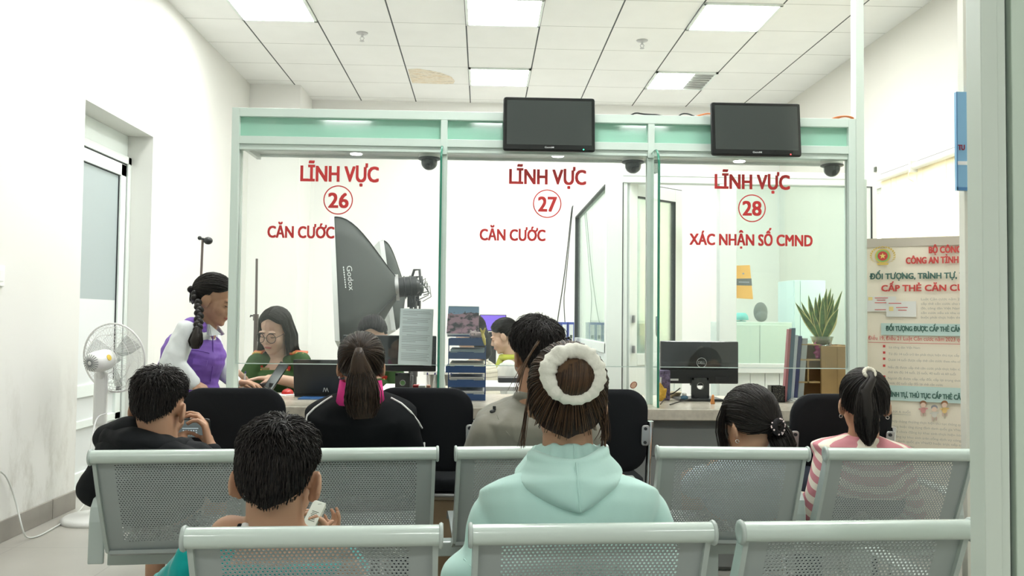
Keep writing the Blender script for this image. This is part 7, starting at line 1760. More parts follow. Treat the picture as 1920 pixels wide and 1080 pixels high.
m = MB(); q2 = [P(*c_, Y - 0.001) for c_ in ((1381, 535), (1410, 535.5), (1409, 522), (1380, 522.5))]; m.quadslab(q2, (0, 1, 0), 0.001); bd = obj('grey_band', m, colmat('grey_band', (0.15, 0.18, 0.17), 0.6), t)
m = MB(); m.quadslab([P(1385, 530, Y - 0.002), P(1405, 530.4, Y - 0.002), P(1405, 528, Y - 0.002), P(1385, 527.6, Y - 0.002)], (0, 1, 0), 0.0005); m.quadslab([P(1392, 514.5, Y - 0.001), P(1395.5, 514.5, Y - 0.001), P(1395.5, 511.5, Y - 0.001), P(1392, 511.5, Y - 0.001)], (0, 1, 0), 0.001); obj('print', m, INK, bd)

# right end of the counter
Y = 4.40
t = thing('desk_organiser', 'light wooden desk organiser with open shelves at window 28', 'organiser', (P(1540, 740, Y).x, Y + 0.1, CZ)); xa, xm, xb = P(1487, 700, Y).x, P(1538, 700, Y).x, P(1588, 700, Y).x; zt_ = P(1560, 649, Y).z; zm = P(1510, 676, Y).z; zl = P(1500, 718, Y).z; z3 = P(1500, 646, Y).z
m = MB(); m.bar((xm, Y - 0.015, CZ), (xb, Y + 0.0, zt_)); m.bar((P(1568, 700, Y).x - 0.001, Y - 0.017, CZ), (P(1568, 700, Y).x + 0.001, Y - 0.014, zt_)); obj('front_panel', m, WOOD, t, 0.002)
m = MB()
for z in (CZ, zl, zm): m.bar((xa, Y, z), (xm, Y + 0.11, z + 0.008))
m.bar((xm, Y, zt_ - 0.008), (xb, Y + 0.11, zt_)); m.bar((xa, Y, z3 - 0.003), (xm, Y + 0.11, z3 + 0.003)); obj('shelf_boards', m, colmat('lighter_wood', (0.52, 0.36, 0.16), 0.5), t)
m = MB(); m.bar((xa, Y + 0.10, CZ), (xb, Y + 0.11, z3)); obj('back_board', m, colmat('darker_wood', (0.30, 0.16, 0.05), 0.5), t)
for x in (xa, P(1514, 700, Y).x, xb - 0.008):
    m = MB(); m.bar((x, Y, CZ if x != P(1514, 700, Y).x else zl), (x + 0.008, Y + 0.11, zm if x == P(1514, 700, Y).x else z3)); obj('upright', m, WOOD, t)
c = P(1534, 675, Y + 0.04); c.z = zm + 0.0085
t = thing('bear_figurine', 'small pink bear figurine on the wooden organiser shelf', 'figurine', c); m = MB()
m.ell(c + V((0, 0, 0.024)), (0.017, 0.015, 0.024)); m.ell(c + V((0, -0.002, 0.060)), (0.020, 0.018, 0.019)); 
for s in (-1, 1): m.ell(c + V((0.015 * s, 0, 0.078)), (0.007, 0.005, 0.007)); m.capsule(c + V((0.012 * s, -0.006, 0.038)), c + V((0.024 * s, -0.012, 0.030)), 0.006, 0.006); m.ell(c + V((0.010 * s, -0.010, 0.006)), (0.008, 0.011, 0.007))
m.ell(c + V((0, -0.018, 0.056)), (0.009, 0.006, 0.007)); blob('bear_body', m, colmat('pink_resin', (0.62, 0.10, 0.33), 0.35), t, 0.0025, 2)
# snake plant
c = P(1540, 648, Y + 0.055); c.z = zt_ + 0.0005; c.x = P(1541, 648, Y + 0.055).x
t = thing('snake_plant', 'snake plant with yellow edged leaves in a glass bowl on the wooden organiser', 'plant', c)
m = MB(); m.lathe([(0.001, 0), (0.035, 0), (0.048, 0.015), (0.058, 0.045), (0.060, 0.048), (0.056, 0.045), (0.045, 0.017), (0.001, 0.006)], c); obj('glass_bowl', m, glass_mat('bowl_glass', (0.88, 0.93, 0.9), 0.8, 0.12), t)
m = MB(); m.lathe([(0.001, 0.006), (0.04, 0.008), (0.05, 0.03), (0.001, 0.04)], c); obj('soil', m, colmat('mossy_soil', (0.13, 0.15, 0.05), 0.9, bump=(80, 1, 0.01)), t)
LEAF = colmat('snake_leaf_green', (0.10, 0.20, 0.055), 0.4, var=(40, 0.45)); LEDGE = colmat('leaf_yellow_edge', (0.62, 0.62, 0.24), 0.4)
def leaf(px, py, w, depth, bendx=0.0, bx_=0.0):
    w *= 1.45
    base = c + V((bx_, depth * 0.2, 0.03)); tip = P(px, py, c.y + depth); mid = base.lerp(tip, 0.5) + V((bendx, 0, 0.02)); N_ = 9; me_ = MB(); rows = []
    for i in range(N_ + 1):
        q = i / N_; p = base * (1 - q) ** 2 + mid * 2 * q * (1 - q) + tip * q * q; d = (mid - base) * (1 - q) + (tip - mid) * q; lat = V((1, 0, 0)); lat = (lat - d.normalized() * lat.dot(d.normalized())).normalized(); tw = 0.5 * bendx * 10 * q; lat = (lat + V((0, tw, 0))).normalized()
        ww = w * (0.55 + 0.9 * q * (1 - q) * 2) * (1 - q ** 4) + 0.0004; nn = lat.cross(d.normalized())
        rows.append([p - lat * ww, p - lat * ww * 0.72 + nn * ww * 0.15, p + nn * ww * 0.3, p + lat * ww * 0.72 + nn * ww * 0.15, p + lat * ww])
    vs = [v for r_ in rows for v in r_]; vs += [v + V((0, 0.0016, 0)) for v in vs]; k0 = len(rows) * 5
    for off in (0, k0):
        for band in range(4):
            me_.mi = 1 if band in (0, 3) else 0
            me_.add([], [])
    o = len(me_.v); me_.v += [tuple(v) for v in vs]
    for i in range(N_):
        for band in range(4):
            for off in (0, k0):
                a_ = off + i * 5 + band; f_ = (a_, a_ + 1, a_ + 6, a_ + 5); me_.f.append(f_ if off else f_[::-1]); me_.m.append(1 if band in (0, 3) else 0); me_.sm.append(True)
        for e_ in (0, 4):
            a_ = i * 5 + e_; me_.f.append((a_, a_ + 5, k0 + a_ + 5, k0 + a_)); me_.m.append(1); me_.sm.append(True)
    obj('leaf', me_, [LEAF, LEDGE], t)
for a in ((1558, 540, .012, .03, .0, .006), (1550, 541, .012, .01, -.003, .003), (1537, 549, .012, .03, -.004, -.004), (1543, 557, .012, -.01, 0, 0), (1529, 556, .011, .02, -.008, -.008), (1516, 553, .011, .02, -.016, -.01), (1502, 565, .009, .03, -.014, -.012), (1491, 567, .010, 0.0, -.012, -.014), (1498, 580, .012, -.02, -.016, -.01), (1562, 550, .010, .02, .008, .008), (1579, 545, .009, .04, .012, .01), (1572, 579, .017, -.03, .006, .006), (1564, 560, .010, 0, .01, .008), (1523, 584, .009, -.03, -.006, -.004), (1570, 592, .014, -.02, .012, .01)): leaf(*a)
c2 = P(1556, 645, Y + 0.03); c2.z = zt_ + 0.0005; m = MB(); m.ell(c2 + V((0, 0, 0.010)), (0.012, 0.010, 0.010)); m.ell(c2 + V((0, 0, 0.025)), (0.008, 0.008, 0.008)); tag(centre(blob('white_figurine', m, WHITEP, None, 0.002, 1)), 'tiny white figurine beside the glass bowl on the organiser', 'figurine')
# folders standing in a rack beside it
fx = [(1478, 1483, 617, (0.42, 0.16, 0.18), 'dusty red'), (1483, 1491, 615, (0.10, 0.17, 0.24), 'dark teal'), (1489, 1496, 628, (0.55, 0.60, 0.66), 'light grey'), (1496, 1503, 630, (0.05, 0.06, 0.16), 'navy blue'), (1503, 1514, 634, (0.42, 0.46, 0.46), 'dotted grey')]
for i, (xa_, xb_, yt_, col, nm) in enumerate(fx):
    Yf = 4.36 + 0.01 * i; a = P(xa_ - 8, 715 + i, Yf); b2 = P(xb_ - 8, 715 + i, Yf); top = P(xa_, yt_, Yf).z; dx = 0.026
    m = MB(); m.quadslab([(a.x, Yf, CZ + 0.0005), (b2.x, Yf, CZ + 0.0005), (b2.x + dx, Yf, top), (a.x + dx, Yf, top)], (0, 1, 0), 0.035); tag(centre(obj('file_folder', m, colmat('folder_%d' % i, col, 0.5), None, 0.002)), '%s file folder standing left of the wooden organiser' % nm, 'folder', 'file folders at window 28')
m = MB()
a, b2 = P(1447, 750, 4.32), P(1472, 750, 4.32); zt_ = P(1460, 724, 4.32).z
SPARK = colmat('black_speckled', (0.02, 0.02, 0.02), 0.4); nt = SPARK.node_tree; vo = nt.nodes.new('ShaderNodeTexVoronoi'); vo.inputs['Scale'].default_value = 170; tc = nt.nodes.new('ShaderNodeTexCoord'); nt.links.new(tc.outputs['Object'], vo.inputs['Vector']); rr = nt.nodes.new('ShaderNodeValToRGB'); rr.color_ramp.elements[0].position = 0.16; rr.color_ramp.elements[0].color = (0.45, 0.42, 0.3, 1); rr.color_ramp.elements[1].position = 0.26; rr.color_ramp.elements[1].color = (0.012, 0.012, 0.012, 1); nt.links.new(vo.outputs['Distance'], rr.inputs[0]); nt.links.new(rr.outputs[0], nt.nodes['Principled BSDF'].inputs['Base Color'])
for lo, hi in (((a.x, 4.32), (b2.x, 4.324)), ((a.x, 4.38), (b2.x, 4.384)), ((a.x, 4.32), (a.x + .004, 4.384)), ((b2.x - .004, 4.32), (b2.x, 4.384))): m.bar((lo[0], lo[1], CZ), (hi[0], hi[1], zt_))
m.bar((a.x, 4.32, CZ), (b2.x, 4.384, CZ + 0.004)); tag(centre(obj('pen_cube', m, SPARK)), 'black speckled cube pen holder left of the folders', 'pen holder')
for i in range(3):
    c = on(1494, 752); m = MB(); dx, r_ = 0.01 * (i - 1), 0.1 * i - 0.1; R = Matrix.Rotation(r_, 3, 'Z'); m.quadslab([c + V((dx, -0.05, 0.001 + 0.006 * i)) + R @ V(v) for v in ((-0.05, -0.03, 0), (0.06, -0.03, 0), (0.06, 0.05, 0), (-0.05, 0.05, 0))], (0, 0, 1), 0.0045); tag(centre(obj('paper_sheets', m, PAPER)), '%s layer of white papers in front of the wooden organiser' % ('bottom', 'middle', 'top')[i], 'paper', 'papers by the organiser')
# small things round the right monitor
c = on(1240, 752); c.y = max(c.y, 4.12); t = thing('yellow_duster', 'yellow cloth duster beside the right glass fin', 'duster', c)
m = MB(); m.chain([c + V((0, 0, 0.02)), c + V((0.004, 0, 0.05)), c + V((-0.008, 0, 0.085))], [0.022, 0.018, 0.008]); m.chain([c + V((0.01, -0.01, 0.035)), c + V((0.02, -0.012, 0.06))], [0.012, 0.006]); blob('duster_cloth', m, colmat('mustard_cloth', (0.66, 0.40, 0.06), 0.9, bump=(60, 0.8, 0.01)), t, 0.003, 1, cut=[((0, 0, CZ + 0.001), (0, 0, -1))]); m = MB(); m.tube([c + V((-0.004, 0, 0.08)), c + V((-0.002, 0.003, 0.12))], 0.004, 8); obj('duster_handle', m, WHITEP, t)
c = on(1263, 746); m = MB(); m.lathe([(0.001, 0), (0.022, 0), (0.038, 0.02), (0.042, 0.032), (0.038, 0.032), (0.02, 0.006), (0.001, 0.006)], c); tag(centre(obj('tan_bowl', m, colmat('tan_bowl', (0.42, 0.36, 0.22), 0.5))), 'small tan bowl on the counter left of the right monitor', 'bowl')
c = on(1252, 742) + V((0, 0.06, 0)); t = thing('white_stapler', 'white stapler standing behind the tan bowl', 'stapler', c); m = MB(); m.box(c + V((0, 0, 0.008)), (0.055, 0.03, 0.016)); obj('stapler_base', m, WHITEP, t, 0.003); m = MB(); m.box(c + V((0.005, 0, 0.040)), (0.014, 0.02, 0.06), Matrix.Rotation(-0.45, 3, 'Y')); obj('stapler_arm', m, WHITEP, t, 0.003)
c = on(1283, 752); t = thing('blue_jar', 'small blue glass jar with a pale lid in front of the right monitor', 'jar', c); m = MB(); m.lathe([(0.001, 0), (0.016, 0), (0.019, 0.006), (0.019, 0.022), (0.012, 0.028), (0.001, 0.028)], c); obj('jar_body', m, colmat('blue_glass', (0.05, 0.14, 0.22), 0.1), t); m = MB(); m.lathe([(0.001, 0.028), (0.011, 0.028), (0.012, 0.040), (0.001, 0.045)], c); obj('lid', m, WHITEP, t)
c = on(1333, 757); t = thing('orange_figurine', 'tiny orange figurine at the foot of the right monitor', 'figurine', c + V((0, -0.03, 0))); c = t.location; m = MB(); m.chain([c + V((-0.004, 0, 0.006)), c + V((0.0, 0, 0.025)), c + V((0.002, 0, 0.042))], [0.007, 0.008, 0.006]); m.capsule(c + V((0.006, 0, 0.005)), c + V((0.002, 0, 0.022)), 0.006, 0.006); blob('figurine_body', m, colmat('orange_resin', (0.55, 0.22, 0.06), 0.4), t, 0.0025, 1, cut=[((0, 0, CZ + 0.001), (0, 0, -1))])
cable('black_cable', [on(1240, 760) + V((0, 0.02, 0.004)), on(1252, 748) + V((0, 0, 0.02)), P(1262, 738, 4.3), P(1275, 728, 4.38)], 0.003, BCAB, 'black cable rising over the tan bowl left of the right monitor')
cable('black_cable', [on(1258, 761) + V((0, 0.02, 0.004)), on(1275, 755) + V((0, 0, 0.006)), on(1300, 752) + V((0, -0.0, 0.012)), on(1325, 748) + V((0, 0, 0.015))], 0.003, BCAB, 'black cable running along the counter under the right monitor')
c = on(1188, 738); c.y = 4.2; t = thing('oval_tag', 'small oval brown framed tag standing on the counter right of the scrunchie', 'tag', c); m = MB(); cc = P(1188, 722, c.y); pillow_slab(m, [(0.012 * math.cos(2 * PI * k / 24), 0.017 * math.sin(2 * PI * k / 24)) for k in range(24)], 0.004, lambda x, y, z: cc + V((x, y, z))); obj('tag_face', m, colmat('tag_skin', (0.66, 0.42, 0.30), 0.5), t); m = MB(); m.torus(cc, 0.0145, 0.0025, (0, 1, 0), 24, 6, 1.18, 0.85); obj('tag_rim', m, colmat('tag_brown', (0.28, 0.09, 0.05), 0.5), t); m = MB(); m.cyl((cc.x, c.y, CZ), (cc.x, c.y, cc.z - 0.016), 0.003, seg=8); m.lathe([(0.001, 0), (0.012, 0), (0.010, 0.004), (0.001, 0.004)], (cc.x, c.y, CZ)); obj('tag_stem', m, WHITEP, t)
c = on(1212, 735); c.y = 4.38; m = MB(); m.bar((c.x - 0.028, c.y, CZ), (c.x + 0.025, c.y + 0.05, P(1212, 694, c.y).z)); tag(centre(obj('patterned_box', m, mat('purple_patterned', (0.14, 0.11, 0.20), 0.5, var=(60, 0.9)), None, 0.004)), 'tall dark purple patterned box beside the right glass fin', 'box')

# cardboard box under the counter
m = MB(); a, b2 = P(818, 940, 3.62), P(862, 940, 3.62); t = thing('cardboard_box', 'brown cardboard box on the floor under the counter, seen between the benches', 'box', ((a.x + b2.x) / 2, 3.72, 0)); m.bar((a.x - 0.05, 3.62, 0), (b2.x + 0.06, 3.86, 0.40)); obj('box_body', m, mat('cardboard', (0.42, 0.31, 0.19), 0.8), t, 0.003); m = MB(); m.quadslab([(a.x - 0.05, 3.62, 0.401), (b2.x + 0.06, 3.62, 0.401), (b2.x + 0.06, 3.60, 0.445), (a.x - 0.05, 3.60, 0.445)], (0, 1, 0.2), 0.004); obj('flap', m, mat('pale_cardboard', (0.60, 0.52, 0.40), 0.8), t)
# ------------------------------------------------------------------ studio lights and stands
FAB = mat('softbox_black_cloth', (0.055, 0.062, 0.058), 0.65, bump=(300, 0.2, 0.001)); SBW = mat('softbox_white_rim', (0.80, 0.82, 0.80), 0.7)
def softbox(label, cpx, Y, size, depth, yaw, pitch, brand, R0=0.075, roll=0.0):
    c = P(cpx[0], cpx[1], Y)      # centre of the mouth
    R = Matrix.Rotation(yaw, 3, 'Z') @ Matrix.Rotation(pitch, 3, 'Y') @ Matrix.Rotation(roll, 3, 'X')   # local +x runs from the mouth to the lamp
    L = lambda x, y, z: c + R @ V((x, y, z)); w, h = size
    t = thing('softbox_light', label, 'studio light', (c.x + depth, c.y, 0), 'studio softboxes')
    m = MB(); N, S = 12, 32; rings = []
    for i in range(N + 1):
        q = i / N; e = (1 - q) ** 0.75; x = depth * q; ring = []
        for k in range(S):
            a = 2 * PI * k / S; cy, sz = math.cos(a), math.sin(a); mx_ = max(abs(cy), abs(sz)); sy_, sz_ = cy / mx_ * w / 2, sz / mx_ * h / 2; bl = q ** 1.2
            py, pz = sy_ * (1 - bl) + cy * R0 * bl, sz_ * (1 - bl) + sz * R0 * bl; bulge = 1 + 0.22 * math.sin(q * PI); ring.append(L(x, py * bulge, pz * bulge))
        rings.append(ring)
    vs = [v for r_ in rings for v in r_]; fs = [(i * S + k, (i + 1) * S + k, (i + 1) * S + (k + 1) % S, i * S + (k + 1) % S) for i in range(N) for k in range(S)]; fs.append(tuple(range(S)))
    m.add(vs, fs, True); sk = obj('softbox_skin', m, FAB, t); tr = bvh(sk)
    m = MB(); rim = [L(-0.008, sy * w / 2 * 1.01, sz * h / 2 * 1.01) for sy, sz in ((-1, -1), (1, -1), (1, 1), (-1, 1))]; rim2 = [L(0.022, sy * w / 2 * 1.03, sz * h / 2 * 1.03) for sy, sz in ((-1, -1), (1, -1), (1, 1), (-1, 1))]
    m.add(rim + rim2, [(0, 1, 2, 3)] + [(i, 4 + i, 4 + (i + 1) % 4, (i + 1) % 4) for i in range(4)]); obj('white_rim', m, SBW, t)
    m = MB()
    for sy, sz in ((-1, -1), (-1, 1)):
        pts = []
        for i in range(N + 1):
            k = [j for j in range(S) if (math.cos(2 * PI * j / S) < 0) == (sy < 0) and (math.sin(2 * PI * j / S) < 0) == (sz < 0)]; j = min(k, key=lambda j: abs(abs(math.cos(2 * PI * j / S)) - abs(math.sin(2 * PI * j / S)))); pts.append(rings[i][j] * 1.0)
        m.tube(pts, 0.004, 6)
    obj('seam_rib', m, BLACKP, sk)
    m = MB(); m.cyl(L(depth - 0.015, 0, 0), L(depth + 0.012, 0, 0), R0 * 1.15, seg=26); obj('speed_ring', m, STEEL, t)
    m = MB(); m.cyl(L(depth + 0.012, 0, 0), L(depth + 0.13, 0, 0), R0 * 0.9, seg=24); m.torus(L(depth + 0.05, 0, 0), R0 * 0.92, 0.005, R @ V((1, 0, 0))); m.torus(L(depth + 0.09, 0, 0), R0 * 0.92, 0.005, R @ V((1, 0, 0))); m.cyl(L(depth + 0.13, 0, 0), L(depth + 0.15, 0, 0), R0 * 0.7, R0 * 0.5, 20); hd_ = obj('lamp_head', m, BLACKP, t)
    m = MB(); m.tube([L(depth + 0.10, 0, R0 * 0.8), L(depth + 0.12, 0, R0 * 1.5), L(depth + 0.155, 0, R0 * 1.5), L(depth + 0.155, 0, R0 * 0.3)], 0.009, 8); m.tube([L(depth + 0.15, 0, 0.02), L(depth + 0.19, 0, 0.05), L(depth + 0.18, 0, 0.0), L(depth + 0.20, 0, -0.04), L(depth + 0.15, 0, -0.05)], 0.004, 6); m.tube([L(depth + 0.15, -0.02, 0.0), L(depth + 0.20, -0.02, 0.01), L(depth + 0.20, -0.02, -0.07), L(depth + 0.13, -0.02, -0.10)], 0.003, 6); obj('handle', m, BLACKP, hd_)
    b0 = L(depth + 0.09, 0, -R0 * 0.9)
    m = MB(); m.box(b0 - V((0, 0, 0.03)), (0.05, 0.04, 0.08)); m.cyl(b0 + V((0.0, -0.03, -0.03)), b0 + V((0, -0.055, -0.03)), 0.014); obj('tilt_bracket', m, BLACKP, t)
    m = MB(); m.cyl((b0.x, b0.y, 0.55), (b0.x, b0.y, b0.z - 0.06), 0.012); m.cyl((b0.x, b0.y, 0.12), (b0.x, b0.y, 0.75), 0.016); m.cyl((b0.x + 0.03, b0.y, b0.z - 0.2), (b0.x + 0.03, b0.y, b0.z - 0.03), 0.008); m.cyl((b0.x, b0.y, 0.73), (b0.x, b0.y, 0.78), 0.022); obj('stand_pole', m, colmat('stand_dark', (0.09, 0.09, 0.09), 0.35), t)
    for k in range(3):
        a = 2 * PI * k / 3 + 0.4; m = MB(); m.tube([(b0.x, b0.y, 0.45), (b0.x + 0.33 * math.cos(a), b0.y + 0.33 * math.sin(a), 0.012)], 0.009, 8); m.tube([(b0.x, b0.y, 0.14), (b0.x + 0.2 * math.cos(a), b0.y + 0.2 * math.sin(a), 0.18)], 0.006, 6); obj('leg', m, BLACKP, t)
    if brand:
        m = MB(); pts = [(650, 498), (655, 544)]; A = P(649.5, 499, Y); B = P(654.5, 545, Y)
        A = on_surface(tr, A)[0]; B = on_surface(tr, B)[0]; xd = (B - A); n_ = on_surface(tr, (A + B) / 2)[1]; zd = n_.cross(xd.normalized()); 
        if zd.x < 0: zd = -zd
        mb2 = MB(); text_fit('Godox', mb2, A, xd, zd, xd.length, 0.032, 0.0); 
        # lay each letter point on the cloth
        vs2 = []
        for v in mb2.v:
            h_ = on_surface(tr, V(v), lift=0.0022); vs2.append(h_[0])
        m.add(vs2, mb2.f)
        for i in range(9):
            a_ = A.lerp(B, 0.02 + 0.10 * i) - zd * 0.022; b_ = A.lerp(B, 0.02 + 0.10 * i + 0.07) - zd * 0.022; q = [a_, b_, b_ + zd * 0.006, a_ + zd * 0.006]; m.add([on_surface(tr, p_, lift=0.0022)[0] for p_ in q], [(0, 1, 2, 3)])
        obj('brand_lettering', m, colmat('white_print', (0.72, 0.75, 0.73), 0.6), sk)
    return t
softbox('big black softbox studio light with white rim and lettering behind window 26', (634, 546), 5.65, (0.64, 0.78), 0.38, math.radians(5), math.radians(-4.5), True, roll=math.radians(-13))
softbox('second black softbox studio light half hidden behind the bigger one', (708, 548), 6.25, (0.5, 0.63), 0.19, math.radians(22), math.radians(-6), False, 0.06, math.radians(-10))
def light_stand(label, top, bot, Y, head):
    a = P(*top, Y); t = thing('light_stand', label, 'stand', (a.x, Y, 0), 'slim light stands')
    b0 = P(*bot, Y); fx_ = b0.x + (b0.x - a.x) / (a.z - b0.z) * b0.z * 0.2
    m = MB(); m.cyl((fx_, Y, 0.35), (b0.x, Y, b0.z), 0.013, seg=10); m.cyl(b0, a, 0.0075, seg=10); m.cyl(b0 - V((0, 0, 0.03)), b0 + V((0, 0, 0.01)), 0.018, seg=10); obj('pole', m, mat('stand_bronze_grey', (0.16, 0.13, 0.12), 0.35, 0.5), t)
    m = MB(); m.tube([b0, b0 + V((-0.035, 0, 0.0)), b0 + V((-0.035, 0, -0.01))], 0.005, 6); obj('clamp_knob', m, BLACKP, t)
    for k in range(3): an = 2 * PI * k / 3; m = MB(); m.tube([(fx_, Y, 0.4), (fx_ + 0.3 * math.cos(an), Y + 0.3 * math.sin(an), 0.012)], 0.008, 6); obj('leg', m, BLACKP, t)
    if head: m = MB(); m.cyl(a + V((-0.018, 0, 0.01)), a + V((0.03, 0, 0.0)), 0.008); m.ell(a + V((0.034, 0, -0.004)), (0.028, 0.024, 0.024)); m.ell(a + V((-0.018, 0, 0.012)), 0.013); obj('swivel_head', m, BLACKP, t)
light_stand('slim light stand with a black swivel head behind the girl in the purple vest', (380, 450), (376, 545), 5.4, True)
light_stand('slim plain light stand behind the left shoulder of the woman in green', (481.5, 485), (480, 592), 5.5, False)

# ------------------------------------------------------------------ banners on the right
BAN = mat('cream_banner', (0.86, 0.79, 0.65), 0.6, var=(2.5, 0.05)); BANT = mat('banner_hem', (0.55, 0.50, 0.42), 0.6)
A0 = P(1617, 600, 4.42); A1 = P(1835, 600, 4.16); bu = V((A1.x - A0.x, A1.y - A0.y, 0)); BWd = bu.length; bu.normalize(); bn = V((bu.y, -bu.x, 0))
if bn.y > 0: bn = -bn
def bpt(px, py, lift=0.0):
    d = ray(px, py); o = V((A0.x, A0.y, 0)) + bn * lift; k = (o - V((0, 0, 0))).dot(bn) / d.dot(bn); return C0 + d * k
zt_ = bpt(1618, 448).z; zb_ = 0.06
t = thing('roll_up_banner', 'cream roll up information banner with emblem and red headings at the right', 'banner', (A0 + A1) / 2 - V((0, 0, (A0.z + A1.z) / 2)))
m = MB(); NB = 14
O = V((A0.x, A0.y, 0)); W3 = BWd + 0.25
for i in range(NB):
    a, b2 = W3 * i / NB, W3 * (i + 1) / NB; wv = lambda s: bn * (0.004 * math.sin(s * 9)) - bn * 0.006
    m.quadslab([O + bu * a + wv(a) + V((0, 0, zb_)), O + bu * b2 + wv(b2) + V((0, 0, zb_)), O + bu * b2 + wv(b2) + V((0, 0, zt_ - 0.03)), O + bu * a + wv(a) + V((0, 0, zt_ - 0.03))], -bn, 0.002)
sh = obj('banner_sheet', m, BAN, t)
m = MB(); m.quadslab([O + V((0, 0, zt_ - 0.045)) + bn * 0.001, O + bu * W3 + V((0, 0, zt_ - 0.045)) + bn * 0.001, O + bu * W3 + V((0, 0, zt_)) + bn * 0.001, O + V((0, 0, zt_)) + bn * 0.001], -bn, 0.012); obj('top_rail', m, BANT, t)
m = MB(); m.quadslab([O + V((0, 0, 0)) + bn * 0.05, O + bu * W3 + bn * 0.05, O + bu * W3 + V((0, 0, 0.075)) + bn * 0.05, O + V((0, 0, 0.075)) + bn * 0.05], -bn, 0.10); obj('base_cassette', m, STEEL, t, 0.006)
m = MB(); m.cyl(O + bu * W3 / 2 - bn * 0.03 + V((0, 0, 0.07)), O + bu * W3 / 2 - bn * 0.03 + V((0, 0, zt_ - 0.01)), 0.008); obj('support_pole', m, STEEL, t)
DKG = mat('banner_dark_green', (0.06, 0.15, 0.12), 0.6); BRD = mat('banner_red', (0.60, 0.06, 0.05), 0.6); BGR = mat('banner_grey_text', (0.42, 0.40, 0.34), 0.7); BBL = mat('banner_pale_blue', (0.52, 0.68, 0.64), 0.6)
def btext(mb, body, x0, x1, yb, cap, lift=0.006, heavy=0.0):
    a, b2 = bpt(x0, yb, lift), bpt(x1, yb, lift); a2 = bpt(x0, yb - cap, lift)
    text_fit(body, mb, a, bu, V((0, 0, 1)), V((b2.x - a.x, b2.y - a.y, 0)).length, (a2.z - a.z), 0.0, heavy=heavy)
def brect(mb, x0, y0, x1, y1, lift=0.005):
    a, b2 = bpt(x0, y1, lift), bpt(x1, y1, lift); z0, z1 = a.z, bpt(x0, y0, lift).z
    mb.quadslab([a, V((b2.x, b2.y, z0)), V((b2.x, b2.y, z1)), V((a.x, a.y, z1))], -bn, 0.0004)
for r_ in ((1652, 606, 1832, 628), (1660, 722, 1832, 750)): m = MB(); brect(m, *r_, 0.0045); obj('blue_strip', m, BBL, sh)
m = MB(); btext(m, 'BỘ CÔNG A', 1742, 1816, 474.5, 11.5, heavy=0.05); btext(m, 'CÔNG AN TỈNH L', 1699, 1808, 494.5, 11.5, heavy=0.05); btext(m, 'CẤP THẺ CĂN CƯỚ', 1653, 1826, 546, 11, heavy=0.05); btext(m, 'Điều 19, Điều 21 Luật Căn cước năm 2023 quy', 1628, 1808, 637, 7); brect(m, 1628, 641.5, 1815, 642.3)
for y_ in (649, 661, 672.5, 685.5, 706): brect(m, 1655.5, y_ - 2.2, 1660, y_ + 2.2)
obj('red_lettering', m, BRD, sh)
m = MB(); btext(m, 'ĐỐI TƯỢNG, TRÌNH TỰ, T', 1631, 1808, 523.5, 10, heavy=0.05); btext(m, 'ĐỐI TƯỢNG ĐƯỢC CẤP THẺ CĂN C', 1661, 1812, 620, 8.5, heavy=0.05); btext(m, 'TRÌNH TỰ, THỦ TỤC CẤP THẺ CĂN', 1660, 1808, 743, 8.5, heavy=0.05); obj('green_lettering', m, DKG, sh)
m = MB()
for body, x0, x1, y_ in (('Luật Căn cước năm 2023', 1727, 1811, 563), ('cấp thẻ căn cước cho trẻ', 1727, 1808, 571.5), ('đó, công dân Việt Nam t', 1727, 1806, 580), ('căn cước nếu có nhu cầu', 1727, 1806, 588.5), ('buộc phải thực hiện thủ t', 1727, 1808, 597),
    ('Là công dân Việt Nam', 1667, 1725, 653), ('Từ đủ 14 tuổi trở lên phải thực hiện thủ tục cấp th', 1666, 1806, 665.5), ('Dưới 14 tuổi được cấp thẻ căn cước theo nhu cầu', 1666, 1805, 676.5), ('Nếu đã được cấp thẻ căn cước phải thực hiện từ', 1665, 1802, 690.5), ('thẻ khi đủ 14 tuổi, 25 tuổi, 40 tuổi và 60 tuổi', 1665, 1792, 699.5), ('Người đã được cấp, cấp đổi, cấp lại trong thời h', 1665, 1806, 711), ('trước độ tuổi cấp đổi lại thẻ căn cước', 1664, 1768, 720), ('dưới 6 tuổi:', 1667, 1708, 773), ('Trường hợp thông thường thực hiện thủ tục thông qua', 1650, 1806, 790), ('dịch vụ công hoặc ứng dụng định danh quốc gia VNeID', 1650, 1808, 799.5), ('dưới 6 tuổi chưa đăng ký khai sinh thực hiện liên', 1650, 1804, 809), ('thủ tục đăng ký khai sinh trên cổng dịch vụ công', 1650, 1802, 818.5), ('định danh quốc gia VNeID hoặc trực tiếp tại', 1668, 1806, 828), ('căn cước.', 1668, 1718, 837)): btext(m, body, x0, x1, y_, 4.2)
brect(m, 1667, 775.5, 1708, 776.2); obj('small_print', m, BGR, sh)
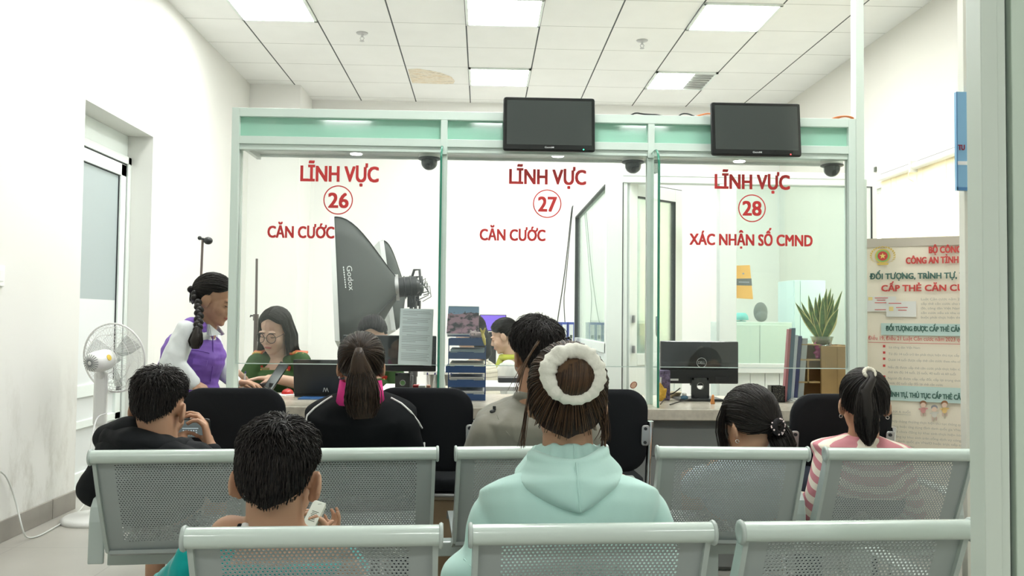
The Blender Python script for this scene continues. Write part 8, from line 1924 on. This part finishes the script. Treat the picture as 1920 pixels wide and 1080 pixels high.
# emblem: golden wreath, red disc, star
GOLDP = mat('banner_gold', (0.72, 0.52, 0.12), 0.5); ec = bpt(1655, 480, 0.006); er_ = 17.0 / FPX * 4.4
def eb(x, z, lift=0.0): return ec + bu * x * er_ + V((0, 0, z * er_)) + bn * lift
m = MB()
for s in (-1, 1):
    for k in range(12):
        a = math.radians(-75 + 14 * k); cx, cz = s * math.cos(a) * 1.12, math.sin(a) * 0.92; d = Matrix.Rotation(a, 2); tl = 0.34
        tx, tz2 = s * -math.sin(a - 0.5), math.cos(a - 0.5); m.add([eb(cx, cz, .0002), eb(cx + tx * tl * .5 + s * .12, cz + tz2 * tl * .5, .0002), eb(cx + tx * tl, cz + tz2 * tl, .0002), eb(cx + tx * tl * .5 - s * .1, cz + tz2 * tl * .5, .0002)], [(0, 1, 2, 3)])
m.add([eb(x, z, .0002) for x, z in ((-.5, -1.0), (.5, -1.0), (.62, -.78), (-.62, -.78))], [(0, 1, 2, 3)]); k_ = [eb(.80 * math.cos(2 * PI * i / 28), .80 * math.sin(2 * PI * i / 28), .0004) for i in range(28)]; m.add(k_, [tuple(range(28))]); obj('emblem_wreath', m, GOLDP, sh)
m = MB(); m.add([eb(.68 * math.cos(2 * PI * i / 28), .68 * math.sin(2 * PI * i / 28), .0008) for i in range(28)], [tuple(range(28))]); obj('emblem_ring', m, mat('banner_green', (0.25, 0.50, 0.16), 0.6), sh)
m = MB(); m.add([eb(.52 * math.cos(2 * PI * i / 28), .52 * math.sin(2 * PI * i / 28), .0012) for i in range(28)], [tuple(range(28))]); obj('emblem_disc', m, BRD, sh)
m = MB(); m.add([eb((.36 if i % 2 == 0 else .15) * math.sin(PI * i / 5), (.36 if i % 2 == 0 else .15) * math.cos(PI * i / 5), .0016) for i in range(10)], [tuple(range(10))]); obj('emblem_star', m, mat('banner_yellow', (0.85, 0.70, 0.2), 0.5), sh)
m = MB(); brect(m, 1624, 556, 1680, 584, 0.0045); brect(m, 1662, 565, 1718, 594, 0.0055); obj('card_pictures', m, mat('banner_card_white', (0.76, 0.76, 0.72), 0.6), sh)
m = MB(); brect(m, 1667, 575, 1675, 583, 0.0062); brect(m, 1628, 557, 1636, 563, 0.0052); obj('card_chips', m, mat('banner_yellow2', (0.80, 0.66, 0.28), 0.5), sh)
m = MB()
for x0, x1, y_ in ((1640, 1665, 558), (1644, 1660, 562), (1640, 1662, 567), (1640, 1661, 580), (1666, 1690, 568), (1680, 1702, 576), (1684, 1700, 581)): brect(m, x0, y_, x1, y_ + 1.2, 0.0064)
obj('card_lines', m, BRD, sh)
# three plain cartoon children
for cx, top, hair, shirt in ((1731, 752, (0.25, 0.12, 0.06), (0.62, 0.30, 0.28)), (1752, 760, (0.30, 0.30, 0.32), (0.70, 0.68, 0.60)), (1771, 752, (0.30, 0.14, 0.06), (0.78, 0.55, 0.22))):
    for nm, prm, col in (('cartoon_hair', [(0, 4, 6.2, 5)], hair), ('cartoon_face', [(0, 7.5, 5, 4.6)], (0.78, 0.58, 0.45)), ('cartoon_shirt', [(0, 17, 5, 6), (-5, 15, 4, 1.6), (5, 14, 4, 1.6)], shirt), ('cartoon_legs', [(-3, 25, 1.8, 4), (3.5, 25, 1.8, 4)], (0.60, 0.46, 0.38))):
        m = MB(); lf = {'cartoon_hair': .005, 'cartoon_face': .0058, 'cartoon_shirt': .0054, 'cartoon_legs': .0046}[nm]
        for dx, dy, rx, ry in prm: m.add([bpt(cx + dx + rx * math.cos(2 * PI * i / 20), top + dy - ry * math.sin(2 * PI * i / 20), lf) for i in range(20)], [tuple(range(20))])
        obj(nm, m, mat('toon_%s_%d' % (nm, cx), col, 0.6), sh)
# blue hanging banner
Y = 3.184; a, b2 = P(1793, 172, Y), P(1870, 358, Y)
t = thing('blue_banner', 'blue hanging sign at the right edge, cut by the near door frame', 'sign', ((a.x + b2.x) / 2, Y, b2.z)); BL = mat('sign_blue', (0.24, 0.48, 0.70), 0.4)
m = MB(); m.bar((a.x, Y, b2.z), (b2.x, Y + 0.0155, a.z)); sg = obj('sign_board', m, BL, t)
m = MB(); m.bar((a.x + 0.002, Y - 0.001, P(1793, 309, Y).z), (b2.x, Y + 0.001, P(1793, 302, Y).z)); obj('white_stripe', m, PAPER, sg); m = MB(); m.bar((a.x, Y - 0.001, b2.z), (b2.x, Y + 0.001, b2.z + 0.012)); m.bar((a.x, Y - 0.001, b2.z), (a.x + 0.003, Y + 0.001, a.z)); obj('dark_edge', m, mat('sign_edge_blue', (0.08, 0.22, 0.45), 0.4), sg)
m = MB(); q = P(1797, 281, Y - 0.002); text_fit('TU', m, q, V((1, 0, 0)), V((0, 0, 1)), 0.024, 0.019, heavy=0.06); obj('lettering', m, mat('sign_maroon', (0.25, 0.02, 0.05), 0.5), sg)
